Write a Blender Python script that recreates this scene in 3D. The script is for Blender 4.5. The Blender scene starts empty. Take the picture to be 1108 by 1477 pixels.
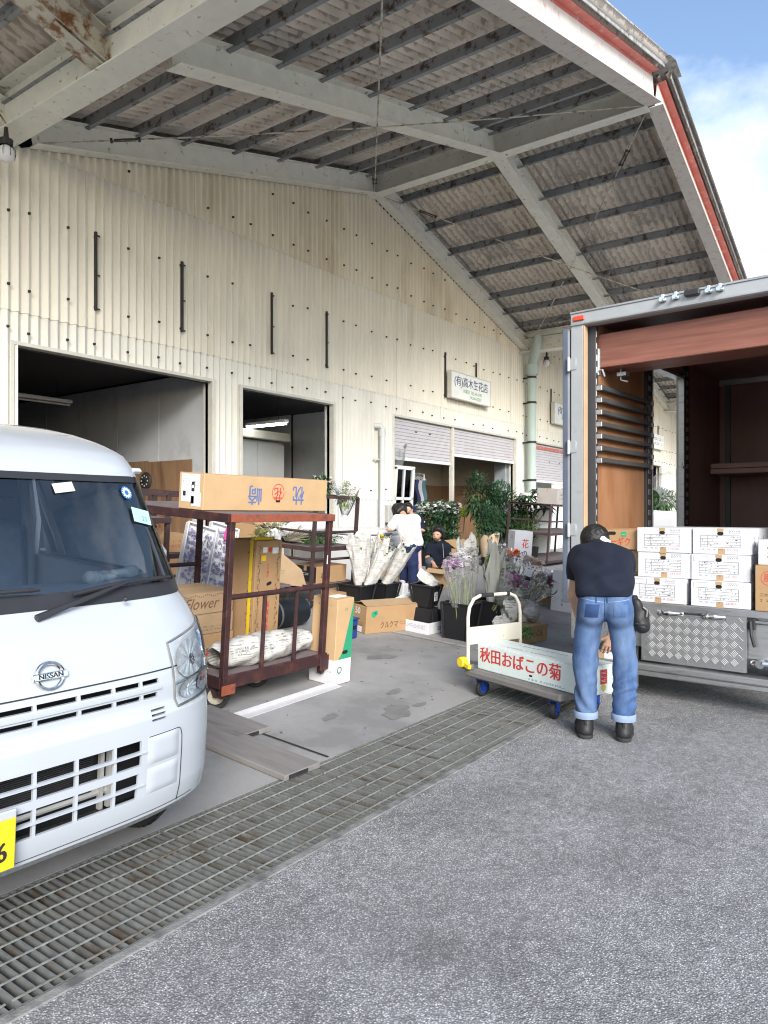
import bpy, bmesh, math, random
import numpy as np
from mathutils import Matrix, Vector
random.seed(7)
PI = math.pi
SC = bpy.context.scene
COL = SC.collection

# ------------------------------------------------------------------ camera, sky, sun, exposure
cam = bpy.data.cameras.new('camera')
camo = bpy.data.objects.new('camera', cam)
COL.objects.link(camo)
SC.camera = camo
camo.location = (0, 0, 1.45)
camo.rotation_euler = (math.radians(90), 0, math.radians(-54))
cam.sensor_fit = 'HORIZONTAL'
cam.sensor_width = 36
cam.lens = 36 * 1055 / 1108
cam.shift_y = 3.5 / 1108
cam.clip_start = 0.05
cam.clip_end = 2000

SUN_EL, SUN_AZ = math.radians(27), math.radians(228)      # direction TO the sun, azimuth from +x
sd = Vector((math.cos(SUN_EL) * math.cos(SUN_AZ), math.cos(SUN_EL) * math.sin(SUN_AZ), math.sin(SUN_EL)))
wd = bpy.data.worlds.new('World')
SC.world = wd
wd.use_nodes = True
nt = wd.node_tree
bg = nt.nodes['Background']
sky = nt.nodes.new('ShaderNodeTexSky')
sky.sky_type = 'NISHITA'
sky.sun_disc = False
sky.sun_elevation = SUN_EL
sky.sun_rotation = PI / 2 - SUN_AZ
sky.air_density = 1.0
sky.dust_density = 0.6
tc = nt.nodes.new('ShaderNodeTexCoord')
mp = nt.nodes.new('ShaderNodeMapping')
mp.inputs['Scale'].default_value = (1.0, 1.0, 1.7)
mp.inputs['Location'].default_value = (2.1, 0.1, 0.9)
n1 = nt.nodes.new('ShaderNodeTexNoise')
n1.inputs['Scale'].default_value = 2.6
n1.inputs['Detail'].default_value = 9
n1.inputs['Roughness'].default_value = 0.55
cr = nt.nodes.new('ShaderNodeValToRGB')
cr.color_ramp.elements[0].position = 0.455
cr.color_ramp.elements[1].position = 0.76
mx = nt.nodes.new('ShaderNodeMix')
mx.data_type = 'RGBA'
mx.inputs['B'].default_value = (7.0, 7.0, 7.1, 1)
L = nt.links.new
L(tc.outputs['Generated'], mp.inputs['Vector'])
L(mp.outputs['Vector'], n1.inputs['Vector'])
L(n1.outputs['Fac'], cr.inputs['Fac'])
L(cr.outputs['Color'], mx.inputs['Factor'])
L(sky.outputs['Color'], mx.inputs['A'])
L(mx.outputs['Result'], bg.inputs['Color'])
bg.inputs['Strength'].default_value = 0.07

sl = bpy.data.lights.new('sun', 'SUN')
sl.energy = 1.5
sl.angle = math.radians(28)
sl.color = (1.0, 0.95, 0.88)
so = bpy.data.objects.new('sun', sl)
COL.objects.link(so)
so.rotation_euler = sd.to_track_quat('Z', 'Y').to_euler()

SC.view_settings.view_transform = 'Standard'
SC.view_settings.look = 'None'
SC.view_settings.gamma = 1
SC.view_settings.use_curve_mapping = False
SC.view_settings.exposure = 2.0
SC.render.engine = 'CYCLES'
SC.cycles.use_denoising = True
SC.cycles.denoising_prefilter = 'ACCURATE'
SC.cycles.filter_width = 1.1
SC.cycles.max_bounces = 7
SC.cycles.diffuse_bounces = 5
SC.cycles.glossy_bounces = 3
SC.cycles.transparent_max_bounces = 16
SC.cycles.caustics_reflective = False
SC.cycles.caustics_refractive = False

# ------------------------------------------------------------------ helpers: materials
MATS = {}
def mat(name, col, rough=0.6, var=0.12, scale=6.0, bump=0.0, bscale=80.0, metal=0.0, col2=None, thr=0.6,
        soft=0.08, s2=3.0, stretch=(1, 1, 1), spec=0.4, coat=0.0, emit=None):
    if name in MATS:
        return MATS[name]
    m = bpy.data.materials.new(name)
    m.use_nodes = True
    n = m.node_tree.nodes
    l = m.node_tree.links.new
    b = n['Principled BSDF']
    tcn = n.new('ShaderNodeTexCoord')
    oi = n.new('ShaderNodeObjectInfo')
    vm = n.new('ShaderNodeVectorMath'); vm.operation = 'MULTIPLY_ADD'
    vm.inputs[1].default_value = stretch
    sc_ = n.new('ShaderNodeMath'); sc_.operation = 'MULTIPLY'; sc_.inputs[1].default_value = 37.0
    l(oi.outputs['Random'], sc_.inputs[0])
    l(tcn.outputs['Object'], vm.inputs[0])
    l(sc_.outputs[0], vm.inputs[2])
    nz = n.new('ShaderNodeTexNoise')
    nz.inputs['Scale'].default_value = scale
    nz.inputs['Detail'].default_value = 6
    nz.inputs['Roughness'].default_value = 0.6
    l(vm.outputs[0], nz.inputs['Vector'])
    rmp = n.new('ShaderNodeValToRGB')
    rmp.color_ramp.elements[0].position = 0.3
    rmp.color_ramp.elements[1].position = 0.7
    c = Vector(col)
    rmp.color_ramp.elements[0].color = (*(c * (1 - var)), 1)
    rmp.color_ramp.elements[1].color = (*(min(v * (1 + var), 0.95) for v in c), 1)
    l(nz.outputs['Fac'], rmp.inputs['Fac'])
    out = rmp.outputs['Color']
    if col2 is not None:
        n2 = n.new('ShaderNodeTexNoise')
        n2.inputs['Scale'].default_value = s2
        n2.inputs['Detail'].default_value = 8
        n2.inputs['Roughness'].default_value = 0.65
        l(vm.outputs[0], n2.inputs['Vector'])
        r2 = n.new('ShaderNodeMapRange')
        r2.inputs['From Min'].default_value = thr - soft
        r2.inputs['From Max'].default_value = thr + soft
        l(n2.outputs['Fac'], r2.inputs['Value'])
        mxn = n.new('ShaderNodeMix'); mxn.data_type = 'RGBA'
        mxn.inputs['B'].default_value = (*col2, 1)
        l(r2.outputs['Result'], mxn.inputs['Factor'])
        l(out, mxn.inputs['A'])
        out = mxn.outputs['Result']
    l(out, b.inputs['Base Color'])
    b.inputs['Roughness'].default_value = rough
    b.inputs['Metallic'].default_value = metal
    b.inputs['Specular IOR Level'].default_value = spec
    b.inputs['Coat Weight'].default_value = coat
    b.inputs['Coat Roughness'].default_value = 0.05
    if emit:
        b.inputs['Emission Color'].default_value = (*emit[0], 1)
        b.inputs['Emission Strength'].default_value = emit[1]
    if bump > 0:
        nb = n.new('ShaderNodeTexNoise')
        nb.inputs['Scale'].default_value = bscale
        nb.inputs['Detail'].default_value = 4
        l(vm.outputs[0], nb.inputs['Vector'])
        bp = n.new('ShaderNodeBump')
        bp.inputs['Strength'].default_value = bump
        bp.inputs['Distance'].default_value = 0.01
        l(nb.outputs['Fac'], bp.inputs['Height'])
        l(bp.outputs['Normal'], b.inputs['Normal'])
    MATS[name] = m
    return m

def glass_mat(name, tint=(0.8, 0.87, 0.9), ior=1.5, rough=0.0):
    m = bpy.data.materials.new(name)
    m.use_nodes = True
    n = m.node_tree.nodes; l = m.node_tree.links.new
    n.clear()
    o = n.new('ShaderNodeOutputMaterial')
    t = n.new('ShaderNodeBsdfTransparent'); t.inputs['Color'].default_value = (*tint, 1)
    g = n.new('ShaderNodeBsdfGlossy'); g.inputs['Roughness'].default_value = rough
    f = n.new('ShaderNodeFresnel'); f.inputs['IOR'].default_value = ior
    mixs = n.new('ShaderNodeMixShader')
    l(f.outputs[0], mixs.inputs[0]); l(t.outputs[0], mixs.inputs[1]); l(g.outputs[0], mixs.inputs[2])
    l(mixs.outputs[0], o.inputs['Surface'])
    return m

# ------------------------------------------------------------------ helpers: meshes
class MB:
    def __init__(self):
        self.v = []; self.f = []; self.M = None; self.mi = []
        self.cur = 0
    def add(self, vs, fs):
        k = len(self.v)
        if self.M is not None:
            vs = [self.M @ Vector(p) for p in vs]
        self.v.extend([tuple(p) for p in vs])
        self.f.extend([tuple(i + k for i in f) for f in fs])
        self.mi.extend([self.cur] * len(fs))
    def box(self, x0, x1, y0, y1, z0, z1, bev=0.0):
        x0, x1 = min(x0, x1), max(x0, x1); y0, y1 = min(y0, y1), max(y0, y1); z0, z1 = min(z0, z1), max(z0, z1)
        if bev <= 0:
            vs = [(x, y, z) for x in (x0, x1) for y in (y0, y1) for z in (z0, z1)]
            fs = [(0, 1, 3, 2), (4, 6, 7, 5), (0, 4, 5, 1), (2, 3, 7, 6), (0, 2, 6, 4), (1, 5, 7, 3)]
            self.add(vs, fs); return
        bev = min(bev, (x1 - x0) * .45, (y1 - y0) * .45, (z1 - z0) * .45)
        lo = (x0, y0, z0); hi = (x1, y1, z1)
        vs = []; ix = {}
        for sx in (0, 1):
            for sy in (0, 1):
                for sz in (0, 1):
                    s = (sx, sy, sz)
                    for a in range(3):
                        p = [(hi[i] if s[i] else lo[i]) for i in range(3)]
                        for i in range(3):
                            if i != a:
                                p[i] += -bev if s[i] else bev
                        ix[(s, a)] = len(vs); vs.append(tuple(p))
        fs = []
        for a in range(3):
            b, c = [(1, 2), (2, 0), (0, 1)][a]
            for sa in (0, 1):
                q = []
                for sb, sc2 in ((0, 0), (1, 0), (1, 1), (0, 1)):
                    s = [0, 0, 0]; s[a] = sa; s[b] = sb; s[c] = sc2
                    q.append(ix[(tuple(s), a)])
                fs.append(tuple(q if sa else q[::-1]))
            for sb in (0, 1):
                for sc2 in (0, 1):
                    s0 = [0, 0, 0]; s0[b] = sb; s0[c] = sc2; s1 = list(s0); s1[a] = 1
                    s0 = tuple(s0); s1 = tuple(s1)
                    fs.append((ix[(s0, b)], ix[(s1, b)], ix[(s1, c)], ix[(s0, c)]))
        for sx in (0, 1):
            for sy in (0, 1):
                for sz in (0, 1):
                    s = (sx, sy, sz)
                    fs.append((ix[(s, 0)], ix[(s, 1)], ix[(s, 2)]))
        self.add(vs, fs)
    def tube(self, pts, r, n=8, cap=True):
        pts = [Vector(p) for p in pts]
        m = len(pts)
        rs = r if isinstance(r, (list, tuple)) else [r] * m
        vs = []; up = None
        for i, p in enumerate(pts):
            d = (pts[min(i + 1, m - 1)] - pts[max(i - 1, 0)]).normalized()
            if up is None:
                up = Vector((0, 0, 1)) if abs(d.z) < .9 else Vector((1, 0, 0))
            a = d.cross(up).normalized(); b = a.cross(d).normalized(); up = b
            for k in range(n):
                t = 2 * PI * k / n
                vs.append(p + (a * math.cos(t) + b * math.sin(t)) * rs[i])
        fs = [(i * n + k, i * n + (k + 1) % n, (i + 1) * n + (k + 1) % n, (i + 1) * n + k) for i in range(m - 1) for k in range(n)]
        if cap:
            fs.append(tuple(range(n))[::-1]); fs.append(tuple((m - 1) * n + k for k in range(n)))
        self.add(vs, fs)
    def lathe(self, prof, n=24, M=None, cap=False):
        vs = []
        for r, z in prof:
            for k in range(n):
                t = 2 * PI * k / n
                p = Vector((r * math.cos(t), r * math.sin(t), z))
                vs.append(M @ p if M is not None else p)
        m = len(prof)
        fs = [(i * n + k, i * n + (k + 1) % n, (i + 1) * n + (k + 1) % n, (i + 1) * n + k) for i in range(m - 1) for k in range(n)]
        if cap:
            fs.append(tuple(range(n))[::-1]); fs.append(tuple((m - 1) * n + k for k in range(n)))
        self.add(vs, fs)
    def grid(self, P):
        r, c = len(P), len(P[0])
        self.add([p for row in P for p in row],
                 [(i * c + j, i * c + j + 1, (i + 1) * c + j + 1, (i + 1) * c + j) for i in range(r - 1) for j in range(c - 1)])
    def bar(self, p0, p1, w, h, up=(0, 0, 1), bev=0):
        p0 = Vector(p0); p1 = Vector(p1); d = p1 - p0; Ln = d.length; x = d / Ln
        y = Vector(up).cross(x).normalized(); z = x.cross(y)
        R = Matrix((x, y, z)).transposed().to_4x4(); R.translation = p0
        old = self.M
        self.M = (old @ R) if old is not None else R
        self.box(0, Ln, -w / 2, w / 2, -h / 2, h / 2, bev)
        self.M = old
    def ibeam(self, p0, p1, h, w, t=0.012):
        # lower flange underside on the p0-p1 line, web above
        p0 = Vector(p0); p1 = Vector(p1); d = p1 - p0; Ln = d.length; x = d / Ln
        y = Vector((0, 0, 1)).cross(x).normalized(); z = x.cross(y)
        R = Matrix((x, y, z)).transposed().to_4x4(); R.translation = p0
        old = self.M; self.M = R
        self.box(0, Ln, -w / 2, w / 2, 0, t, 0.002)
        self.box(0, Ln, -t / 2, t / 2, t, h - t)
        self.box(0, Ln, -w / 2, w / 2, h - t, h, 0.002)
        self.M = old

def mesh_of(name, mb, mats, smooth=False, fix=True):
    me = bpy.data.meshes.new(name)
    me.from_pydata(mb.v, [], mb.f)
    if not isinstance(mats, (list, tuple)):
        mats = [mats]
    for m in mats:
        me.materials.append(m)
    if len(mats) > 1:
        me.polygons.foreach_set('material_index', mb.mi)
    if fix:
        bm = bmesh.new(); bm.from_mesh(me)
        bmesh.ops.recalc_face_normals(bm, faces=bm.faces)
        bm.to_mesh(me); bm.free()
    if smooth:
        me.shade_smooth()
        me.set_sharp_from_angle(angle=math.radians(38 if smooth is True else smooth))
    me.update()
    return me

def obj(name, mb, mats, parent=None, smooth=False, loc=None, fix=True):
    o = bpy.data.objects.new(name, mb if isinstance(mb, bpy.types.Mesh) else mesh_of(name, mb, mats, smooth, fix))
    COL.objects.link(o)
    if parent is not None:
        o.parent = parent
    if loc is not None:
        o.location = loc
    return o

def tag(o, label, cat, group=None):
    o['label'] = label; o['category'] = cat
    if group: o['group'] = group
    return o

def struct(name, mb, m, **k):
    o = obj(name, mb, m, **k); o['kind'] = 'structure'; return o

SLOPE = 0.076
TILT = math.atan(SLOPE)
def gz(y):
    return max(0.0, SLOPE * (min(y, 8.9) - 2.8))

def thing(name, label, cat, x=0, y=0, z=None, rz=0.0, group=None, tilt=True, M=None):
    o = bpy.data.objects.new(name, None)
    o.empty_display_size = 0.1
    COL.objects.link(o)
    if M is None:
        zz = gz(y) if z is None else z
        M = Matrix.Translation((x, y, zz))
        if tilt and y > 2.8: M = M @ Matrix.Rotation(TILT, 4, 'X')
        M = M @ Matrix.Rotation(rz, 4, 'Z')
    o.matrix_basis = M
    tag(o, label, cat, group)
    return o

def copy_tree(o, parent=None):
    c = o.copy(); COL.objects.link(c); c.parent = parent
    for ch in list(o.children):
        copy_tree(ch, c)
    return c

TXT = {}
def text_mesh(body, size, m, ext=0.0006, shear=0.0):
    cu = bpy.data.curves.new('lettering', 'FONT')
    cu.body = body; cu.size = size; cu.extrude = ext; cu.shear = shear
    cu.align_x = 'CENTER'; cu.align_y = 'CENTER'; cu.resolution_u = 3
    t = bpy.data.objects.new('lettering', cu)
    COL.objects.link(t)
    dg = bpy.context.evaluated_depsgraph_get()
    me = bpy.data.meshes.new_from_object(t.evaluated_get(dg))
    me.name = 'lettering'
    bpy.data.objects.remove(t); bpy.data.curves.remove(cu)
    me.materials.clear(); me.materials.append(m)
    return me

def frame(n, up, loc):
    n = Vector(n).normalized(); up = Vector(up); up = (up - n * up.dot(n)).normalized()
    r = up.cross(n)
    M = Matrix((r, up, n)).transposed().to_4x4(); M.translation = Vector(loc)
    return M

def text(body, size, m, parent, loc, n, up=(0, 0, 1), squash=1.0, ext=0.0006, name='lettering', bold=0.0, shear=0.0):
    me = text_mesh(body, size, m, ext, shear)
    o = bpy.data.objects.new(name, me)
    COL.objects.link(o); o.parent = parent
    o.matrix_basis = frame(n, up, Vector(loc) + Vector(n).normalized() * 0.0012) @ Matrix.Diagonal((squash, 1, 1, 1))
    if bold:
        k = bpy.data.objects.new(name, me)
        COL.objects.link(k); k.parent = o
        k.location = (bold, bold * .3, 0.0002)
    return o

def print_lines(mb, rng, x0, x1, z0, z1, rows, n, up, loc, h=0.5):
    """small print: rows of little raised strokes in the local (r, up) plane"""
    M = frame(n, up, loc); old = mb.M; mb.M = M
    dz = (z1 - z0) / rows
    for i in range(rows):
        z = z0 + dz * (i + .5)
        x = x0
        while x < x1 - .004:
            w = rng.uniform(.25, 1.0) * dz
            if rng.random() < .82:
                a = dz * h * .5 * rng.uniform(.7, 1)
                mb.box(x, min(x + w * .8, x1), z - a, z - a + a * .35, .0006, .0014)
                if rng.random() < .7: mb.box(x, min(x + w * .8, x1), z + a * .5, z + a * .85, .0006, .0014)
                if rng.random() < .7: mb.box(x + w * .3, x + w * .3 + a * .35, z - a, z + a, .0006, .0014)
            x += w
    mb.M = old

# ------------------------------------------------------------------ helpers: signed-distance figures
def sdf_mesh(prims, h, k=0.02, wrinkle=None, cuts=()):
    """prims: (a, b, ra, rb[, k]) tapered capsules, smooth-united, surface-netted at step h; cuts: (point, normal) removes the normal side"""
    A = np.array([p[0] for p in prims]); B = np.array([p[1] for p in prims])
    R = np.array([max(p[2], p[3]) for p in prims])[:, None]
    lo = np.minimum(A - R, B - R).min(0) - .06; hi = np.maximum(A + R, B + R).max(0) + .06
    nx, ny, nz = [int(math.ceil((hi[i] - lo[i]) / h)) + 1 for i in range(3)]
    F = np.full((nx, ny, nz), 0.3, dtype=np.float32)
    for p in prims:
        a = np.array(p[0], float); b = np.array(p[1], float); ra, rb = p[2], p[3]
        kk = p[4] if len(p) > 4 else k
        r = max(ra, rb) + .075
        l0 = np.minimum(a, b) - r; h0 = np.maximum(a, b) + r
        i0 = np.maximum(((l0 - lo) / h).astype(int), 0); i1 = np.minimum(((h0 - lo) / h).astype(int) + 2, (nx, ny, nz))
        gx, gy, gz_ = [lo[i] + h * np.arange(i0[i], i1[i]) for i in range(3)]
        X = gx[:, None, None]; Y = gy[None, :, None]; Z = gz_[None, None, :]
        ab = b - a; L2 = max(ab @ ab, 1e-9)
        t = np.clip(((X - a[0]) * ab[0] + (Y - a[1]) * ab[1] + (Z - a[2]) * ab[2]) / L2, 0, 1)
        d = np.sqrt((X - a[0] - t * ab[0]) ** 2 + (Y - a[1] - t * ab[1]) ** 2 + (Z - a[2] - t * ab[2]) ** 2) - (ra + t * (rb - ra))
        S_ = F[i0[0]:i1[0], i0[1]:i1[1], i0[2]:i1[2]]
        hh = np.clip(.5 + .5 * (S_ - d) / kk, 0, 1)
        S_[...] = S_ * (1 - hh) + d * hh - kk * hh * (1 - hh)
    X = (lo[0] + h * np.arange(nx))[:, None, None]; Y = (lo[1] + h * np.arange(ny))[None, :, None]; Z = (lo[2] + h * np.arange(nz))[None, None, :]
    if wrinkle is not None:
        F += wrinkle(X, Y, Z).astype(np.float32)
    for c in cuts:
        pt, nn = np.array(c[0], float), np.array(c[1], float); nn /= np.linalg.norm(nn)
        D = ((X - pt[0]) * nn[0] + (Y - pt[1]) * nn[1] + (Z - pt[2]) * nn[2])
        if len(c) > 2:   # only near a point within radius
            q = np.array(c[2]); rr = c[3]
            D = np.where((X - q[0]) ** 2 + (Y - q[1]) ** 2 + (Z - q[2]) ** 2 < rr * rr, D, -1)
        F = np.maximum(F, D)
    s = F < 0
    cn = [(i, j, k_) for i in (0, 1) for j in (0, 1) for k_ in (0, 1)]
    cs = [s[i:nx - 1 + i, j:ny - 1 + j, k_:nz - 1 + k_] for i, j, k_ in cn]
    al = cs[0].copy(); an = cs[0].copy()
    for q in cs[1:]:
        al &= q; an |= q
    cell = an & ~al
    ci = np.argwhere(cell)
    idx = np.full(cell.shape, -1, dtype=np.int64); idx[cell] = np.arange(len(ci))
    acc = np.zeros((len(ci), 3)); cnt = np.zeros(len(ci))
    for e0 in range(8):
        for e1 in range(e0 + 1, 8):
            c0 = np.array(cn[e0]); c1 = np.array(cn[e1])
            if abs(c0 - c1).sum() != 1: continue
            f0 = F[tuple((ci + c0).T)]; f1 = F[tuple((ci + c1).T)]
            m = (f0 < 0) != (f1 < 0)
            t = np.where(m, f0 / np.where(m, f0 - f1, 1), 0)
            acc += np.where(m[:, None], c0 + t[:, None] * (c1 - c0), 0); cnt += m
    V = lo + h * (ci + acc / cnt[:, None])
    Q = []
    for ax in range(3):
        sl0 = [slice(None)] * 3; sl1 = [slice(None)] * 3
        sl0[ax] = slice(0, -1); sl1[ax] = slice(1, None)
        d = s[tuple(sl0)] != s[tuple(sl1)]
        e = np.argwhere(d)
        b, c = [i for i in range(3) if i != ax]
        e = e[(e[:, b] > 0) & (e[:, c] > 0) & (e[:, b] < (nx, ny, nz)[b] - 1) & (e[:, c] < (nx, ny, nz)[c] - 1)]
        def off(db, dc):
            q = e.copy(); q[:, b] += db; q[:, c] += dc; return idx[tuple(q.T)]
        Q.append(np.stack([off(-1, -1), off(0, -1), off(0, 0), off(-1, 0)], 1))
    Q = np.concatenate(Q)
    Q = Q[(Q >= 0).all(1)]
    mb = MB(); mb.v = [tuple(p) for p in V]; mb.f = [tuple(int(i) for i in q) for q in Q]; mb.mi = [0] * len(mb.f)
    return mb

def ellipsoid(mb, c, r, n=14, m=9, M=None):
    P = []
    for i in range(m + 1):
        ph = PI * i / m - PI / 2
        P.append([(c[0] + r[0] * math.cos(ph) * math.cos(2 * PI * j / n), c[1] + r[1] * math.cos(ph) * math.sin(2 * PI * j / n), c[2] + r[2] * math.sin(ph)) for j in range(n + 1)])
    old = mb.M
    if M is not None: mb.M = M
    mb.grid(P); mb.M = old

# ------------------------------------------------------------------ materials
M_conc = mat('concrete', (0.305, 0.305, 0.308), 0.85, .13, 2.6, .3, 140, col2=(0.205, 0.205, 0.208), thr=.56, soft=.09, s2=1.3)
M_concd = mat('old_concrete', (0.30, 0.295, 0.28), 0.9, .2, 6, .3, 120, col2=(.14, .14, .13), thr=.6, s2=5)
M_kerb = mat('kerb_concrete', (0.33, 0.33, 0.32), 0.9, .2, 9, .4, 120, col2=(.15, .15, .14), thr=.6, s2=7)
M_trench = mat('trench_floor', (0.025, 0.025, 0.025), 0.9, .3, 4, .2)
M_galv = mat('galvanised_steel', (0.20, 0.21, 0.205), 0.6, .28, 12, .05, metal=.35, col2=(.10, .075, .05), thr=.6, s2=3)
M_rod = mat('grating_rod', (0.36, 0.375, 0.37), 0.45, .25, 12, .05, metal=.5, col2=(.22, .17, .12), thr=.6, s2=3)
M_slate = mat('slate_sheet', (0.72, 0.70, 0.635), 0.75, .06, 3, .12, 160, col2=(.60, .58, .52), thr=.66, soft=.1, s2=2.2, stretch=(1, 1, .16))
M_slatem = mat('slate_sheet_cream', (0.77, 0.725, 0.63), 0.75, .07, 3, .12, 160, col2=(.62, .57, .47), thr=.66, soft=.1, s2=2.0, stretch=(1, 1, .16))  # rows turn warmer cream upwards; noise adds the weathered streaks
M_slate2 = mat('slate_sheet_deep_cream', (0.79, 0.72, 0.585), 0.75, .08, 3, .12, 160, col2=(.56, .47, .33), thr=.62, soft=.12, s2=1.6, stretch=(1, 1, .2))
M_board = mat('plain_board', (0.66, 0.66, 0.66), 0.7, .05, 3, .05, col2=(.5, .5, .49), thr=.68, s2=3)
M_trim = mat('door_trim', (0.62, 0.60, 0.53), 0.6, .08, 5, .05, col2=(.35, .28, .2), thr=.72, s2=9)
M_steel = mat('painted_steel', (0.78, 0.77, 0.70), 0.55, .07, 5, .08, 60, col2=(.27, .17, .09), thr=.655, soft=.05, s2=9, stretch=(1, 1, 1))
M_steelr = mat('rusted_steel', (0.55, 0.53, 0.45), 0.65, .1, 5, .2, 60, col2=(.20, .09, .035), thr=.55, soft=.07, s2=7)
M_purlin = mat('purlin_paint', (0.29, 0.305, 0.32), 0.6, .12, 5, .1, 60, col2=(.09, .06, .045), thr=.58, soft=.05, s2=8)
M_red = mat('red_primer', (0.55, 0.16, 0.13), 0.6, .12, 5, .08, 60, col2=(.62, .42, .36), thr=.62, s2=8)
M_pink = mat('faded_white_paint', (0.66, 0.62, 0.58), 0.6, .06, 5, .08, col2=(.55, .28, .24), thr=.63, soft=.08, s2=11)
def roof_mat(name, base, stain_shade, amt):
    """asbestos sheet seen from below: scalloped water stains, plus shade painted into the corrugation grooves"""
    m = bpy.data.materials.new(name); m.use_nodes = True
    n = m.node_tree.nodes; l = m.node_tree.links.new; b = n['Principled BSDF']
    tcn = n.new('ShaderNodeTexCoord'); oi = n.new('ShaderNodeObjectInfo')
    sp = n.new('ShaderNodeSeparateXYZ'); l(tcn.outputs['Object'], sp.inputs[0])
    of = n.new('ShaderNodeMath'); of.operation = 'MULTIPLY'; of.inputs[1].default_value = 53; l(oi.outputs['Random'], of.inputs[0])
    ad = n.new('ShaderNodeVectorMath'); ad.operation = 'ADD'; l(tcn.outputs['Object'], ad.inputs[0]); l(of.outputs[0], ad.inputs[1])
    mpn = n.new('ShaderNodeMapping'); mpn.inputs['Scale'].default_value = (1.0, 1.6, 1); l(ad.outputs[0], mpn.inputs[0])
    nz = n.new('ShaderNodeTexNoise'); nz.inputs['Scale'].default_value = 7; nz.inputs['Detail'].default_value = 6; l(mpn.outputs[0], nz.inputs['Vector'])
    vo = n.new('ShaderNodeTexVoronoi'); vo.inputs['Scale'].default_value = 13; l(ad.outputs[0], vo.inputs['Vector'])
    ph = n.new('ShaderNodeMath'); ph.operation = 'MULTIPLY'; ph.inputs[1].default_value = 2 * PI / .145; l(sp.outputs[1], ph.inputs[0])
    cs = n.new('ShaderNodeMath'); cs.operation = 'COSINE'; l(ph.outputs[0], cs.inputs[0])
    m1 = n.new('ShaderNodeMath'); m1.operation = 'MULTIPLY_ADD'; m1.inputs[1].default_value = .16; l(cs.outputs[0], m1.inputs[0]); l(nz.outputs['Fac'], m1.inputs[2])  # wave term paints shade into the grooves, on top of the noise stains
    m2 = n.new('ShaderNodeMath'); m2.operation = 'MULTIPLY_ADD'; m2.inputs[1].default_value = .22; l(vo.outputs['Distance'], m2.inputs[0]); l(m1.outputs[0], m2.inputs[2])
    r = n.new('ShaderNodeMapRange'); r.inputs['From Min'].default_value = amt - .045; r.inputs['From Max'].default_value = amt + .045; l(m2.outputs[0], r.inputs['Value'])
    mxn = n.new('ShaderNodeMix'); mxn.data_type = 'RGBA'; mxn.inputs['A'].default_value = (*base, 1); mxn.inputs['B'].default_value = (*stain_shade, 1)
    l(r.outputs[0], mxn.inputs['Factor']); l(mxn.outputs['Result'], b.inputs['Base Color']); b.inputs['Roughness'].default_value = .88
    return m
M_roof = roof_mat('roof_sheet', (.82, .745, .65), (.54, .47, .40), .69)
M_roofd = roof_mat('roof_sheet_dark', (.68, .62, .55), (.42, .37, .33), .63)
M_verge = mat('verge_slate', (0.36, 0.36, 0.36), 0.9, .2, 12, .3, 120, col2=(.18, .18, .17), thr=.58, s2=14, stretch=(1, 1, .3))
M_black = mat('black_iron', (0.03, 0.028, 0.026), 0.6, .3, 8)
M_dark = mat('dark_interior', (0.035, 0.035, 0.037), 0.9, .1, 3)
M_part = mat('partition_board', (0.52, 0.53, 0.54), 0.7, .07, 2, .03, col2=(.40, .40, .41), thr=.62, s2=1.5)
M_beige = mat('interior_beige', (0.52, 0.48, 0.40), 0.8, .06, 2)
M_ply = mat('plywood', (0.25, 0.15, 0.085), 0.65, .22, 3.0, .05, stretch=(3, 3, .5), col2=(.15, .08, .045), thr=.62, s2=2)
M_wood = mat('wood_panel', (0.32, 0.19, 0.11), 0.6, .2, 3, .05, stretch=(5, 5, .4))
M_shut = mat('shutter_paint', (0.56, 0.53, 0.55), 0.5, .05, 4, .03)
M_pipe = mat('downpipe_green', (0.44, 0.53, 0.49), 0.5, .07, 4, .03, col2=(.55, .58, .55), thr=.62, s2=2, stretch=(1, 1, .3))
M_wpipe = mat('white_pipe', (0.62, 0.63, 0.62), 0.5, .05, 4)
M_white = mat('white_plastic', (0.74, 0.75, 0.76), 0.45, .03, 5)
M_signw = mat('sign_white', (0.82, 0.82, 0.78), 0.5, .05, 5, col2=(.58, .55, .48), thr=.66, s2=4)
M_navyink = mat('navy_ink', (0.05, 0.06, 0.17), 0.6, .05)
M_greenink = mat('green_ink', (0.19, 0.36, 0.20), 0.6, .05)
M_bluegrey = mat('blue_grey_ink', (0.10, 0.16, 0.36), 0.6, .05)
M_redink = mat('red_ink', (0.58, 0.05, 0.045), 0.6, .05)
M_blackink = mat('black_ink', (0.02, 0.02, 0.025), 0.6, .05)
M_pinkink = mat('magenta_ink', (0.56, 0.05, 0.27), 0.5, .05)
M_tube = mat('lamp_tube', (0.9, 0.9, 0.9), 0.4, .01, emit=((0.95, 1.0, 0.92), 9.0))
M_offtube = mat('unlit_tube', (0.6, 0.6, 0.6), 0.3, .02)

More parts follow.
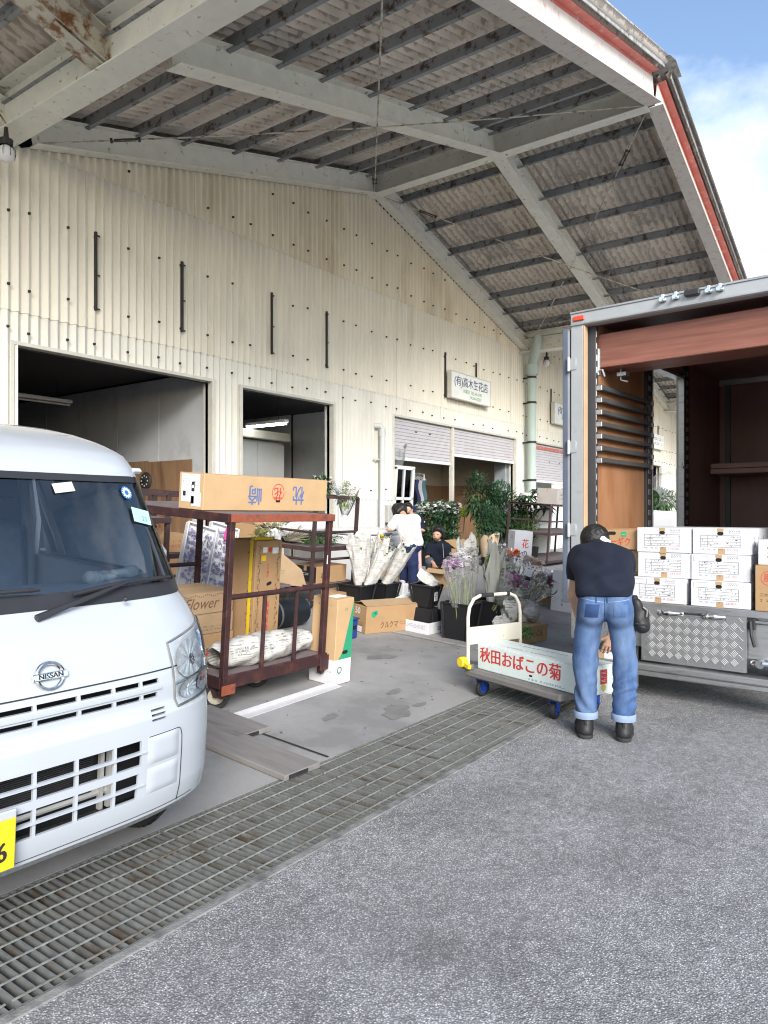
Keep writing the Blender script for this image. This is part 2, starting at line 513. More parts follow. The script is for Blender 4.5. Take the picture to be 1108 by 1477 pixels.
def asphalt_mat():
    m = bpy.data.materials.new('asphalt'); m.use_nodes = True
    n = m.node_tree.nodes; l = m.node_tree.links.new
    b = n['Principled BSDF']; tcn = n.new('ShaderNodeTexCoord')
    def vor(s):
        v = n.new('ShaderNodeTexVoronoi'); v.inputs['Scale'].default_value = s
        l(tcn.outputs['Object'], v.inputs['Vector']); return v
    v1 = vor(150); v2 = vor(210)
    hs = n.new('ShaderNodeSeparateColor'); l(v1.outputs['Color'], hs.inputs[0])
    r1 = n.new('ShaderNodeValToRGB')
    e = r1.color_ramp.elements
    e[0].position = 0.0; e[0].color = (.21, .212, .22, 1); e[1].position = 1; e[1].color = (.70, .70, .70, 1)
    x = e.new(.5); x.color = (.36, .363, .37, 1)
    x = e.new(.88); x.color = (.48, .48, .485, 1)
    l(hs.outputs[0], r1.inputs['Fac'])
    # dark binder between the stones
    r2 = n.new('ShaderNodeMapRange'); r2.inputs['From Min'].default_value = .25; r2.inputs['From Max'].default_value = .62
    l(v1.outputs['Distance'], r2.inputs['Value'])
    mx1 = n.new('ShaderNodeMix'); mx1.data_type = 'RGBA'; mx1.inputs['B'].default_value = (.16, .163, .17, 1)
    l(r2.outputs['Result'], mx1.inputs['Factor']); l(r1.outputs['Color'], mx1.inputs['A'])
    nz = n.new('ShaderNodeTexNoise'); nz.inputs['Scale'].default_value = 1.3; nz.inputs['Detail'].default_value = 7; nz.inputs['Roughness'].default_value = .65
    l(tcn.outputs['Object'], nz.inputs['Vector'])
    r3 = n.new('ShaderNodeMapRange'); r3.inputs['From Min'].default_value = .3; r3.inputs['From Max'].default_value = .7
    r3.inputs['To Min'].default_value = .74; r3.inputs['To Max'].default_value = 1.24
    l(nz.outputs['Fac'], r3.inputs['Value'])
    nz2 = n.new('ShaderNodeTexNoise'); nz2.inputs['Scale'].default_value = 16; nz2.inputs['Detail'].default_value = 5; nz2.inputs['Roughness'].default_value = .7
    l(tcn.outputs['Object'], nz2.inputs['Vector'])
    r4 = n.new('ShaderNodeMapRange'); r4.inputs['From Min'].default_value = .3; r4.inputs['From Max'].default_value = .7
    r4.inputs['To Min'].default_value = .72; r4.inputs['To Max'].default_value = 1.25
    l(nz2.outputs['Fac'], r4.inputs['Value'])
    ml = n.new('ShaderNodeMath'); ml.operation = 'MULTIPLY'; l(r3.outputs[0], ml.inputs[0]); l(r4.outputs[0], ml.inputs[1])
    sc_ = n.new('ShaderNodeVectorMath'); sc_.operation = 'SCALE'
    l(mx1.outputs['Result'], sc_.inputs[0]); l(ml.outputs[0], sc_.inputs['Scale'])
    l(sc_.outputs[0], b.inputs['Base Color'])
    b.inputs['Roughness'].default_value = .85
    b.inputs['Specular IOR Level'].default_value = .35
    ad = n.new('ShaderNodeMath'); ad.operation = 'ADD'
    m2 = n.new('ShaderNodeMath'); m2.operation = 'MULTIPLY'; m2.inputs[1].default_value = .4
    l(v2.outputs['Distance'], m2.inputs[0]); l(v1.outputs['Distance'], ad.inputs[0]); l(m2.outputs[0], ad.inputs[1])
    bp = n.new('ShaderNodeBump'); bp.invert = True; bp.inputs['Strength'].default_value = .6; bp.inputs['Distance'].default_value = .005
    l(ad.outputs[0], bp.inputs['Height']); l(bp.outputs['Normal'], b.inputs['Normal'])
    return m
M_asph = asphalt_mat()
_n = M_asph.node_tree.nodes; _l = M_asph.node_tree.links.new
_tc = _n.new('ShaderNodeTexCoord'); _z = _n.new('ShaderNodeTexNoise'); _z.inputs['Scale'].default_value = .55; _z.inputs['Detail'].default_value = 9; _z.inputs['Roughness'].default_value = .7
_l(_tc.outputs['Object'], _z.inputs['Vector'])
_r = _n.new('ShaderNodeMapRange'); _r.inputs['From Min'].default_value = .57; _r.inputs['From Max'].default_value = .68; _r.inputs['To Min'].default_value = 0; _r.inputs['To Max'].default_value = .45
_l(_z.outputs['Fac'], _r.inputs['Value'])
_m = _n.new('ShaderNodeMix'); _m.data_type = 'RGBA'; _m.inputs['B'].default_value = (.06, .06, .062, 1)
_src = _n['Principled BSDF'].inputs['Base Color'].links[0].from_socket
_l(_r.outputs[0], _m.inputs['Factor']); _l(_src, _m.inputs['A']); _l(_m.outputs['Result'], _n['Principled BSDF'].inputs['Base Color'])

# ------------------------------------------------------------------ the ground
g = MB(); g.grid([[(x, y, 0) for x in (-300, -40, 0, 10, 40, 300)] for y in (-3.2, 0, 2.085)])
struct('asphalt_yard', g, M_asph)
g = MB(); g.grid([[(x, y, 0.0) for x in (-300, -40, 0, 10, 40, 300)] for y in (-400, -30, -3.2)])  # unseen ground behind the camera, made pale to bounce light under the canopy
struct('bounce_yard', g, mat('bounce_yard_pale', (0.46, 0.45, 0.43), .85, .1, 1.5))
g = MB(); g.box(-60, 120, 2.085, 2.13, -.4, .004, .004)
struct('trench_kerb', g, mat('trench_kerb', (0.21, 0.21, 0.205), 0.9, .25, 14, .4, 120, col2=(.10, .10, .10), thr=.55, s2=9))
g = MB(); g.box(-60, 120, 2.13, 2.82, -.45, -.33)
struct('drain_trench', g, M_trench)
g = MB()
g.add([(x, y, z) for x in (-60, 120) for y, z in ((2.82, -.4), (2.82, 0.0), (8.96, gz(8.9) + .005))], [(0, 1, 4, 3), (1, 2, 5, 4)])
struct('concrete_apron', g, M_conc)
g = MB(); g.box(-60, 120, 8.95, 40, .2, gz(8.9) - .004)
struct('concrete_floor', g, M_conc)
for jx, w, ya, yb in ((6.64, .07, 2.83, 8.8), (10.05, .1, 2.83, 8.8), (3.33, .02, 2.83, 8.8), (14.0, .03, 2.83, 8.8)):
    g = MB(); e = .004
    g.add([(jx - w / 2, ya, gz(ya) + e), (jx + w / 2, ya, gz(ya) + e), (jx + w / 2, yb, gz(yb) + e), (jx - w / 2, yb, gz(yb) + e)], [(0, 1, 2, 3)])
    struct('floor_joint', g, M_kerb if w > .04 else M_trench)
# loose chippings along the broken edge of the asphalt
rng = random.Random(3)
g = MB()
for i in range(1300):
    x = rng.uniform(.4, 6); y = 2.06 - abs(rng.gauss(0, .10 if i % 3 else .6)); r = rng.uniform(.002, .0065)
    if i % 3 == 0: r *= .8
    a = rng.uniform(0, 6)
    g.add([(x + r * math.cos(a), y + r * math.sin(a), 0), (x + r * math.cos(a + 2), y + r * math.sin(a + 2), 0), (x + r * math.cos(a + 4.2), y + r * math.sin(a + 4.2), 0), (x, y, r * 1.1)],
          [(0, 1, 3), (1, 2, 3), (2, 0, 3)])
o = obj('loose_gravel', g, mat('gravel', (.22, .22, .22), .9, .35, 30)); o['kind'] = 'stuff'

# scraps of leaf and paper, damp patches on the apron
g = MB(); rng = random.Random(21)
for i in range(420):
    x = rng.uniform(3.2, 12); y = rng.uniform(2.9, 7.5); a = rng.uniform(0, 6); r = rng.uniform(.006, .022); z = gz(y) + .003
    c_, s_ = math.cos(a), math.sin(a)
    g.add([(x, y, z), (x + r * c_ - r * .3 * s_, y + r * s_ + r * .3 * c_, z + .004), (x + 2 * r * c_, y + 2 * r * s_, z), (x + r * c_ + r * .3 * s_, y + r * s_ - r * .3 * c_, z + .002)], [(0, 1, 2, 3)])
o = obj('leaf_litter', g, mat('litter', (.16, .17, .10), .8, .6, 40)); o['kind'] = 'stuff'
M_stain = mat('damp_stain', (.18, .18, .182), .8, .2, 8)
for k, (x, y, r) in enumerate(((4.35, 3.05, .10), (4.75, 3.35, .05), (4.62, 3.02, .04), (5.6, 4.1, .09), (6.1, 3.4, .06), (8.3, 4.6, .12), (7.7, 3.0, .07), (3.9, 3.3, .05))):
    g = MB(); rg0 = random.Random(k); n_ = 22
    rr_ = [r * (1 + .35 * math.sin(2 * a_ + k) + .25 * rg0.uniform(-1, 1)) for a_ in [2 * PI * q / n_ for q in range(n_)]]
    P_ = [(x + 1.5 * rr_[q] * math.cos(2 * PI * q / n_), y + rr_[q] * math.sin(2 * PI * q / n_)) for q in range(n_)]
    g.add([(a_, b_, gz(b_) + .002) for a_, b_ in P_], [tuple(range(n_))]); struct('floor_stain', g, M_stain)

# drain gratings, one panel per metre
GROUPG = 'steel gratings laid over the drain'
bm_ = MB(); bm_.box(-.0042, .0042, 2.142, 2.808, -.038, -.001)
me_bar = mesh_of('bearing_bar', bm_, M_galv)
bm_ = MB()
pts = [(-.49 + .98 * i / 40, 0, 0) for i in range(41)]
for i in range(40):
    bm_.bar(pts[i], pts[i + 1], .0065 if i % 2 else .004, .004 if i % 2 else .0065)
me_rod = mesh_of('cross_rod', bm_, M_rod)
def grating(x0, full, label):
    t = thing('drain_grating', label, 'grating', x0 + .5, 0, 0, group=GROUPG)
    for ya in (2.135, 2.809):
        fr = MB(); fr.box(-.497, .497, ya, ya + .006, -.04, 0); obj('edge_bar', fr, M_galv, t)
    if full:
        for i in range(30):
            o = obj('bearing_bar', me_bar, None, t); o.location.x = -.48 + i * .0331
        for k in range(7):
            o = obj('cross_rod', me_rod, None, t); o.location = (0, 2.175 + k * .1, .0025)
    else:
        b2 = MB()
        for i in range(30):
            x = -.48 + i * .0331; b2.box(x - .0025, x + .0025, 2.142, 2.808, -.038, -.001)
        for k in range(7): b2.bar((-.49, 2.175 + k * .1, .0025), (.49, 2.175 + k * .1, .0025), .005, .005)
        o = obj('bearing_bars', b2, M_galv, t); o['kind'] = 'stuff'
wh = {0: 'galvanised drain grating nearest the camera at the left edge of the photo', 1: 'drain grating lying below the front bumper of the white van',
      2: 'drain grating beside the end of the long ramp plank', 3: 'drain grating in the open middle of the drain, past the planks',
      4: 'drain grating just before the near wheel of the platform trolley', 5: 'drain grating under the deck of the platform trolley'}
for i in range(-1, 14):
    grating(i + .1, 0 <= i <= 5, wh.get(i, 'far drain grating running on under the truck, %s past the trolley' % ('first', 'second', 'third', 'fourth', 'fifth', 'sixth', 'seventh', 'eighth')[i - 6] if i > 5 else 'drain grating outside the left edge of the photo'))

# ------------------------------------------------------------------ the warehouse
BAY = 14.3; XV = 4.6; RISE = .27
WY = 8.9; PITCH = BAY / 112
FRONT = 3.3
def zl(x, i):                       # underside of the rafters
    return 7.86 - RISE * abs(x - (XV + BAY * (i + .5)))
wh_ = thing('flower_warehouse', 'cream corrugated slate warehouse with open doorways under a deep gabled canopy', 'warehouse', 0, 0, 0)

OPEN = {-1: [(-6, -1.5), (0.5, 3.3)], 0: [(4.56, 7.66), (8.3, 10.6), (12.6, 18.4)], 1: [(19.6, 22.8), (26.2, 32.6)], 2: [(35, 39)], }
DOORZ = 3.52
def wsurf(x, ph=0.0):
    return WY - .027 * math.cos(2 * PI * (x - XV) / PITCH)
def wall_bay(i):
    xb = XV + BAY * i
    rows = [(1.75, 4.03), (4.03, 6.08), (6.08, 9)]
    for r, (za, zb) in enumerate(rows):
        for c in range(16):
            cols = []
            for k in range(57):
                x = xb + (c * 7 + k / 8) * PITCH
                lo, hi = za - (.1 if r else 0), min(zb, zl(x, i) + .02)
                if r == 0:
                    for a, b in OPEN[i]:
                        if a <= x <= b: lo = DOORZ
                cols.append((x, lo, hi))
            m = MB(); prev = None
            offs = -.014 * r - (.0035 if c % 2 else 0)
            for j in range(56):
                x0, l0, h0 = cols[j]; x1, l1, h1 = cols[j + 1]
                if (l0 == DOORZ) != (l1 == DOORZ): l0 = l1 = max(l0, l1)
                if h0 - l0 < .01 or h1 - l1 < .01: continue
                y0, y1 = wsurf(x0) + offs, wsurf(x1) + offs
                zm0, zm1 = l0, l1
                m.add([(x0, y0, l0), (x1, y1, l1), (x1, y1, h1), (x0, y0, h0)], [(0, 1, 2, 3)])
                # lower edge thickness
                m.add([(x0, y0, l0), (x1, y1, l1), (x1, y1 + .011, l1), (x0, y0 + .011, l0)], [(0, 1, 2, 3)])
            if m.f:
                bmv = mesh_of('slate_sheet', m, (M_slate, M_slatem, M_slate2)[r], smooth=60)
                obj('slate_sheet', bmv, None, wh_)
    # fixing bolts
    b = MB()
    rr0 = random.Random(40 + i)
    for z_ in (1.95, 3.70, 4.22, 5.14, 6.20, 6.9):
        z = z_
        x = xb + .11
        while x < xb + BAY:
            if z < zl(x, i) - .1 and not (z < DOORZ + .1 and any(a - .1 < x < b2 + .1 for a, b2 in OPEN[i])):
                xr = xb + round((x - xb) / PITCH) * PITCH; z = z_ + rr0.uniform(-.025, .025)
                if rr0.random() < .06: x += .47; continue
                yo = WY - .027 - (0 if z < 4 else .016 if z < 6 else .03)
                b.box(xr - .012, xr + .012, yo - .03, yo, z - .012, z + .012)
                b.box(xr - .015, xr + .015, yo - .012, yo - .004, z - .015, z + .015)
            x += .47
    o = obj('fixing_bolts', b, M_black, wh_); o['kind'] = 'stuff'
    # plinth boards
    segs = []; x = xb
    for a, b2 in sorted(OPEN[i]):
        if a > x: segs.append((x, a))
        x = b2
    if x < xb + BAY: segs.append((x, xb + BAY))
    for a, b2 in segs:
        m = MB(); m.box(a + .005, b2 - .005, WY + .0, WY + .05, .40, 1.80, .004)
        obj('plinth_board', m, M_board, wh_)
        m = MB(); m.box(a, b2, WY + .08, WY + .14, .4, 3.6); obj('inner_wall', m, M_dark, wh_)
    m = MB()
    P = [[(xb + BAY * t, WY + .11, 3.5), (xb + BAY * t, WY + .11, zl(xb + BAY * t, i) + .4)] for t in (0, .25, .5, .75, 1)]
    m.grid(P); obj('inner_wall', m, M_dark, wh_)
    # door frames
    for a, b2 in OPEN[i]:
        m = MB()
        m.box(a - .055, a, WY - .03, WY + .2, .44, DOORZ + .05, .005)
        m.box(b2, b2 + .055, WY - .03, WY + .2, .44, DOORZ + .05, .005)
        m.box(a, b2, WY - .03, WY + .2, DOORZ, DOORZ + .05, .005)
        obj('door_frame', m, M_trim, wh_)
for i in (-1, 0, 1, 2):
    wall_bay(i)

# sign brackets: bare black uprights on the wall
for x, zz in ((5.63, 0), (7.05, 0), (8.93, 0), (10.36, 0), (14.6, 0), (16.08, 0), (20.7, 0), (22.4, 0), (31.1, 0), (32.0, 0)):
    m = MB(); m.box(x - .018, x + .018, WY - .075, WY - .04, 4.17, 5.22, .004)
    for z in (4.2, 4.65, 5.18): m.box(x, x + .07, WY - .05, WY - .035, z - .008, z + .008)
    obj('sign_bracket', m, M_black, wh_)

# roof: beams, rafters, purlins, sheets
PUR = [.34, .86, 1.84, 2.81, 3.81, 4.81, 5.58, 6.34, 6.93]
bm_ = MB()
W_, n_ = .91, 7
P = []
for s in (0, 1.86):
    P.append([(s, (k / 8) * .145, .036 * math.cos(2 * PI * k / 8)) for k in range(49)])
bm_.grid(P)
bm_.grid([[(0, (k / 8) * .145, .03 * math.cos(2 * PI * k / 8)) for k in range(49)], [(0, (k / 8) * .145, .03 * math.cos(2 * PI * k / 8) + .009) for k in range(49)]])
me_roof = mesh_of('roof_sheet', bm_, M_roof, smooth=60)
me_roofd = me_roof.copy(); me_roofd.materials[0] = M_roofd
slopeang = math.atan(RISE)
RZ = .54
rr = random.Random(11)
for i in (-1, 0, 1, 2):
    xb = XV + BAY * i; xm = xb + BAY / 2
    for side in (-1, 1):
        if i == 2 and side == 1: continue
        if i == -1 and side == -1: continue
        for r in range(4):
            for c in range(7):
                yb = 3.02 + c * .845
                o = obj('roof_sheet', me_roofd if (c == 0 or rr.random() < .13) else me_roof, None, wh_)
                run = (7.4 - r * 1.8) / 1.036 if r else 7.32 / 1.036
                # sheet starts low and climbs towards the ridge
                x0 = xm + side * (BAY / 2 + .03 - r * 1.745)
                z0 = 7.86 + RZ - RISE * abs(x0 - xm) + .012 * r
                dirx = -side
                X = Vector((dirx * math.cos(slopeang), 0, math.sin(slopeang)))
                Y = Vector((0, 1, 0)); Z = X.cross(Y)
                Mx = Matrix((X, Y, Z)).transposed().to_4x4(); Mx.translation = (x0, yb, z0 + (.006 if c % 2 else 0))
                o.matrix_basis = Mx
        for k, dx in enumerate(PUR):
            x = xm + side * dx
            z = zl(x, i) + .32
            m = MB(); m.box(-.003, .003, FRONT, 8.9, 0, .15); m.box(-.003 - (.05 if side > 0 else -.006), .003 + (.05 if side < 0 else -.006), FRONT, 8.9, 0, .006)
            m.box(-.003 - (.05 if side > 0 else -.006), .003 + (.05 if side < 0 else -.006), FRONT, 8.9, .144, .15)
            o = obj('purlin', m, M_purlin, wh_, loc=(x, 0, z))
        for y, h, w, mm in ((8.74, .34, .2, M_steel), (6.05 if i == 0 else 6.7, .34, .24, M_steel if i == 0 else M_steelr)):
            m = MB(); x1 = xm + side * .06; x2 = xm + side * (BAY / 2 - .12)
            m.ibeam((x1, y, zl(x1, i) + (.003 if side > 0 else 0)), (x2, y, zl(x2, i)), h, w)
            obj('rafter', m, mm, wh_)
        # front beam with red top flange
        x1 = xm + side * .0; x2 = xm + side * (BAY / 2 + .05); y = FRONT
        p0 = Vector((x1, y, zl(x1, i) + .0)); p1 = Vector((x2, y, zl(x2, i)))
        d = p1 - p0; Ln = d.length; X = d / Ln; Y = Vector((0, 0, 1)).cross(X).normalized(); Z = X.cross(Y)
        R = Matrix((X, Y, Z)).transposed().to_4x4(); R.translation = p0
        m = MB(); m.M = R; m.box(.03, Ln, -.12, .12, 0, .014, .003); m.box(.03, Ln, -.007, .007, .014, .40)
        fb = obj('front_beam', m, M_pink, wh_)
        m = MB(); m.M = R; m.box(.06, Ln, -.12, .12, .45, .466, .003); m.box(.06, Ln, -.0075, .0075, .40, .45); obj('top_flange', m, M_red, fb)
        # verge caps
        nseg = 4
        for k in range(nseg):
            a = Ln * k / nseg + .02 + (.0 if k else .03); b = Ln * (k + 1) / nseg - .012
            m = MB(); m.M = R; yy = -.2 if side > 0 else .2       # outside is towards -y
            o_ = -1 if Y.y > 0 else 1
            m.box(a, b, o_ * .19, o_ * .205, .46, .70, .004); m.box(a, b, o_ * .19, -o_ * .1, .66 + .004 * (k % 2), .685 + .004 * (k % 2), .004)
            obj('verge_cap', m, M_verge, wh_)
        # deck of the roof behind the wall
        m = MB()
        za = lambda x: 7.86 + .54 - RISE * abs(x - xm)
        xe = xm + side * BAY / 2
        m.add([(xm, 8.9, za(xm)), (xe, 8.9, za(xe)), (xe, 30, za(xe)), (xm, 30, za(xm)), (xm, 8.9, za(xm) + .04), (xe, 8.9, za(xe) + .04), (xe, 30, za(xe) + .04), (xm, 30, za(xm) + .04)],
              [(0, 1, 2, 3), (4, 5, 6, 7), (0, 1, 5, 4), (1, 2, 6, 5), (2, 3, 7, 6), (3, 0, 4, 7)])
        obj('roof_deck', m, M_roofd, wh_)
    m = MB(); m.ibeam((xm, FRONT + .1, 7.83), (xm, 8.88, 7.83), .36, .22); obj('ridge_beam', m, M_steel, wh_)
    m = MB()
    for sd2 in (-1, 1): m.add([(xm, 2.98, 7.86 + RZ + .045), (xm + sd2 * .34, 2.98, 7.86 + RZ - .045), (xm + sd2 * .34, 30, 7.86 + RZ - .045), (xm, 30, 7.86 + RZ + .045)], [(0, 1, 2, 3)])
    obj('ridge_cap', m, M_verge, wh_)
for i in (-1, 0, 1, 2, 3):
    x = XV + BAY * i
    m = MB(); m.ibeam((x - .22, FRONT + .02, 5.9), (x - .22, 8.9, 5.9), .56, .32, .016); obj('valley_girder', m, M_steel, wh_)
    # valley gutter
    m = MB(); m.box(x - .22, x + .22, FRONT - .1, 30, 6.28, 6.30); m.box(x - .22, x - .21, FRONT - .1, 30, 6.30, 6.46); m.box(x + .21, x + .22, FRONT - .1, 30, 6.30, 6.46)
    obj('valley_gutter', m, M_steelr, wh_)
# gussets
for y, s in ((6.7, -1),):
    m = MB(); x = XV + s * .02
    m.add([(x, y - .009, 5.93), (x + s * .75, y - .009, 6.14), (x + s * .75, y - .009, 6.42), (x, y - .009, 6.4), (x, y + .009, 5.93), (x + s * .75, y + .009, 6.14), (x + s * .75, y + .009, 6.42), (x, y + .009, 6.4)],
          [(0, 1, 2, 3), (4, 5, 6, 7), (0, 1, 5, 4), (1, 2, 6, 5), (2, 3, 7, 6), (3, 0, 4, 7)])
    m.bar((x, y, 5.9), (x + s * .8, y, 6.13), .2, .012)
    m.box(x + s * .2, x + s * .22, y - .11, y + .11, 5.98, 6.45)
    obj('gusset', m, M_steelr, wh_)
# brace rods
for i in (-1, 0, 1):
    xb = XV + BAY * i; xm = xb + BAY / 2
    for xa, ya, xc, yc in ((xb + .15, 8.7, xm - .1, 3.45), (xm - .1, 8.7, xb + .15, 3.45), (xm + .1, 3.45, xb + BAY - .15, 8.7), (xm + .1, 8.7, xb + BAY - .15, 3.45)):
        a = Vector((xa, ya, zl(xa, i) + .02)); b = Vector((xc, yc, zl(xc, i) + .02))
        m = MB(); m.tube([a, a.lerp(b, .25) - Vector((0, 0, .05)), a.lerp(b, .5) - Vector((0, 0, .07)), a.lerp(b, .75) - Vector((0, 0, .05)), b], .010, 6)
        o = obj('brace_rod', m, M_steelr, wh_)
        p = a.lerp(b, .1) - Vector((0, 0, .02)); q = a.lerp(b, .135) - Vector((0, 0, .028))
        m = MB(); m.tube([p + Vector((0, .03, 0)), q + Vector((0, .03, 0))], .012, 6); m.tube([p - Vector((0, .03, 0)), q - Vector((0, .03, 0))], .012, 6)
        m.bar(p - (q - p) * .1, p, .08, .03); m.bar(q, q + (q - p) * .1, .08, .03)
        obj('turnbuckle', m, M_black, o)

# shutters and their posts
def shutter(x0, x1, zb, stripe=False):
    prof = []
    z = DOORZ - .01
    m = MB(); y = WY + .07
    rows = [[(x0, y, z), (x1, y, z)]]
    while z > zb + .08:
        for dz, dy in ((-.012, -.018), (-.042, -.018), (-.012, 0), (-.009, 0)):
            z += dz; rows.append([(x0, y + dy, z), (x1, y + dy, z)])
    m.grid(rows)
    sh = obj('roller_shutter', m, M_shut, wh_)
    m = MB(); m.box(x0, x1, y - .03, y + .02, z - .07, z, .004); obj('bottom_rail', m, M_white, sh)
    if stripe:
        m = MB(); m.box(x0, x1, y - .035, y - .02, DOORZ - .16, DOORZ - .06); obj('stripe', m, M_red, sh)
    m = MB()
    for k in (.38, .62):
        xx = x0 + (x1 - x0) * k; m.box(xx - .03, xx + .03, y - .024, y - .018, zb + .6, zb + .63)
    obj('latch', m, M_black, sh)
shutter(12.62, 15.0, 2.66); shutter(15.1, 18.38, 2.9); shutter(19.62, 22.78, 2.42, True)
m = MB(); m.box(15.02, 15.09, WY - .01, WY + .1, .46, DOORZ, .005); obj('shutter_post', m, M_trim, wh_)
m = MB(); m.box(24.5, 24.56, WY - .01, WY + .1, .46, DOORZ, .005); obj('shutter_post', m, M_trim, wh_)

# down pipe at the valley, white pipe on the wall
m = MB(); X = 18.84; Yp = 8.62
m.tube([(18.5, 8.3, 6.28), (18.5, 8.3, 6.1), (18.53, 8.33, 5.98), (18.62, 8.42, 5.86), (18.76, 8.54, 5.74), (X - .02, 8.6, 5.62), (X, Yp, 5.5), (X, Yp, .5)], .125, 16)
dp = obj('downpipe', m, M_pipe, wh_, smooth=True)
for z in (5.25, 4.55, 3.45, 2.4, 1.3):
    m = MB(); m.lathe([(.135, -.03), (.135, .03)], 16, Matrix.Translation((X, Yp, z))); m.box(X - .02, X + .02, Yp, WY, z - .02, z + .02); m.box(X - .2, X - .1, Yp - .01, Yp + .02, z - .015, z + .015); obj('pipe_clip', m, M_black, dp)
m = MB(); m.lathe([(.165, 0), (.165, .28)], 16, Matrix.Translation((X, Yp, 5.32))); obj('pipe_collar', m, M_pipe, dp, smooth=True)
m = MB(); m.tube([(11.9, 8.88, 3.25), (11.95, 8.78, 3.25), (12.0, 8.76, 3.2), (12.0, 8.76, 3.05), (12.0, 8.76, .6)], .06, 12); obj('vent_pipe', m, M_wpipe, wh_, smooth=True)
m = MB(); m.lathe([(.068, -.06), (.068, .08)], 12, Matrix.Translation((12.0, 8.76, 3.1))); obj('pipe_collar', m, M_wpipe, wh_, smooth=True)
m = MB(); m.box(11.8, 12.0, 8.8, 8.84, 2.55, 2.58); obj('pipe_bracket', m, M_wpipe, wh_)

# interiors
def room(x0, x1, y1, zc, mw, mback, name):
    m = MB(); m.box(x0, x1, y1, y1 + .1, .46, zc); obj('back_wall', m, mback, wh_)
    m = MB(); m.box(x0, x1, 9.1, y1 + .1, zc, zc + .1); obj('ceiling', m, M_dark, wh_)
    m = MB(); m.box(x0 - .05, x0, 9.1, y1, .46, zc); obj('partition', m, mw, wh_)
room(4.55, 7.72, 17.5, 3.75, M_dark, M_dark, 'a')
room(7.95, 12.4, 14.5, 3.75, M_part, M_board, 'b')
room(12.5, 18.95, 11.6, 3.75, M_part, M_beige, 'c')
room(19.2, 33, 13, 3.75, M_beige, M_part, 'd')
yy = 9.12
for k in range(5):                                     # grey partition panels beside the first doorway
    m = MB(); m.box(7.72, 7.77, yy, yy + 1.16, .46, 3.72, .004); obj('partition_panel', m, M_part, wh_); yy += 1.172
for ya, yb, zt in ((9.42, 10.55, 2.34), (10.555, 12.2, 2.36)):
    m = MB(); m.box(7.70, 7.715, ya, yb, .47, zt, .002); obj('plywood_sheet', m, M_ply, wh_)
m = MB(); m.box(18.9, 18.95, 9.1, 11.6, 2.3, 3.75); obj('partition', m, M_beige, wh_)
yy = 9.12
for k in range(12):
    m = MB(); m.box(18.86, 18.9, yy, yy + .2, .46, 2.3, .003); obj('wood_plank', m, M_wood, wh_); yy += .204
xx = 12.55
for k in range(31):
    m = MB(); m.box(xx, xx + .2, 11.55, 11.6, .46, 2.3, .003); obj('wood_plank', m, M_wood, wh_); xx += .204
m = MB(); m.box(18.3, 18.8, 9.15, 9.5, .46, 3.7, .01); obj('steel_column', m, mat('grey_steel', (.28, .31, .34), .6, .1), wh_)
m = MB(); m.tube([(18.45, 9.12, 3.6), (18.45, 9.12, 1.6), (18.3, 9.12, 1.4)], .03, 8); m.tube([(18.6, 9.12, 3.6), (18.6, 9.12, 1.2)], .02, 8); obj('service_pipe', m, M_wpipe, wh_)
# inside the second doorway: white cold room box with beam, and its lintel
m = MB(); m.box(9.0, 11.45, 11.0, 14.0, .46, 2.98, .01); cr_ = obj('cold_room', m, M_board, wh_)
for k in range(3):
    m = MB(); m.box(9.05 + k * .81, 9.83 + k * .81, 10.97, 11.0, .5, 2.93, .004); obj('panel', m, M_board, cr_)
m = MB(); m.box(7.95, 11.4, 10.75, 10.9, 3.0, 3.16); obj('inner_beam', m, M_trim, wh_)
m = MB(); m.box(11.05, 11.35, 9.2, 9.5, .46, 3.7, .01); obj('steel_column', m, MATS['grey_steel'], wh_)
m = MB(); m.tube([(10.9, 9.3, 2.05), (11.3, 9.3, 2.03), (11.3, 9.3, 1.6)], .04, 8); obj('black_pipe', m, M_black, wh_)
# fluorescent lamps
def tube_lamp(x0, x1, y, z, lit, label, rz=0.0):
    t = thing('fluorescent_lamp', label, 'ceiling lamp', (x0 + x1) / 2, y, z, rz=rz, tilt=False)
    h = (x1 - x0) / 2
    m = MB(); m.box(-h, h, -.06, .06, .03, .09, .01); obj('housing', m, M_white, t)
    m = MB(); m.tube([(-h + .02, 0, 0), (h - .02, 0, 0)], .016, 10); obj('tube', m, M_tube if lit else M_offtube, t, smooth=True)
    m = MB(); m.tube([(-h * .6, 0, .09), (-h * .6, 0, 3.75 - z)], .008, 6); m.tube([(h * .6, 0, .09), (h * .6, 0, 3.75 - z)], .008, 6); obj('hanger', m, M_black, t)
tube_lamp(9.65, 10.75, 10.25, 3.18, True, 'lit fluorescent tube glowing inside the second doorway', PI / 2)
tube_lamp(5.9, 7.1, 11.9, 3.35, False, 'unlit fluorescent tube hanging in the dark first doorway')
# wall clock on the plywood
t = thing('wall_clock', 'dark oval clock hanging on the brown plywood in the first doorway', 'clock', M=Matrix.Translation((7.69, 10.6, 2.02)) @ Matrix.Rotation(-PI / 2, 4, 'Y'))
m = MB(); m.lathe([(0, .03), (.12, .03), (.14, .02), (.15, 0), (.15, -.01)], 24); obj('case', m, M_black, t, smooth=True)
m = MB()
for k in range(8): m.box(.085 * math.cos(k * PI / 4) - .012, .085 * math.cos(k * PI / 4) + .012, .085 * math.sin(k * PI / 4) - .012, .085 * math.sin(k * PI / 4) + .012, .03, .033)
obj('dial_mark', m, M_offtube, t)

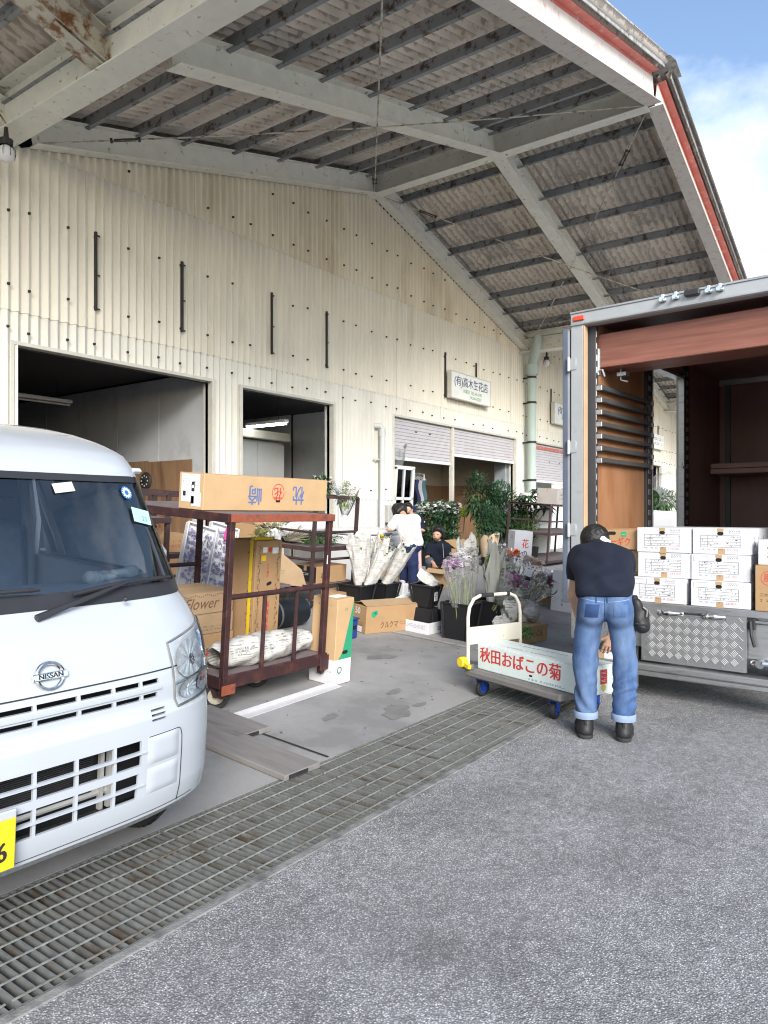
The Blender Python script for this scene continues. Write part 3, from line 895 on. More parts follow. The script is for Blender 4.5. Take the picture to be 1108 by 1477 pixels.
# shop signs
def sign(x0, x1, label, l1, l2, l3):
    cx_ = (x0 + x1) / 2; w = (x1 - x0) / 2
    t = thing('shop_sign', label, 'sign', cx_, WY - .16, 4.18, tilt=False)
    m = MB(); m.box(-w, w, -.04, .06, 0, .61, .008); obj('panel', m, M_signw, t)
    m = MB()
    for a, b, c, d in ((-w - .01, w + .01, .605, .625), (-w - .01, w + .01, -.015, .005)): m.box(a, b, -.05, .06, c, d)
    m.box(-w - .015, -w + .005, -.05, .06, -.01, .62); m.box(w - .005, w + .015, -.05, .06, -.01, .62); obj('rim', m, M_trim, t)
    if l1: text(l1, .25, M_navyink, t, (0, -.04, .40), (0, -1, 0), squash=1.0, ext=.001, bold=.006)
    if l2: text(l2, .115, M_greenink, t, (.05, -.04, .2), (0, -1, 0), ext=.001)
    if l3: text(l3, .115, M_greenink, t, (.2, -.04, .085), (0, -1, 0), ext=.001)
sign(14.63, 16.55, 'white shop sign with navy lettering above the two half open shutters', '(有)高木生花店', '水曜市 TEL44-0787', 'FAX44-0287')
sign(20.62, 22.55, 'white shop sign with navy lettering just right of the green downpipe', '(有)中央生花', '水曜市 TEL44-2071', 'FAX44-0287')
t = thing('shop_sign', 'distant pale shop sign seen through the side door of the truck', 'sign', 31.4, WY - .16, 4.18, tilt=False)
m = MB(); m.box(-.95, .95, -.04, .06, 0, .61, .008); obj('panel', m, M_signw, t)
m = MB(); rg = random.Random(5); print_lines(m, rg, -.7, .7, -.2, .2, 2, (0, -1, 0), (0, 0, 1), (0, -.04, .32)); obj('lettering', m, M_navyink, t)

# caged lamps under the canopy
def caged_lamp(x, y, z, label):
    t = thing('outdoor_lamp', label, 'lamp', x, y, z, tilt=False)
    m = MB(); ellipsoid(m, (0, 0, 0), (.09, .09, .1)); obj('glass_globe', m, M_white, t, smooth=True)
    m = MB(); m.lathe([(.07, .09), (.075, .16), (.03, .18), (.02, .3)], 12); obj('holder', m, M_black, t)
    m = MB()
    for k in range(4):
        a = k * PI / 4
        m.tube([(.105 * math.cos(a) * math.cos(q), .105 * math.sin(a) * math.cos(q), .115 * math.sin(q)) for q in [i * PI / 8 for i in range(-1, 10)]], .004, 4)
    obj('wire_guard', m, M_black, t)
caged_lamp(4.22, 8.4, 5.57, 'caged round lamp under the girder at the upper left of the wall')
caged_lamp(19.35, 8.4, 5.72, 'round white lamp under the gutter beside the green downpipe')
# outer shell of the building behind the rooms
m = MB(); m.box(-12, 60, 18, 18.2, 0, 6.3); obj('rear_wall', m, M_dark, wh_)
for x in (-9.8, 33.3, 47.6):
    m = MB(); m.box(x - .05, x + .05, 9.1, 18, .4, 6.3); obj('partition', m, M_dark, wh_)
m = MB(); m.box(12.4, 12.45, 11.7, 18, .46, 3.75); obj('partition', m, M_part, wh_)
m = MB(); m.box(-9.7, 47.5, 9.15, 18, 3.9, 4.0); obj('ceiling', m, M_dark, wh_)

# ------------------------------------------------------------------ the white van
M_vwhite = mat('van_paint', (0.42, 0.455, 0.505), 0.3, .012, 3, spec=.5, coat=.9)
M_rubber = mat('rubber', (0.022, 0.022, 0.023), 0.75, .25, 30, .2, 90)
M_blackp = mat('black_plastic', (0.025, 0.026, 0.03), 0.45, .1, 8)
M_chrome = mat('chrome', (0.78, 0.79, 0.8), 0.12, .03, 8, metal=1.0)
M_refl = mat('reflector', (0.90, 0.92, 0.95), 0.35, .06, 40, .6, 26, metal=.75)
M_lens = glass_mat('lens_glass', (.93, .95, .96), 1.25)
M_wind = glass_mat('windshield_glass', (.84, .90, .94), 2.2)
M_seat = mat('seat_cloth', (0.38, 0.41, 0.46), 0.9, .1, 20)
M_dash = mat('dashboard_plastic', (0.46, 0.49, 0.53), 0.7, .05, 8)
M_vin = mat('van_trim', (0.52, 0.53, 0.52), 0.7, .04, 5)
M_yell = mat('plate_yellow', (0.80, 0.52, 0.02), 0.45, .03, 8)
M_rad = mat('radiator_fin', (0.018, 0.018, 0.022), 0.6, .2, 8)
M_amber = mat('amber_bulb', (0.72, 0.23, 0.12), 0.3, .05, 8)

VX, VY = 1.43, 2.40
van = thing('white_van', 'white kei delivery van parked nose towards the drain at the left', 'van', M=Matrix.Translation((VX, VY, -.03)) @ Matrix.Rotation(TILT, 4, 'X'))
def interp(x, xs, ys):
    return float(np.interp(x, xs, ys))
ZB = [.27, .285, .32, .40, .55, .64, .70, .745, .80, .87, .95, 1.02, 1.08, 1.12, 1.17, 1.64, 1.70]
BB = [.10, .05, .015, .00, .00, .005, .012, .030, .035, .05, .085, .13, .19, .245, .275, .535, .60]
WB = [.69, .722, .738, .745, .748, .748, .747, .745, .743, .74, .735, .728, .72, .712, .708, .615, .60]
DC = [.34, .34, .36, .37, .37, .37, .37, .37, .36, .35, .32, .30, .28, .26, .25, .15, .14]
def vs(a, z):
    """point of the front shell: a in -1..1 across, z height"""
    w = interp(z, ZB, WB); b = interp(z, ZB, BB); d = interp(z, ZB, DC); n = 3.3
    q = min(abs(a), 1.0)
    return Vector((a * w, b + d * (1 - (1 - q ** n) ** (1 / n)), z))
def aw(x, z):
    return x / interp(z, ZB, WB)
# slots cut into the front: (x0, x1, z0, z1) measured across the front
SLOTS = []
def row(z0, z1, xs, gap=.006):
    for i in range(len(xs) - 1):
        SLOTS.append((xs[i] + gap, xs[i + 1] - gap, z0, z1))
row(.822, .841, [-.42, -.3, -.14, .02, .16, .28, .37])
row(.772, .790, [-.42, -.3, -.14, .02, .16, .28, .36])
row(.586, .628, [-.36, -.15, 0, .15, .27])
row(.534, .576, [-.36, -.15, 0, .15, .27])
row(.462, .504, [-.3, -.15, 0, .15, .26])
row(.410, .452, [-.3, -.15, 0, .15, .255])
for z in (.684, .702, .720): SLOTS.append((.315, .385, z, z + .009))
xs_ = sorted(set([round(v, 4) for s in SLOTS for v in s[:2]] + [round(-.748 + .0374 * k, 4) for k in range(41)]))
colA = [max(-1, min(1, x / .746)) for x in xs_ if abs(x) < .7]
colA = sorted(set([-1, -.995, -.98, -.96] + colA + [.96, .98, .995, 1]))
zs_ = sorted(set([round(v, 4) for s in SLOTS for v in s[2:]] + ZB + [.277, .30, .35, .62, .76, .91, .985, 1.05, 1.145, 1.27, 1.37, 1.47, 1.56, 1.61, 1.67]))
SIDEY = [.75, .8, 1.0, 1.35, 1.68, 1.76, 2.1, 2.6, 3.0, 3.15]
REAR = 3.28
G_Z0, G_Z1, G_A = 1.17, 1.61, .955
def outline(z):
    fr = [vs(a, z) for a in colA]
    w = interp(z, ZB, WB)
    y0 = fr[-1].y
    right = [Vector((w, y0 + (REAR - .06 - y0) * (s - .7) / (3.2 - .7), z)) for s in SIDEY]
    back = [Vector((w * .96, REAR - .01, z)), Vector((w * .5, REAR, z)), Vector((-w * .5, REAR, z)), Vector((-w * .96, REAR - .01, z))]
    left = [Vector((-p.x, p.y, z)) for p in reversed(right)]
    return fr + right + back + left
rowsP = [outline(z) for z in zs_]
NC = len(colA); NS = len(SIDEY); NT = len(rowsP[0])
body = MB(); edges = []
body.v = [tuple(p) for r in rowsP for p in r]
skip = set()
for i in range(len(zs_) - 1):
    zc = (zs_[i] + zs_[i + 1]) / 2
    for j in range(NT):
        j2 = (j + 1) % NT
        cut = False
        if j < NC - 1:
            ac = (colA[j] + colA[j + 1]) / 2; xc = ac * .746
            for s in SLOTS:
                if s[0] < xc < s[1] and s[2] < zc < s[3]: cut = True
            if G_Z0 < zc < G_Z1 and abs(ac) < G_A: cut = True
        else:
            y = (rowsP[i][j].y + rowsP[i][j2].y) / 2; x = (rowsP[i][j].x + rowsP[i][j2].x) / 2
            if 1.17 < zc < 1.56 and abs(x) > .5 and (.62 < y < 1.50 or 1.68 < y < 3.0): cut = True
            # wheel arches
            if abs(x) > .6 and ((y - .57) ** 2 + (zc - .25) ** 2 < .30 ** 2 or (y - 3.0 + .02) ** 2 + (zc - .25) ** 2 < .30 ** 2): cut = True
        if j < NC - 1 and zc < .36 and abs(colA[j]) > .985: cut = True
        if cut: skip.add((i, j)); continue
        body.f.append((i * NT + j, i * NT + j2, (i + 1) * NT + j2, (i + 1) * NT + j))
# roof
top = rowsP[-1]; base = len(zs_) - 1
prev = [base * NT + j for j in range(NT)]
for k in (.97, .93, .88, .8, .68, .5, .25):
    cur = []
    for p in top:
        cur.append(len(body.v)); body.v.append((p.x * k, 1.75 + (p.y - 1.75) * k, 1.70 + .125 * (1 - k ** 5)))
    for j in range(NT):
        body.f.append((prev[j], prev[(j + 1) % NT], cur[(j + 1) % NT], cur[j]))
    prev = cur
body.f.append(tuple(prev)); body.mi = [0] * len(body.f)
me = bpy.data.meshes.new('body'); me.from_pydata(body.v, [], body.f); me.materials.append(M_vwhite)
bm = bmesh.new(); bm.from_mesh(me)
bmesh.ops.recalc_face_normals(bm, faces=bm.faces)
# inward lips round every slot
be = [e for e in bm.edges if e.is_boundary and .33 < e.verts[0].co.z < .85 and e.verts[0].co.y < .45 and abs(e.verts[0].co.x) < .6 and abs(e.verts[1].co.x) < .6]
ret = bmesh.ops.extrude_edge_only(bm, edges=be)
for v in [q for q in ret['geom'] if isinstance(q, bmesh.types.BMVert)]:
    v.co.y += .012
loose = [v for v in bm.verts if not v.link_faces]
bmesh.ops.delete(bm, geom=loose, context='VERTS')
bm.to_mesh(me); bm.free()
me.shade_smooth(); me.set_sharp_from_angle(angle=math.radians(28))
obody = bpy.data.objects.new('body', me); COL.objects.link(obody); obody.parent = van

# lower trim: hood seam, bumper seams as fine dark grooves
def groove(pts, name='panel_gap', r=.0028):
    m = MB(); m.tube([p - Vector((0, .0022, 0)) for p in pts], r, 5); return obj(name, m, M_blackp, van)
groove([vs(a / 40, .868 + .004 * abs(a / 40) ** 2) for a in range(-27, 28)])
groove([vs(.625, .33 + .03 * k) for k in range(0, 10)] + [vs(.615, .625)] + [vs(.60 - .02 * k, .632) for k in range(0, 11)], r=.0016)
groove([vs(a / 40, .335) for a in range(-30, 31)], r=.0012)
# grille backing: radiator
m = MB(); m.box(-.45, .40, .14, .16, .74, .87); obj('grille_backing', m, M_rad, van)
m = MB()
for k in range(34): m.box(-.4, .16, .16, .175, .395 + k * .0075, .398 + k * .0075)
o = obj('radiator_fin', m, mat('fin_metal', (.10, .10, .11), .5, .1, metal=.6), van); o['kind'] = 'stuff'
m = MB(); m.box(-.45, .45, .18, .19, .33, .66); obj('radiator', m, M_rad, van)
m = MB(); m.tube([(-.28, .17, .405), (.26, .17, .405)], .014, 8); m.box(.19, .205, .15, .17, .34, .62); m.box(.225, .24, .15, .17, .34, .62); obj('radiator_frame', m, M_vin, van)
# bright slats and lips of the bumper
def lip(x0, x1, z, dy, h, name='grille_slat', mm=None):
    m = MB(); N = 24
    P = []
    for (oy, oz) in ((-.0, -h / 2), (-dy, -h / 4), (-dy, h / 4), (0, h / 2)):
        P.append([vs(aw(x0 + (x1 - x0) * k / N, z), z) + Vector((0, oy - .001, oz)) for k in range(N + 1)])
    m.grid(P); return obj(name, m, mm or M_vwhite, van, smooth=50)
lip(-.42, .37, .805, .008, .016); lip(-.36, .285, .581, .008, .008); lip(-.32, .28, .457, .008, .008)
# raised fog-lamp panels beside the lower grille
for zc, hh in ((.580, .055), (.462, .05)):
    m = MB(); P = []
    for k in range(9):
        u = k / 8
        P.append([])
        for q in range(11):
            v_ = q / 10
            x = .29 + .16 * v_; z = zc - hh + 2 * hh * u
            e = min(1, min(u, 1 - u) * 6, min(v_, 1 - v_) * 6)
            P[-1].append(vs(aw(x, z), z) + Vector((0, -.007 * e - .0012, 0)))
    m.grid(P); obj('fog_lamp_panel', m, M_vwhite, van, smooth=60)
# headlights
def headlight(s):
    def hp(u, v, off=0.0):          # u 0..1 inner to outer, v 0..1 bottom to top
        z0 = .715 + .015 * u; z1 = .958 + .055 * u
        z = z0 + (z1 - z0) * v
        ai = .44 / .745; ao = .995
        a = ai + (ao - ai) * u
        if v < .12 and u < .3: a += .012 * (1 - u / .3) * (1 - v / .12)
        p = vs(a, z); c = vs(a - .004, z); e = (p - c).normalized(); nn = Vector((e.y, -e.x, 0))
        p = p + nn * off; p.x *= s; return p
    h = MB(); N = 16
    h.grid([[hp(i / N, j / N, .012) for i in range(N + 1)] for j in range(N + 1)])
    rim = [hp(i / N, 0) for i in range(N + 1)] + [hp(1, j / N) for j in range(1, N + 1)] + [hp(1 - i / N, 1) for i in range(1, N + 1)] + [hp(0, 1 - j / N) for j in range(1, N)]
    hl = obj('headlight', h, M_lens, van, smooth=True)
    m = MB(); rim2 = [p + Vector((0, -.004, 0)) for p in rim]
    m.tube(rim2 + [rim2[0]], .0045, 6, cap=False); obj('bezel', m, M_galv, hl)
    m = MB(); m.grid([[hp(i / N, j / N, .0015) for i in range(N + 1)] for j in range(N + 1)]); obj('housing', m, mat('lamp_housing', (.66, .68, .71), .3, .15, 14, .3, 30, metal=.3), hl, smooth=True)
    def bowl(u, v, ru, rv, mm, name, depth=.006):
        m = MB(); P = []
        for k in range(7):
            q = k / 6; P.append([hp(u + ru * q * math.cos(t * PI / 24), v + rv * q * math.sin(t * PI / 24), .0025 + depth * q * q + (.0022 if t % 4 < 2 else 0) * min(1, 3 * q)) for t in range(49)])
        m.grid(P); obj(name, m, mm, hl, smooth=True)
    bowl(.36, .64, .30, .28, M_refl, 'reflector'); bowl(.25, .20, .17, .135, M_refl, 'reflector'); bowl(.64, .20, .2, .14, M_refl, 'reflector')
    bowl(.64, .24, .07, .07, M_amber, 'bulb', .003); bowl(.40, .60, .05, .09, mat('bulb_grey', (.12, .13, .14), .3, .1), 'bulb', .003)
    m = MB(); m.tube([hp(k / 10, .36 + .02 * k / 10, .009) for k in range(11)], .004, 5); m.tube([hp(.68 + .02 * math.sin(k), .38 + .06 * k, .009) for k in range(10)], .006, 5); obj('divider', m, M_chrome, hl)
headlight(1); headlight(-1)
# emblem with its lettering
M_e = frame((0, -1, .3), (0, .3, 1), vs(-.105, .925) + Vector((0, -.008, 0)))
em = MB(); em.M = M_e
em.grid([[( (.048 + .007 * math.cos(q * PI / 4)) * math.cos(t * PI / 16), (.045 + .007 * math.cos(q * PI / 4)) * math.sin(t * PI / 16), .007 * math.sin(q * PI / 4)) for t in range(33)] for q in range(9)])
em.box(-.062, .062, -.012, .012, -.002, .010, .003)
emo = obj('emblem', em, M_chrome, van, smooth=True)
t_ = text_mesh('NISSAN', .024, M_blackink, .0008); o = bpy.data.objects.new('lettering', t_); COL.objects.link(o); o.parent = emo
o.matrix_basis = M_e @ Matrix.Translation((0, 0, .0115)) @ Matrix.Diagonal((1.1, 1, 1, 1))
# number plate
m = MB(); m.M = Matrix.Translation((-.395, -.035, .435)); m.box(-.165, .165, -.004, .004, -.0825, .0825, .003); pl_ = obj('number_plate', m, M_yell, van)
m = MB(); m.M = Matrix.Translation((-.395, -.022, .435)); m.box(-.19, .172, -.006, .008, -.09, .105, .004); obj('plate_holder', m, M_vwhite, van)
text('6', .088, M_blackink, pl_, (-.395 + .118, -.039, .413), (0, -1, 0), squash=.8, bold=.005)
# glass
def shell(amin, amax, zmin, zmax, off, na=24, nz=10):
    P = []
    for j in range(nz + 1):
        z = zmin + (zmax - zmin) * j / nz
        P.append([vs(amin + (amax - amin) * i / na, z) + Vector((0, off, 0)) for i in range(na + 1)])
    m = MB(); m.grid(P); return m
ws = obj('windshield', shell(-.955, .955, 1.165, 1.615, .006, 40, 14), M_wind, van, smooth=True)
m = shell(-.955, .955, 1.585, 1.612, -.001); 
for mm in (shell(.925, .957, 1.165, 1.61, -.001, 4, 14), shell(-.957, -.925, 1.165, 1.61, -.001, 4, 14)): m.add(mm.v, mm.f)
obj('windshield_seal', m, M_blackp, van, smooth=True)
m = shell(-.965, .965, 1.118, 1.172, -.0035, 30, 6); obj('cowl', m, M_blackp, van, smooth=True)
m = MB()
for s in (1, -1):
    for ya, yb in ((.62, 1.50), (1.68, 3.0)):
        m.grid([[(s * (interp(z, ZB, WB) - .012), y, z) for y in np.linspace(ya, yb, 5)] for z in np.linspace(1.16, 1.57, 5)])
obj('side_window', m, M_wind, van)
# wipers
def wiper(x0, x1, piv):
    m = MB()
    pts = [vs(aw(x0 + (x1 - x0) * k / 12, 1.17), 1.165 + .025 * (k / 12) + .012 * math.sin(PI * k / 12)) + Vector((0, -.03, 0)) for k in range(13)]
    m.tube(pts, [.006] + [.009] * 11 + [.005], 6)
    p = vs(aw(piv, 1.12), 1.10) + Vector((0, -.02, 0))
    m.tube([p, p.lerp(pts[6], .4) + Vector((0, -.012, .006)), pts[6] + Vector((0, -.01, .005))], [.014, .010, .006], 6)
    obj('wiper', m, M_blackp, van)
wiper(.10, .60, -.06); wiper(-.45, -.02, -.6)
m = MB(); ellipsoid(m, (.30, .20, 1.135), (.012, .012, .01)); obj('washer_jet', m, M_blackp, van)
# stickers on the glass
def sticker(a, z, w, h, mm, name='sticker', shape='box', rot=0):
    p = vs(a, z); q = vs(a + .01, z); r_ = vs(a, z + .01)
    rx = (q - p).normalized(); up = (r_ - p).normalized(); nn = rx.cross(up)
    m = MB(); m.M = frame(nn, up, p + nn * .002) @ Matrix.Rotation(rot, 4, 'Z')
    if shape == 'box': m.box(-w / 2, w / 2, -h / 2, h / 2, 0, .001)
    else: m.lathe([(0, 0), (w / 2, 0)], 24)
    return obj(name, m, mm, van), m.M
s1, MM = sticker(.775, 1.54, .062, .062, mat('sticker_blue', (.02, .13, .38), .4, .02), shape='disc')
m = MB(); m.M = MM
m.lathe([(.012, .001), (.021, .001)], 20)
for k in range(12): m.box(.024 * math.cos(k * PI / 6) - .0022, .024 * math.cos(k * PI / 6) + .0022, .024 * math.sin(k * PI / 6) - .0022, .024 * math.sin(k * PI / 6) + .0022, .0006, .0012)
obj('print', m, M_white, s1)
s2, MM = sticker(.83, 1.44, .11, .07, mat('sticker_mint', (.42, .66, .62), .4, .02), rot=-.22)
t_ = text_mesh('23', .034, mat('teal_ink', (.1, .34, .33), .5, .02), .0004); o = bpy.data.objects.new('lettering', t_); COL.objects.link(o); o.parent = s2; o.matrix_basis = MM @ Matrix.Translation((.015, -.012, .0014))
s3, MM = sticker(.30, 1.555, .09, .042, M_vin, rot=.1)
m = MB(); m.M = MM; print_lines(m, random.Random(1), -.04, .04, -.016, .016, 3, (0, 0, 1), (0, 1, 0), (0, 0, 0.0006)); obj('print', m, M_redink, s3)
# cabin
m = MB(); P = []
for k in range(13):
    x = -.66 + 1.32 * k / 12
    P.append([(x, .36 + .14 * abs(x / .66) ** 2.2 * .9, 1.13), (x, .46, 1.16), (x, .62, 1.15), (x, .74, 1.10), (x, .76, .95), (x, .70, .8)])
m.grid(P); obj('dashboard', m, M_dash, van, smooth=True)
m = MB(); m.box(-.66, .66, .76, 3.1, .40, .46); obj('cabin_floor', m, M_dash, van)
for x in (.36, -.36):
    m = MB(); m.box(x - .24, x + .24, 1.0, 1.45, .62, .78, .06); m.M = Matrix.Translation((x, 1.45, .75)) @ Matrix.Rotation(-.18, 4, 'X'); m.box(-.23, .23, -.06, .06, 0, .60, .05); m.box(-.12, .12, -.05, .04, .62, .82, .04); m.M = None
    obj('seat', m, M_seat, van, smooth=True)
m = MB(); m.M = Matrix.Translation((-.36, .86, 1.08)) @ Matrix.Rotation(-.9, 4, 'X')
m.grid([[((.175 + .014 * math.cos(q * PI / 3)) * math.cos(t * PI / 14), (.175 + .014 * math.cos(q * PI / 3)) * math.sin(t * PI / 14), .014 * math.sin(q * PI / 3)) for t in range(29)] for q in range(7)]); m.box(-.16, .16, -.02, .02, -.02, .01, .008); obj('steering_wheel', m, M_blackp, van, smooth=True)
m = MB()
for s in (1, -1):
    m.tube([(s * .64, 1.60, 1.1), (s * .655, 1.58, 1.35), (s * .60, 1.56, 1.62)], [.06, .05, .05], 8); m.tube([(s * .60, 1.54, 1.55), (s * .61, 1.5, 1.2), (s * .62, 1.5, .9)], .02, 6)
    m.box(s * .655, s * .69, .7, 3.1, .5, 1.155, .01)
    m.tube([(s * .655, .44, 1.16), (s * .62, .56, 1.38), (s * .575, .66, 1.60)], [.045, .035, .03], 8)
obj('pillar_trim', m, M_vin, van, smooth=True)
m = MB(); m.box(-.56, .56, .78, 3.1, 1.66, 1.69, .01); obj('headliner', m, M_vin, van)
m = MB(); m.box(.07, .50, .66, .80, 1.585, 1.60, .005); m.box(-.50, -.07, .66, .80, 1.585, 1.60, .005); obj('sun_visor', m, M_vin, van)
m = MB(); m.box(-.16, .07, .60, .63, 1.50, 1.585, .012); m.tube([(-.04, .62, 1.58), (-.04, .64, 1.64)], .01, 6); obj('rear_view_mirror', m, M_blackp, van)
# door mirrors
for s in (1, -1):
    m = MB(); m.tube([(s * .69, .66, 1.06), (s * .76, .66, 1.08), (s * .78, .66, 1.16)], .02, 8)
    m.M = Matrix.Translation((s * .80, .67, 1.19)); m.box(-.05, .05, -.03, .045, -.10, .10, .035); m.M = None
    obj('door_mirror', m, M_vwhite, van, smooth=True)
m = MB(); m.box(.585, .64, .60, .70, 1.625, 1.65, .01); obj('roof_gutter', m, M_vwhite, van)
# underside and wheels
m = MB(); m.box(-.66, .66, .30, 3.2, .29, .40); obj('underbody', m, M_blackp, van)
for x in (.63, -.63):
    for y in (.57, 2.98):
        Mx = Matrix.Translation((x, y, .262)) @ Matrix.Rotation(PI / 2, 4, 'Y')
        m = MB(); m.lathe([(.16, -.065), (.225, -.07), (.252, -.055), (.262, -.03), (.262, .03), (.252, .055), (.225, .07), (.16, .065)], 36, Mx); w_ = obj('wheel', m, M_rubber, van, smooth=True)
        m = MB()
        for k in range(40):
            m.M = Mx @ Matrix.Rotation(k * PI / 20, 4, 'Z'); m.box(.256, .267, -.045, -.018, -.007, .007); m.box(.256, .267, .018, .045, -.007, .007); m.box(.256, .267, -.012, .012, .009, .016)
        obj('tread', m, M_rubber, w_)
        m = MB(); m.lathe([(0, .03), (.06, .03), (.08, .01), (.15, .02), (.165, .06), (.165, -.06)], 24, Mx); obj('rim', m, M_galv, w_, smooth=True)
# gloves lying on the dashboard
for i, (x, y, lab) in enumerate(((.33, .47, 'crumpled white work glove on the dashboard of the van'), (.55, .56, 'folded white work glove in the corner of the van dashboard'))):
    gm = sdf_mesh([((0, 0, .012), (.10, .02, .012), .020, .014), ((.02, .02, .02), (.07, .05, .02), .016, .012), ((.09, .02, .012), (.13, .0, .010), .011, .007), ((.0, .0, .02), (-.03, .0, .022), .024, .026)], .006, .012,
                  wrinkle=lambda X, Y, Z: .003 * np.sin(90 * X + 40 * Y) * np.sin(70 * Y + 20))
    o = obj('work_glove', gm, mat('glove_cloth', (.88, .87, .82), .9, .05, 20), smooth=True)
    o.matrix_basis = van.matrix_basis @ Matrix.Translation((x, y, 1.165)) @ Matrix.Rotation(.3 + 2.4 * i, 4, 'Z')
    tag(o, lab, 'glove', 'work gloves on the dashboard')

# ------------------------------------------------------------------ the box truck
M_alu = mat('aluminium', (0.48, 0.49, 0.50), 0.38, .08, 6, .03, metal=.85, stretch=(1, 1, 6), col2=(.30, .31, .32), thr=.62, s2=4)
M_frame = mat('truck_frame_paint', (0.38, 0.40, 0.42), 0.45, .06, 5, .03, metal=.3, col2=(.28, .28, .28), thr=.7, s2=6)
M_seal = mat('door_seal', (0.10, 0.12, 0.17), 0.6, .1, 6)
M_tply = mat('truck_plywood', (0.29, 0.15, 0.08), 0.55, .25, 2.5, .03, stretch=(1.2, 1.2, .35), col2=(.24, .10, .04), thr=.6, s2=2)
M_tdark = mat('truck_panel_brown', (0.27, 0.155, 0.135), 0.5, .15, 3, .02, stretch=(1.5, 1.5, .3))
M_head = mat('header_veneer', (0.21, 0.085, 0.062), 0.5, .28, 4, .02, stretch=(4, .35, 6))
M_slot = mat('slotted_post', (0.045, 0.045, 0.05), 0.5, .1, 5)
M_rail = mat('load_bar', (0.10, 0.105, 0.11), 0.45, .1, 5, metal=.4)
M_tread = mat('tread_plate', (0.40, 0.41, 0.42), 0.42, .06, 6, .02, metal=.8)
M_treadhi = mat('tread_lit_hatch', (0.50, 0.51, 0.52), 0.42, .05, 6, metal=.85)
TA = math.radians(-4.3)
truck = thing('box_truck', 'box truck with open rear doors and an aluminium body loaded with cartons', 'truck', 5.98, 2.36, 0, rz=TA, tilt=False)
TW = 2.0; TL = 3.7
def tb(name, x0, x1, y0, y1, z0, z1, mm, bev=.004, parent=truck):
    m = MB(); m.box(x0, x1, y0, y1, z0, z1, bev); return obj(name, m, mm, parent)
# truck axes: +x forward, y from 0 (side towards the building) to -TW
tb('cargo_floor', .0, TL, -TW, -.02, .68, .755, M_alu)
tb('roof_panel', .0, TL, -TW, -.0, 3.1, 3.15, M_alu)
tb('front_wall', TL - .06, TL, -TW + .02, -.02, .755, 3.1, M_tdark)
tb('right_wall', .06, TL - .06, -TW, -TW + .05, .755, 3.1, M_tdark)
tb('outer_panel', .06, TL, -TW - .016, -TW - .002, .70, 3.10, M_vwhite)
tb('left_wall', .06, 1.36, -.13, -.10, .755, 3.1, M_frame)
tb('left_wall', 2.28, TL - .06, -.13, -.10, .755, 3.1, M_frame)
tb('left_wall', 1.36, 2.28, -.13, -.10, 2.92, 3.1, M_frame)
tb('inner_lining', .10, 1.19, -.165, -.131, .755, 3.08, M_tply)
tb('inner_lining', 2.46, TL - .065, -.165, -.131, .755, 3.08, M_tdark)
tb('inner_lining', 1.36, 2.28, -.165, -.131, 2.94, 3.08, M_tdark)
tb('ceiling_lining', .06, TL - .065, -TW + .05, -.06, 3.07, 3.095, M_tdark)
tb('ceiling_trim', TL - .11, TL - .064, -TW + .05, -.17, 3.0, 3.07, M_alu)
for y in (-.26, -.9, -1.5):
    tb('lining_rail', TL - .085, TL - .063, y - .03, y + .03, .755, 3.0, M_rail)
def slotted(x0, x1, n=22):
    p = tb('slotted_post', x0, x1, -.185, -.10, .755, 3.06, M_slot)
    m = MB()
    for k in range(n):
        z = .84 + k * .1; m.box(x0 + (x1 - x0) * .25, x1 - (x1 - x0) * .25, -.1865, -.180, z, z + .055, .003)
    o = obj('slot', m, M_alu, p); o['kind'] = 'stuff'
slotted(.045, .095); slotted(1.20, 1.35); slotted(2.29, 2.45)
m = MB(); m.box(1.345, 1.365, -.19, -.09, .755, 2.94, .003); m.box(2.26, 2.285, -.19, -.13, .755, 2.94, .003); m.box(1.36, 2.28, -.19, -.09, 2.90, 2.925, .003); obj('side_door_frame', m, M_alu, truck)
m = MB(); m.box(2.24, 2.26, -.21, -.185, 1.2, 1.32, .006); m.tube([(2.3, -.19, 1.95), (2.1, -.22, 1.95), (2.1, -.22, 2.0)], .008, 6); obj('door_catch', m, M_alu, truck)
for k in range(7):
    z = 1.91 + .1017 * k
    b = tb('load_bar', .07, 1.24, -.225, -.187, z - .02, z + .02, M_rail, .004)
    m = MB(); m.box(.055, .09, -.235, -.18, z - .028, z + .012, .003); m.box(1.22, 1.255, -.235, -.18, z - .028, z + .012, .003); obj('bar_bracket', m, M_alu, b)
for k in range(2):
    tb('front_shelf', TL - .9, TL - .09, -TW + .06, -.30, 1.90 + .06 * k, 1.955 + .06 * k, M_tdark)
tb('header_panel', .12, .50, -TW + .07, -.17, 2.69, 2.975, M_head, .006)
m = MB(); m.tube([(.10, -.17, 2.66), (.06, -.24, 2.66), (.06, -.26, 2.60)], .008, 6); obj('panel_hook', m, M_alu, truck)
m = MB(); m.tube([(.3, -.3, 2.69), (.3, -.3, 2.60), (.3, -.36, 2.58)], .009, 6); m.box(.26, .34, -.36, -.28, 2.63, 2.66); obj('panel_catch', m, M_alu, truck)
m = MB(); m.box(.08, .12, -.2, -.16, 2.62, 2.85, .005); obj('panel_slide', m, M_alu, truck)
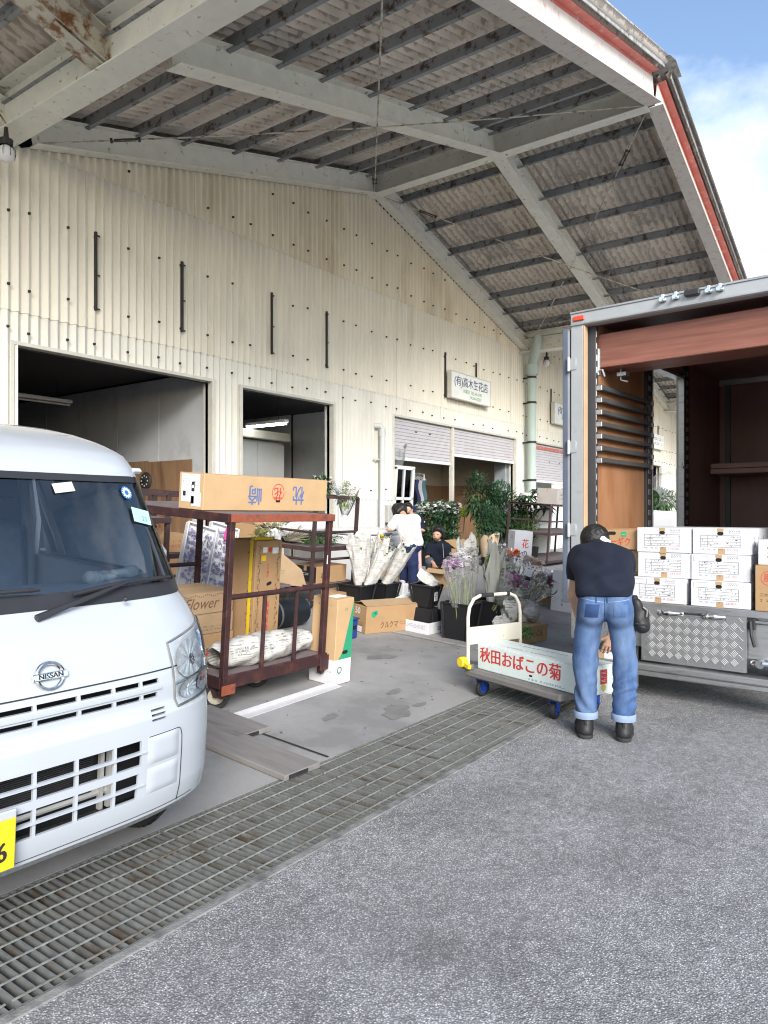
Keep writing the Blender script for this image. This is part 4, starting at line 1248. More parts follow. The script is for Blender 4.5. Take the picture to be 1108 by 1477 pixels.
# rear frame
tb('rear_pillar', -.04, .06, -.115, .0, .62, 3.14, M_frame, .008)
tb('rear_pillar', -.04, .06, -TW, -TW + .13, .62, 3.14, M_frame, .008)
tb('pillar_seal', -.046, .02, -.128, -.117, .755, 3.03, mat('pale_wood_strip', (.50, .34, .22), .6, .1), .002)
rh = tb('rear_header', -.045, .06, -TW, .0, 3.035, 3.155, M_frame, .008)
m = MB(); m.box(-.055, -.0445, -TW, -.0, 3.04, 3.052, .002); m.box(-.055, -.0445, -TW, 0, 3.14, 3.157, .002); obj('header_trim', m, M_alu, rh)
m = MB(); m.box(-.062, -.046, -.13, -.03, 3.075, 3.115, .006); obj('marker_lamp', m, mat('red_lens', (.60, .06, .03), .25, .05), truck)
m = MB()
for y in (-.78, -.88, -1.12, -1.2): m.box(-.075, -.046, y - .03, y + .03, 3.10, 3.125, .006); m.lathe([(.016, 0), (.016, .03), (0, .03)], 10, Matrix.Translation((-.075, y, 3.112)) @ Matrix.Rotation(-PI / 2, 4, 'Y')); m.box(-.07, -.046, y - .012, y + .012, 3.10, 3.16, .004)
obj('header_catch', m, M_chrome, truck)
m = MB(); m.box(-.09, -.046, -1.06, -.95, 3.10, 3.15, .008); obj('rear_camera', m, M_blackp, truck)
# door folded back against the side
dl = tb('rear_door', -.02, .93, .02, .085, .70, 3.03, M_frame, .006)
tb('door_seal', -.03, -.018, .03, .075, .70, 3.03, M_seal, .003, dl)
for z in (2.72, 2.02, 1.32):
    m = MB(); m.lathe([(0, -.06), (.014, -.06), (.014, .06), (0, .06)], 12, Matrix.Translation((-.052, .012, z))); m.box(-.048, -.0405, -.055, .008, z - .05, z + .05, .003); obj('hinge', m, M_frame, truck, smooth=True)
dr = tb('rear_door', -.02, .93, -TW - .085, -TW - .02, .70, 3.03, M_frame, .006)
# sill, tail and tread plate
tb('rear_sill', -.05, .06, -TW, 0, .70, .756, M_alu, .006)
tb('rear_sill', -.06, .02, -TW, 0, .665, .685, M_alu, .006)
tb('rear_beam', -.035, .05, -TW, -.0, .40, .664, M_alu, .006)
tb('bumper', -.13, .05, -TW, -.05, .235, .285, M_alu, .010)
tb('bumper', -.12, .04, -TW, -.05, .19, .232, M_alu, .010)
tp = MB()
Y0, Y1 = -1.385, -.62
poly = [(Y0, .305), (Y1, .305), (Y1, .715), (Y1 - .125, .715), (Y1 - .125, .672), (Y0 + .14, .672), (Y0 + .14, .705), (Y0, .705)]
tp.add([(-.075, y, z) for y, z in poly] + [(-.055, y, z) for y, z in poly], [tuple(range(8)), tuple(range(15, 7, -1))] + [(i, (i + 1) % 8, 8 + (i + 1) % 8, 8 + i) for i in range(8)])
plate = obj('tread_plate', tp, M_tread, truck)
m = MB(); m2 = MB()
def inpoly(y, z):
    if not (Y0 + .03 < y < Y1 - .03 and .335 < z < .685): return False
    if z > .645 and not (y > Y1 - .105 or y < Y0 + .115): return False
    return True
s_ = .047
for i in range(-24, 40):
    for j in range(-24, 40):
        y = (Y0 + Y1) / 2 + (i - j) * s_ * .7071; z = .335 + (i + j) * s_ * .7071
        if not inpoly(y, z): continue
        mm = m if (i % 2) == (j % 2) else m2
        R = Matrix.Translation((-.0755, y, z)) @ Matrix.Rotation(PI / 4, 4, 'X')
        for q in range(4):
            mm.M = R; o_ = -.0165 + q * .011
            if mm is m: mm.box(-.003, .001, o_ - .004, o_ + .004, -.022, .022, .0015)
            else: mm.box(-.003, .001, -.022, .022, o_ - .004, o_ + .004, .0015)
o = obj('tread_pattern', m, M_treadhi, plate); o['kind'] = 'stuff'  # lighter copy of the plate metal, painting in this hatch's reflection
o = obj('tread_pattern', m2, M_tread, plate); o['kind'] = 'stuff'
m = MB()
for y in (Y1 - .02, Y1 - .35, Y1 - .6, Y0 + .02):
    for z in (.325, .63): m.lathe([(.006, 0), (.006, .006), (0, .006)], 8, Matrix.Translation((-.075, y, z)) @ Matrix.Rotation(-PI / 2, 4, 'Y'))
o = obj('rivets', m, M_alu, plate); o['kind'] = 'stuff'
for yc in (-.84, -1.17):
    m = MB(); m.tube([(-.06, yc - .07, .69), (-.085, yc, .692), (-.06, yc + .07, .69)], [.012, .018, .012], 8); m.lathe([(.02, 0), (.02, .04), (0, .045)], 10, Matrix.Translation((-.05, yc + .06, .69)) @ Matrix.Rotation(-PI / 2, 4, 'Y')); m.box(-.07, -.045, yc - .1, yc + .1, .675, .705, .006); obj('door_latch', m, M_chrome, truck, smooth=True)
m = MB(); m.tube([(-.07, -1.41, .68), (-.085, -1.42, .58), (-.08, -1.44, .5)], .012, 8); m.box(-.07, -.04, -1.44, -1.39, .62, .7, .005); obj('plate_catch', m, M_blackp, truck)
m = MB(); m.tube([(-.05, -1.42, .38), (-.10, -1.5, .39), (-.06, -1.62, .385)], .02, 8); m.lathe([(.03, 0), (.03, .05), (0, .05)], 10, Matrix.Translation((-.06, -1.48, .385)) @ Matrix.Rotation(-PI / 2, 4, 'Y')); obj('tow_pin', m, M_chrome, truck, smooth=True)
tb('tail_lamp_box', -.07, .04, -1.85, -1.55, .30, .40, M_blackp, .01)
tb('tail_lamp_box', -.07, .04, -.44, -.12, .30, .40, M_blackp, .01)
tb('chassis_rail', .1, 5.6, -.75, -.62, .45, .64, M_blackp); tb('chassis_rail', .1, 5.6, -1.4, -1.27, .45, .64, M_blackp)
for x in (1.0, 4.6):
    for y in (-.28, -1.72):
        Mx = Matrix.Translation((x, y, .36)) @ Matrix.Rotation(PI / 2, 4, 'X')
        m = MB(); m.lathe([(.2, -.1), (.33, -.1), (.36, -.06), (.36, .06), (.33, .1), (.2, .1)], 30, Mx); w_ = obj('wheel', m, M_rubber, truck, smooth=True)
        m = MB(); m.lathe([(0, .05), (.1, .05), (.2, .02), (.21, .1), (.21, -.1), (0, -.1)], 20, Mx); obj('rim', m, M_galv, w_, smooth=True)
tb('mudguard', .55, .57, -.5, -.05, .16, .6, M_rubber)
cb = tb('cab', 3.85, 5.4, -1.85, -.15, .55, 2.2, M_vwhite, .12)
tb('cab_window', 5.36, 5.41, -1.7, -.3, 1.35, 2.0, M_blackp, .02, cb)

# ------------------------------------------------------------------ cartons, carts and goods
M_card = mat('cardboard', (0.38, 0.24, 0.125), 0.8, .09, 5, .3, 9)
M_cardl = mat('cardboard_light', (0.49, 0.33, 0.18), 0.8, .07, 5, .3, 9)
M_cardd = mat('cardboard_grey', (0.34, 0.24, 0.145), 0.85, .1, 5, .3, 9)
M_wcard = mat('white_carton', (0.62, 0.63, 0.66), 0.6, .03, 6, .25, 9)
M_mint = mat('mint_carton', (0.70, 0.79, 0.77), 0.6, .04, 30, .2, 14)
M_tape = mat('brown_tape', (0.42, 0.29, 0.17), 0.35, .05, 10)
M_paper = mat('label_paper', (0.74, 0.75, 0.77), 0.6, .02, 10)
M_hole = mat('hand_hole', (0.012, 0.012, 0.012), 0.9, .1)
M_greenb = mat('green_print', (0.03, 0.30, 0.16), 0.5, .03)
M_greyink = mat('grey_ink', (0.10, 0.10, 0.12), 0.6, .05)
M_brownink = mat('brown_ink', (0.13, 0.075, 0.04), 0.7, .1)
M_rust = mat('cart_rust_paint', (0.036, 0.014, 0.016), 0.6, .25, 8, .25, 60, col2=(.08, .03, .022), thr=.58, s2=9)
M_rusto = mat('cart_orange_rust', (0.28, 0.075, 0.04), 0.65, .25, 9, .2, 60, col2=(.12, .05, .04), thr=.58, s2=9)
M_darkrack = mat('rack_dark_paint', (0.05, 0.03, 0.03), 0.6, .25, 8, .15, 60, col2=(.11, .05, .035), thr=.62, s2=9)
M_deck = mat('cart_deck', (0.16, 0.13, 0.135), 0.8, .2, 6, .2, 50)
M_blackb = mat('bucket_black', (0.012, 0.012, 0.014), 0.4, .1, 6)

def news_mat(name, sc=1.0):
    m = bpy.data.materials.new(name); m.use_nodes = True
    n = m.node_tree.nodes; l = m.node_tree.links.new; b = n['Principled BSDF']
    tcn = n.new('ShaderNodeTexCoord'); sp = n.new('ShaderNodeSeparateXYZ'); l(tcn.outputs['Object'], sp.inputs[0])
    ad = n.new('ShaderNodeMath'); ad.operation = 'ADD'; l(sp.outputs[0], ad.inputs[0]); l(sp.outputs[1], ad.inputs[1])
    cb = n.new('ShaderNodeCombineXYZ'); l(ad.outputs[0], cb.inputs[0]); l(sp.outputs[2], cb.inputs[1])
    br = n.new('ShaderNodeTexBrick'); l(cb.outputs[0], br.inputs['Vector'])
    br.inputs['Scale'].default_value = 1.0
    br.inputs['Brick Width'].default_value = .055 * sc; br.inputs['Row Height'].default_value = .011 * sc
    br.inputs['Mortar Size'].default_value = .0035 * sc; br.inputs['Mortar Smooth'].default_value = .4; br.offset = .0
    br.inputs['Color1'].default_value = (.13, .13, .13, 1); br.inputs['Color2'].default_value = (.45, .45, .44, 1); br.inputs['Mortar'].default_value = (.52, .515, .49, 1)
    br.inputs['Bias'].default_value = .1
    nz = n.new('ShaderNodeTexNoise'); nz.inputs['Scale'].default_value = 13; nz.inputs['Detail'].default_value = 3; l(tcn.outputs['Object'], nz.inputs['Vector'])
    rm = n.new('ShaderNodeMapRange'); rm.inputs['From Min'].default_value = .42; rm.inputs['From Max'].default_value = .52; l(nz.outputs['Fac'], rm.inputs['Value'])
    mxn = n.new('ShaderNodeMix'); mxn.data_type = 'RGBA'; mxn.inputs['A'].default_value = (.54, .53, .505, 1)
    l(rm.outputs[0], mxn.inputs['Factor']); l(br.outputs['Color'], mxn.inputs['B']); l(mxn.outputs['Result'], b.inputs['Base Color'])
    b.inputs['Roughness'].default_value = .85
    return m
M_news = news_mat('newspaper')
def film_mat():
    m = bpy.data.materials.new('clear_film'); m.use_nodes = True
    n = m.node_tree.nodes; l = m.node_tree.links.new; n.clear()
    o = n.new('ShaderNodeOutputMaterial'); t = n.new('ShaderNodeBsdfTransparent'); g = n.new('ShaderNodeBsdfGlossy'); g.inputs['Roughness'].default_value = .22
    tr_ = n.new('ShaderNodeBsdfTranslucent'); tr_.inputs['Color'].default_value = (.9, .91, .93, 1); ma = n.new('ShaderNodeMixShader'); ma.inputs[0].default_value = .5
    d = n.new('ShaderNodeBsdfDiffuse'); d.inputs['Color'].default_value = (.88, .89, .92, 1)
    m1 = n.new('ShaderNodeMixShader'); m1.inputs[0].default_value = .24; l(d.outputs[0], ma.inputs[1]); l(tr_.outputs[0], ma.inputs[2]); l(t.outputs[0], m1.inputs[1]); l(ma.outputs[0], m1.inputs[2])
    f = n.new('ShaderNodeFresnel'); f.inputs['IOR'].default_value = 1.3
    m2 = n.new('ShaderNodeMixShader'); l(f.outputs[0], m2.inputs[0]); l(m1.outputs[0], m2.inputs[1]); l(g.outputs[0], m2.inputs[2]); l(m2.outputs[0], o.inputs['Surface'])
    return m
M_film = film_mat()

FACE = {'front': ((0, -1, 0), (0, 0, 1)), 'left': ((-1, 0, 0), (0, 0, 1)), 'right': ((1, 0, 0), (0, 0, 1)), 'back': ((0, 1, 0), (0, 0, 1)), 'top': ((0, 0, 1), (0, 1, 0))}
def fpos(face, L_, W_, H_, u, v):
    """u across (-.5...5), v up (0..1) on a face of a box standing on z=0"""
    if face == 'front': return (u * L_, -W_ / 2, v * H_)
    if face == 'left': return (-L_ / 2, -u * W_, v * H_)
    if face == 'right': return (L_ / 2, u * W_, v * H_)
    if face == 'top': return (u * L_, (v - .5) * W_, H_)
    return (-u * L_, W_ / 2, v * H_)

class Carton:
    def __init__(s, label, x, y, L_, W_, H_, rz=0.0, z=None, mm=None, group=None, tilt=True, cat='cardboard box', name='cardboard_box', M=None, lid=True, tape=True, tmat=None):
        s.L, s.W, s.H = L_, W_, H_
        s.t = thing(name, label, cat, x, y, z, rz, group, tilt, M)
        mm = mm or M_card; s.mm = mm
        m = MB(); m.box(-L_ / 2, L_ / 2, -W_ / 2, W_ / 2, 0, H_ - .004, .004); obj('carton', m, mm, s.t)
        if lid:
            long_x = L_ >= W_
            for k in (-1, 1):
                m = MB()
                if long_x: m.box(-L_ / 2 + .002, L_ / 2 - .002, min(k * .0015, k * W_ / 2 - k * .001), max(k * .0015, k * W_ / 2 - k * .001), H_ - .004, H_, .0015)
                else: m.box(min(k * .0015, k * L_ / 2 - k * .001), max(k * .0015, k * L_ / 2 - k * .001), -W_ / 2 + .002, W_ / 2 - .002, H_ - .004, H_, .0015)
                obj('lid_flap', m, mm, s.t)
            if tape:
                m = MB()
                if long_x:
                    m.box(-L_ / 2 - .001, L_ / 2 + .001, -.025, .025, H_ + .0002, H_ + .001); m.box(-L_ / 2 - .0012, -L_ / 2 - .0002, -.025, .025, H_ - .07, H_ + .001); m.box(L_ / 2 + .0002, L_ / 2 + .0012, -.025, .025, H_ - .07, H_ + .001)
                else:
                    m.box(-.025, .025, -W_ / 2 - .001, W_ / 2 + .001, H_ + .0002, H_ + .001); m.box(-.025, .025, -W_ / 2 - .0012, -W_ / 2 - .0002, H_ - .07, H_ + .001)
                obj('tape', m, tmat or M_tape, s.t)
    def txt(s, face, body, size, mm, u, v, up=None, squash=1.0, bold=0.0):
        n, u0 = FACE[face]
        return text(body, size, mm, s.t, fpos(face, s.L, s.W, s.H, u, v), n, up or u0, squash, .0004, bold=bold)
    def rect(s, face, u, v, w, h, mm, name='label', d=.001, off=0):
        n, up = FACE[face]
        m = MB(); m.M = frame(n, up, fpos(face, s.L, s.W, s.H, u, v)); m.box(-w / 2, w / 2, -h / 2, h / 2, .0002 + off, d + off)
        return obj(name, m, mm, s.t)
    def lines(s, face, u, v, w, h, rows, mm, seed=1, name='print', up=None):
        n, u0 = FACE[face]
        m = MB(); print_lines(m, random.Random(seed), -w / 2, w / 2, -h / 2, h / 2, rows, n, up or u0, fpos(face, s.L, s.W, s.H, u, v))
        o = obj(name, m, mm, s.t); o['kind'] = 'stuff'; return o
    def hole(s, face, u, v, w=.085, h=.03, rot=0):
        n, up = FACE[face]
        m = MB(); m.M = frame(n, up, fpos(face, s.L, s.W, s.H, u, v)) @ Matrix.Rotation(rot, 4, 'Z')
        k = 10; P = []
        for i in range(k + 1): a = PI / 2 + PI * i / k; P.append((-w / 2 + h / 2 + h / 2 * math.cos(a), h / 2 * math.sin(a), .0012))
        for i in range(k + 1): a = -PI / 2 + PI * i / k; P.append((w / 2 - h / 2 + h / 2 * math.cos(a), h / 2 * math.sin(a), .0012))
        m.add(P, [tuple(range(len(P)))])
        return obj('hand_hole', m, M_hole, s.t)
    def ring(s, face, u, v, r, mm, w=.006):
        n, up = FACE[face]
        m = MB(); m.lathe([(r - w, .001), (r, .001)], 32, frame(n, up, fpos(face, s.L, s.W, s.H, u, v)))
        return obj('print_ring', m, mm, s.t)
    def vine(s, face, u, w, mm, seed=3, n=70):
        nn, up = FACE[face]; rg = random.Random(seed)
        m = MB(); m.M = frame(nn, up, fpos(face, s.L, s.W, s.H, u, .5)); H2 = s.H / 2
        for i in range(n):
            z = -H2 + .03 + (s.H - .06) * i / n; x = w * .4 * math.sin(i * .9) + rg.uniform(-.3, .3) * w
            a = rg.uniform(0, 6); q = rg.uniform(.006, .014)
            m.add([(x, z, .001), (x + q * math.cos(a + .5), z + q * math.sin(a + .5), .001), (x + 1.7 * q * math.cos(a), z + 1.7 * q * math.sin(a), .001), (x + q * math.cos(a - .5), z + q * math.sin(a - .5), .001)], [(0, 1, 2, 3)])
            if i % 3 == 0: m.box(x - .002, x + .002, z, z + .03, .0006, .001)
        return obj('printed_vine', m, mm, s.t)

# ---- rusty two-deck trolley
cart = thing('rusty_trolley', 'tall dark red rusty steel trolley with a flat top right beside the white van', 'trolley', 3.42, 3.87)
CW, CD, CT = 1.03, 1.55, 1.375
def cpart(name, mm, *boxes, bev=.003, par=cart):
    m = MB()
    for b in boxes: m.box(*b, bev)
    return obj(name, m, mm, par)
for x in (.0, CW):
    for y in (0, CD):
        cpart('post', M_rust, (x - .022, x + .022, y - .022, y + .022, .10, CT - .05))
cpart('top_front_edge', M_rusto, (-.02, CW + .03, -.035, -.012, CT - .055, CT))
cpart('top_side_edge', M_rust, (-.035, -.012, -.012, CD + .03, CT - .06, CT)); cpart('top_side_edge', M_rust, (CW + .012, CW + .035, -.012, CD + .03, CT - .06, CT))
cpart('top_deck', M_deck, (-.012, CW + .012, -.012, CD + .03, CT - .02, CT - .004))
cpart('deck', M_deck, (-.02, CW + .02, -.01, CD + .02, .235, .252))
cpart('deck_edge', M_rust, (-.03, CW + .03, -.035, -.011, .17, .262)); cpart('deck_edge', M_rust, (-.04, -.021, -.01, CD + .03, .17, .25)); cpart('deck_edge', M_rust, (CW + .021, CW + .04, -.01, CD + .03, .17, .25))
cpart('corner_plate', M_rust, (CW - .06, CW + .045, -.042, -.036, .13, .25)); cpart('corner_plate', M_rusto, (-.045, .08, -.042, -.036, .13, .2))
m = MB(); m.tube([(0, -.0, .80), (CW, -.0, .80)], .019, 10); obj('guard_rail', m, M_rust, cart, smooth=True)
for x in (.36, .70):
    m = MB(); m.tube([(x, 0, .25), (x, 0, .80)], .016, 8); obj('guard_bar', m, M_rust, cart, smooth=True)
m = MB(); m.tube([(0, CD, .80), (CW, CD, .80)], .019, 10); obj('guard_rail', m, M_rust, cart, smooth=True)
m = MB(); m.box(CW - .03, CW - .022, -.026, -.0225, .98, 1.05); obj('scratch_mark', m, M_white, cart)
def caster(par, x, y, r=.085, w=.04, mm=None, mrim=None, rz=0.0, top=.17):
    Mx = Matrix.Translation((x, y, r)) @ Matrix.Rotation(rz, 4, 'Z') @ Matrix.Rotation(PI / 2, 4, 'Y')
    m = MB(); m.lathe([(r * .62, -w / 2), (r * .93, -w / 2), (r, -w / 2 + .006), (r, w / 2 - .006), (r * .93, w / 2), (r * .62, w / 2)], 24, Mx); c = obj('caster', m, M_rubber, par, smooth=True)
    m = MB(); m.lathe([(0, .021), (r * .25, .024), (r * .3, w * .35), (r * .64, w * .4), (r * .64, -w * .4), (r * .3, -w * .35), (r * .25, -.024), (0, -.021)], 20, Mx); obj('rim', m, mrim or M_galv, c, smooth=True)
    m = MB(); m.M = Matrix.Translation((x, y, 0)) @ Matrix.Rotation(rz, 4, 'Z')
    for s in (-1, 1):
        xx = s * (w / 2 + .006)
        m.add([(xx - .003, -.018, r - .01), (xx - .003, .018, r - .01), (xx - .003, .045, top - .015), (xx - .003, -.045, top - .015), (xx + .003, -.018, r - .01), (xx + .003, .018, r - .01), (xx + .003, .045, top - .015), (xx + .003, -.045, top - .015)],
              [(0, 1, 2, 3), (7, 6, 5, 4), (0, 3, 7, 4), (1, 5, 6, 2), (3, 2, 6, 7)])
    m.box(-w / 2 - .012, w / 2 + .012, -.05, .05, top - .02, top, .003); m.lathe([(.012, -w / 2 - .014), (.012, w / 2 + .014)], 10, Matrix.Translation((0, 0, r)) @ Matrix.Rotation(PI / 2, 4, 'Y'), cap=True)
    obj('fork', m, mm or M_galv, c)
M_cream = mat('caster_cream', (.40, .37, .30), .6, .15, 10)
caster(cart, .03, .10, .095, .045, mm=M_rust, mrim=M_cream, rz=.9); caster(cart, CW - .42, .30, .095, .045, mm=M_rust, mrim=M_cream, rz=1.0); caster(cart, .03, CD - .1, .095, .045, mm=M_rust, mrim=M_cream); caster(cart, CW - .05, CD - .1, .095, .045, mm=M_rust, mrim=M_cream)

def on_cart(lx, ly, lz, rz=0):
    return cart.matrix_basis @ Matrix.Translation((lx, ly, lz)) @ Matrix.Rotation(rz, 4, 'Z')
# long flower carton on top, printed upside down
c = Carton('long tan flower carton on top of the rusty trolley, its lettering upside down', 0, 0, 1.34, .27, .265, mm=M_cardl, M=on_cart(.69, .46, CT + .001), tape=False)
dn = (0, 0, -1)
c.txt('front', '崎', .16, M_bluegrey, -.125, .5, dn, .95, .004); c.txt('front', '枕', .16, M_bluegrey, .235, .53, dn, .9, .004)
c.txt('front', '花', .105, M_redink, .06, .55, dn, .95, .003); c.ring('front', .06, .55, .068, M_redink, .006); c.hole('front', .06, .29, .05, .018)
c.rect('left', -.03, .58, .20, .2, M_paper); c.rect('left', .22, .28, .1, .1, M_paper, off=.001)
c.lines('left', -.05, .75, .17, .07, 3, M_greyink, 4); c.lines('left', -.05, .45, .15, .05, 3, M_blackink, 6); c.rect('left', .08, .62, .032, .07, M_blackink, 'print', off=.001); c.rect('left', .08, .62, .016, .022, M_paper, 'print', off=.002); c.rect('left', -.27, .42, .03, .035, M_blackink, 'print', off=.001)
c.rect('left', .07, .26, .035, .055, M_blackink, 'print', off=.001); c.lines('left', .22, .28, .07, .07, 3, M_blackink, 9)
# tall carton standing on the lower deck
c = Carton('tall brown carton with printed vines standing on the lower deck of the rusty trolley', 0, 0, .30, .27, .86, mm=M_card, M=on_cart(.94, .69, .2535), tape=False)
c.vine('front', -.36, .022, M_brownink, 4, 60); c.vine('front', .36, .022, M_brownink, 8, 60); c.vine('left', .30, .04, M_brownink, 5, 90)
c.hole('front', .05, .58, .06, .028, .25); c.hole('front', 0, .07, .03, .05)
c.rect('front', -.16, .91, .05, .045, M_paper); c.rect('front', .24, .90, .07, .05, M_paper); c.rect('front', -.2, .83, .055, .045, M_yell); c.ring('front', .04, .91, .022, M_redink, .022)
for k, ch in enumerate('横倒厳禁'): c.txt('front', ch, .058, M_redink, 0.0, .37 - k * .075, squash=.9, bold=.003)
for k, ch in enumerate('水平輸送'): c.txt('front', ch, .026, M_redink, -.02, .76 - k * .035)
tt = thing('yellow_strap', 'yellow strap hooked over the top of the tall carton in the rusty trolley', 'strap', M=on_cart(.94, .69, .2535))
m = MB(); m.box(-.158, -.153, -.10, -.07, -.005, .868); obj('band', m, mat('strap_yellow', (.72, .52, .02), .5, .05), tt)
m = MB(); m.M = Matrix.Rotation(.05, 4, 'Z'); m.box(-.158, .06, -.115, -.07, .863, .885, .006); obj('hook', m, MATS['strap_yellow'], tt)
# three stacked flower cartons
for k, (h, lab) in enumerate(((.115, 'bottom flat flower carton of the three under the van side of the rusty trolley'), (.16, 'middle flower carton of the stack of three in the rusty trolley'), (.17, 'top brown carton with script lettering Flower in the rusty trolley'))):
    z = .2535 + (0, .117, .279)[k]
    c = Carton(lab, 0, 0, .62, .44, h, mm=M_cardd if k else M_card, M=on_cart(.39, .90 + .01 * k, z), group='flower cartons stacked in the trolley', tape=False)
    if k == 2:
        text('Flower', .125, M_brownink, c.t, fpos('front', .62, .44, h, -.04, .48), (0, -1, 0), (.0, 0, 1), .95, .0004, shear=.38)
        rg = random.Random(2); m = MB(); m.M = frame((0, -1, 0), (0, 0, 1), fpos('front', .62, .44, h, 0, .86))
        for i in range(26): x = -.25 + i * .02; q = .006; y = .008 * math.sin(i); m.add([(x, y, .001), (x + q, y + q, .001), (x + 2 * q, y, .001), (x + q, y - q, .001)], [(0, 1, 2, 3)])
        obj('printed_vine', m, M_brownink, c.t)
    if k == 1: c.lines('front', .1, .3, .4, .05, 2, M_brownink, 7)

def leaf(m, p, d, L_, w, rng, droop=.3):
    d = Vector(d).normalized(); a = d.cross(Vector((0, 0, 1)))
    if a.length < .05: a = Vector((1, 0, 0))
    a.normalize(); p = Vector(p); u = a.cross(d)
    q = p + d * L_ * .5 + u * L_ * .08; e = p + d * L_ - Vector((0, 0, L_ * droop))
    m.add([p, q + a * w, e, q - a * w, q - u * w * .35], [(0, 1, 4), (1, 2, 4), (2, 3, 4), (3, 0, 4)])
def rdir(rng, zmin=-1.0):
    while True:
        v = Vector((rng.uniform(-1, 1), rng.uniform(-1, 1), rng.uniform(zmin, 1)))
        if .1 < v.length < 1: return v.normalized()
def foliage(m, c, r, n, L_, w, rng, up=.2, droop=.3):
    for i in range(n):
        v = rdir(rng); q = rng.random() ** .45
        p = Vector((c[0] + v.x * r[0] * q, c[1] + v.y * r[1] * q, c[2] + v.z * r[2] * q))
        leaf(m, p, v + Vector((0, 0, up)), L_ * rng.uniform(.6, 1.2), w * rng.uniform(.7, 1.2), rng, droop)
M_leaf = mat('leaf_green', (0.055, 0.12, 0.035), 0.5, .35, 9, spec=.4)
M_leafl = mat('leaf_light', (0.16, 0.24, 0.06), 0.5, .3, 9)
M_leafd = mat('leaf_dark', (0.03, 0.075, 0.035), 0.45, .35, 9)
M_leafg = mat('leaf_grey_green', (0.12, 0.17, 0.11), 0.6, .3, 9)
M_stem = mat('stem_green', (0.18, 0.25, 0.08), 0.6, .25, 20)
FL = {}
def fmat(n_, c):
    if n_ not in FL: FL[n_] = mat('petal_' + n_, c, .6, .12, 20)
    return FL[n_]
def blossom(m, p, r, rng, n=9, up=(0, 0, 1)):
    """a small flower head: two whorls of petals"""
    M_ = frame(Vector(up) + rdir(rng) * .5, (1, .3, .2), p)
    for ring, rr, dz in ((0, r, .0), (1, r * .6, r * .3)):
        for k in range(n):
            a = 2 * PI * k / n + ring * .3; b = PI / n * .9
            old = m.M; m.M = M_
            m.add([(0, 0, dz), (rr * .6 * math.cos(a - b), rr * .6 * math.sin(a - b), dz + r * .12), (rr * math.cos(a), rr * math.sin(a), dz + r * (.1 + .3 * ring)), (rr * .6 * math.cos(a + b), rr * .6 * math.sin(a + b), dz + r * .12)], [(0, 1, 2, 3)])
            m.M = old
def cone_wrap(p, d, r0, r1, h, seed, n=26, m_=9, ragged=.06, flat=1.0, crumple=.12):
    rng = random.Random(seed); d = Vector(d).normalized()
    M_ = frame(d, (0.3, 1, 0.1), p); ph = [rng.uniform(0, 6) for _ in range(6)]
    P = []
    for i in range(m_ + 1):
        t = i / m_; rowp = []
        for j in range(n + 1):
            a = 2 * PI * (j % n) / n
            r = (r0 + (r1 - r0) * t ** .8) * (1 + crumple * (math.sin(3 * a + ph[0] + 3 * t) + .7 * math.sin(7 * a + ph[1] - 5 * t) + .6 * math.sin(12 * a + 9 * t + ph[2])) * (.3 + .7 * t) * .6)
            z = h * t + (ragged * (math.sin(2 * a + ph[3]) + .6 * math.sin(5 * a + ph[4])) * t ** 3)
            rowp.append(M_ @ Vector((r * math.cos(a), r * flat * math.sin(a), z)))
        P.append(rowp)
    m = MB(); m.grid(P); return m, M_
def bouquet(name, label, cat, p, d, h, r0, r1, seed, wrap='news', flower=None, nf=12, fr=.03, leafm=None, nl=40, stems=.25, group=None, extra=None, zlo=.6, flat=1.0, ragged=.05, ll=.08, crumple=.16):
    rng = random.Random(seed)
    t = thing(name, label, cat, p[0], p[1], p[2], tilt=False, group=group)
    d = Vector(d).normalized()
    wm, M_ = cone_wrap((0, 0, 0), d, r0, r1, h, seed, n=44, m_=18, flat=flat, ragged=ragged, crumple=crumple * (1.7 if wrap == 'film' else 1))
    if wrap: obj('wrapping', wm, {'news': M_news, 'film': M_film, 'paper': M_kraft}[wrap], t, smooth=(12 if wrap == 'film' else 25))
    if stems > 0:
        m = MB()
        for i in range(9):
            a = rng.uniform(0, 6); q = r0 * .7 * rng.random()
            s0 = M_ @ Vector((q * math.cos(a), q * math.sin(a), -stems)); s1 = M_ @ Vector((r0 * .8 * math.cos(a), r0 * .8 * math.sin(a), h * .6)); m.tube([s0, s1], .005, 5)
        obj('stems', m, M_stem, t)
    if leafm is not None:
        m = MB()
        for i in range(nl):
            a = rng.uniform(0, 6); q = r1 * .8 * math.sqrt(rng.random()); z = h * rng.uniform(zlo, 1.06)
            pp = M_ @ Vector((q * math.cos(a), q * math.sin(a), z)); leaf(m, pp, d + rdir(rng) * .9, ll * rng.uniform(.6, 1.2), ll * .22, rng)
        obj('leaves', m, leafm, t)
    if flower is not None:
        m = MB()
        for i in range(nf):
            a = rng.uniform(0, 6); q = r1 * .85 * math.sqrt(rng.random()); z = h * rng.uniform(.86, 1.10)
            blossom(m, M_ @ Vector((q * math.cos(a), q * math.sin(a), z)), fr * rng.uniform(.8, 1.2), rng, up=d)
        o = obj('flower_heads', m, flower, t); o['kind'] = 'stuff'
    return t
M_kraft = mat('grey_mesh_paper', (0.36, 0.37, 0.33), 0.85, .1, 90, .2, 120)

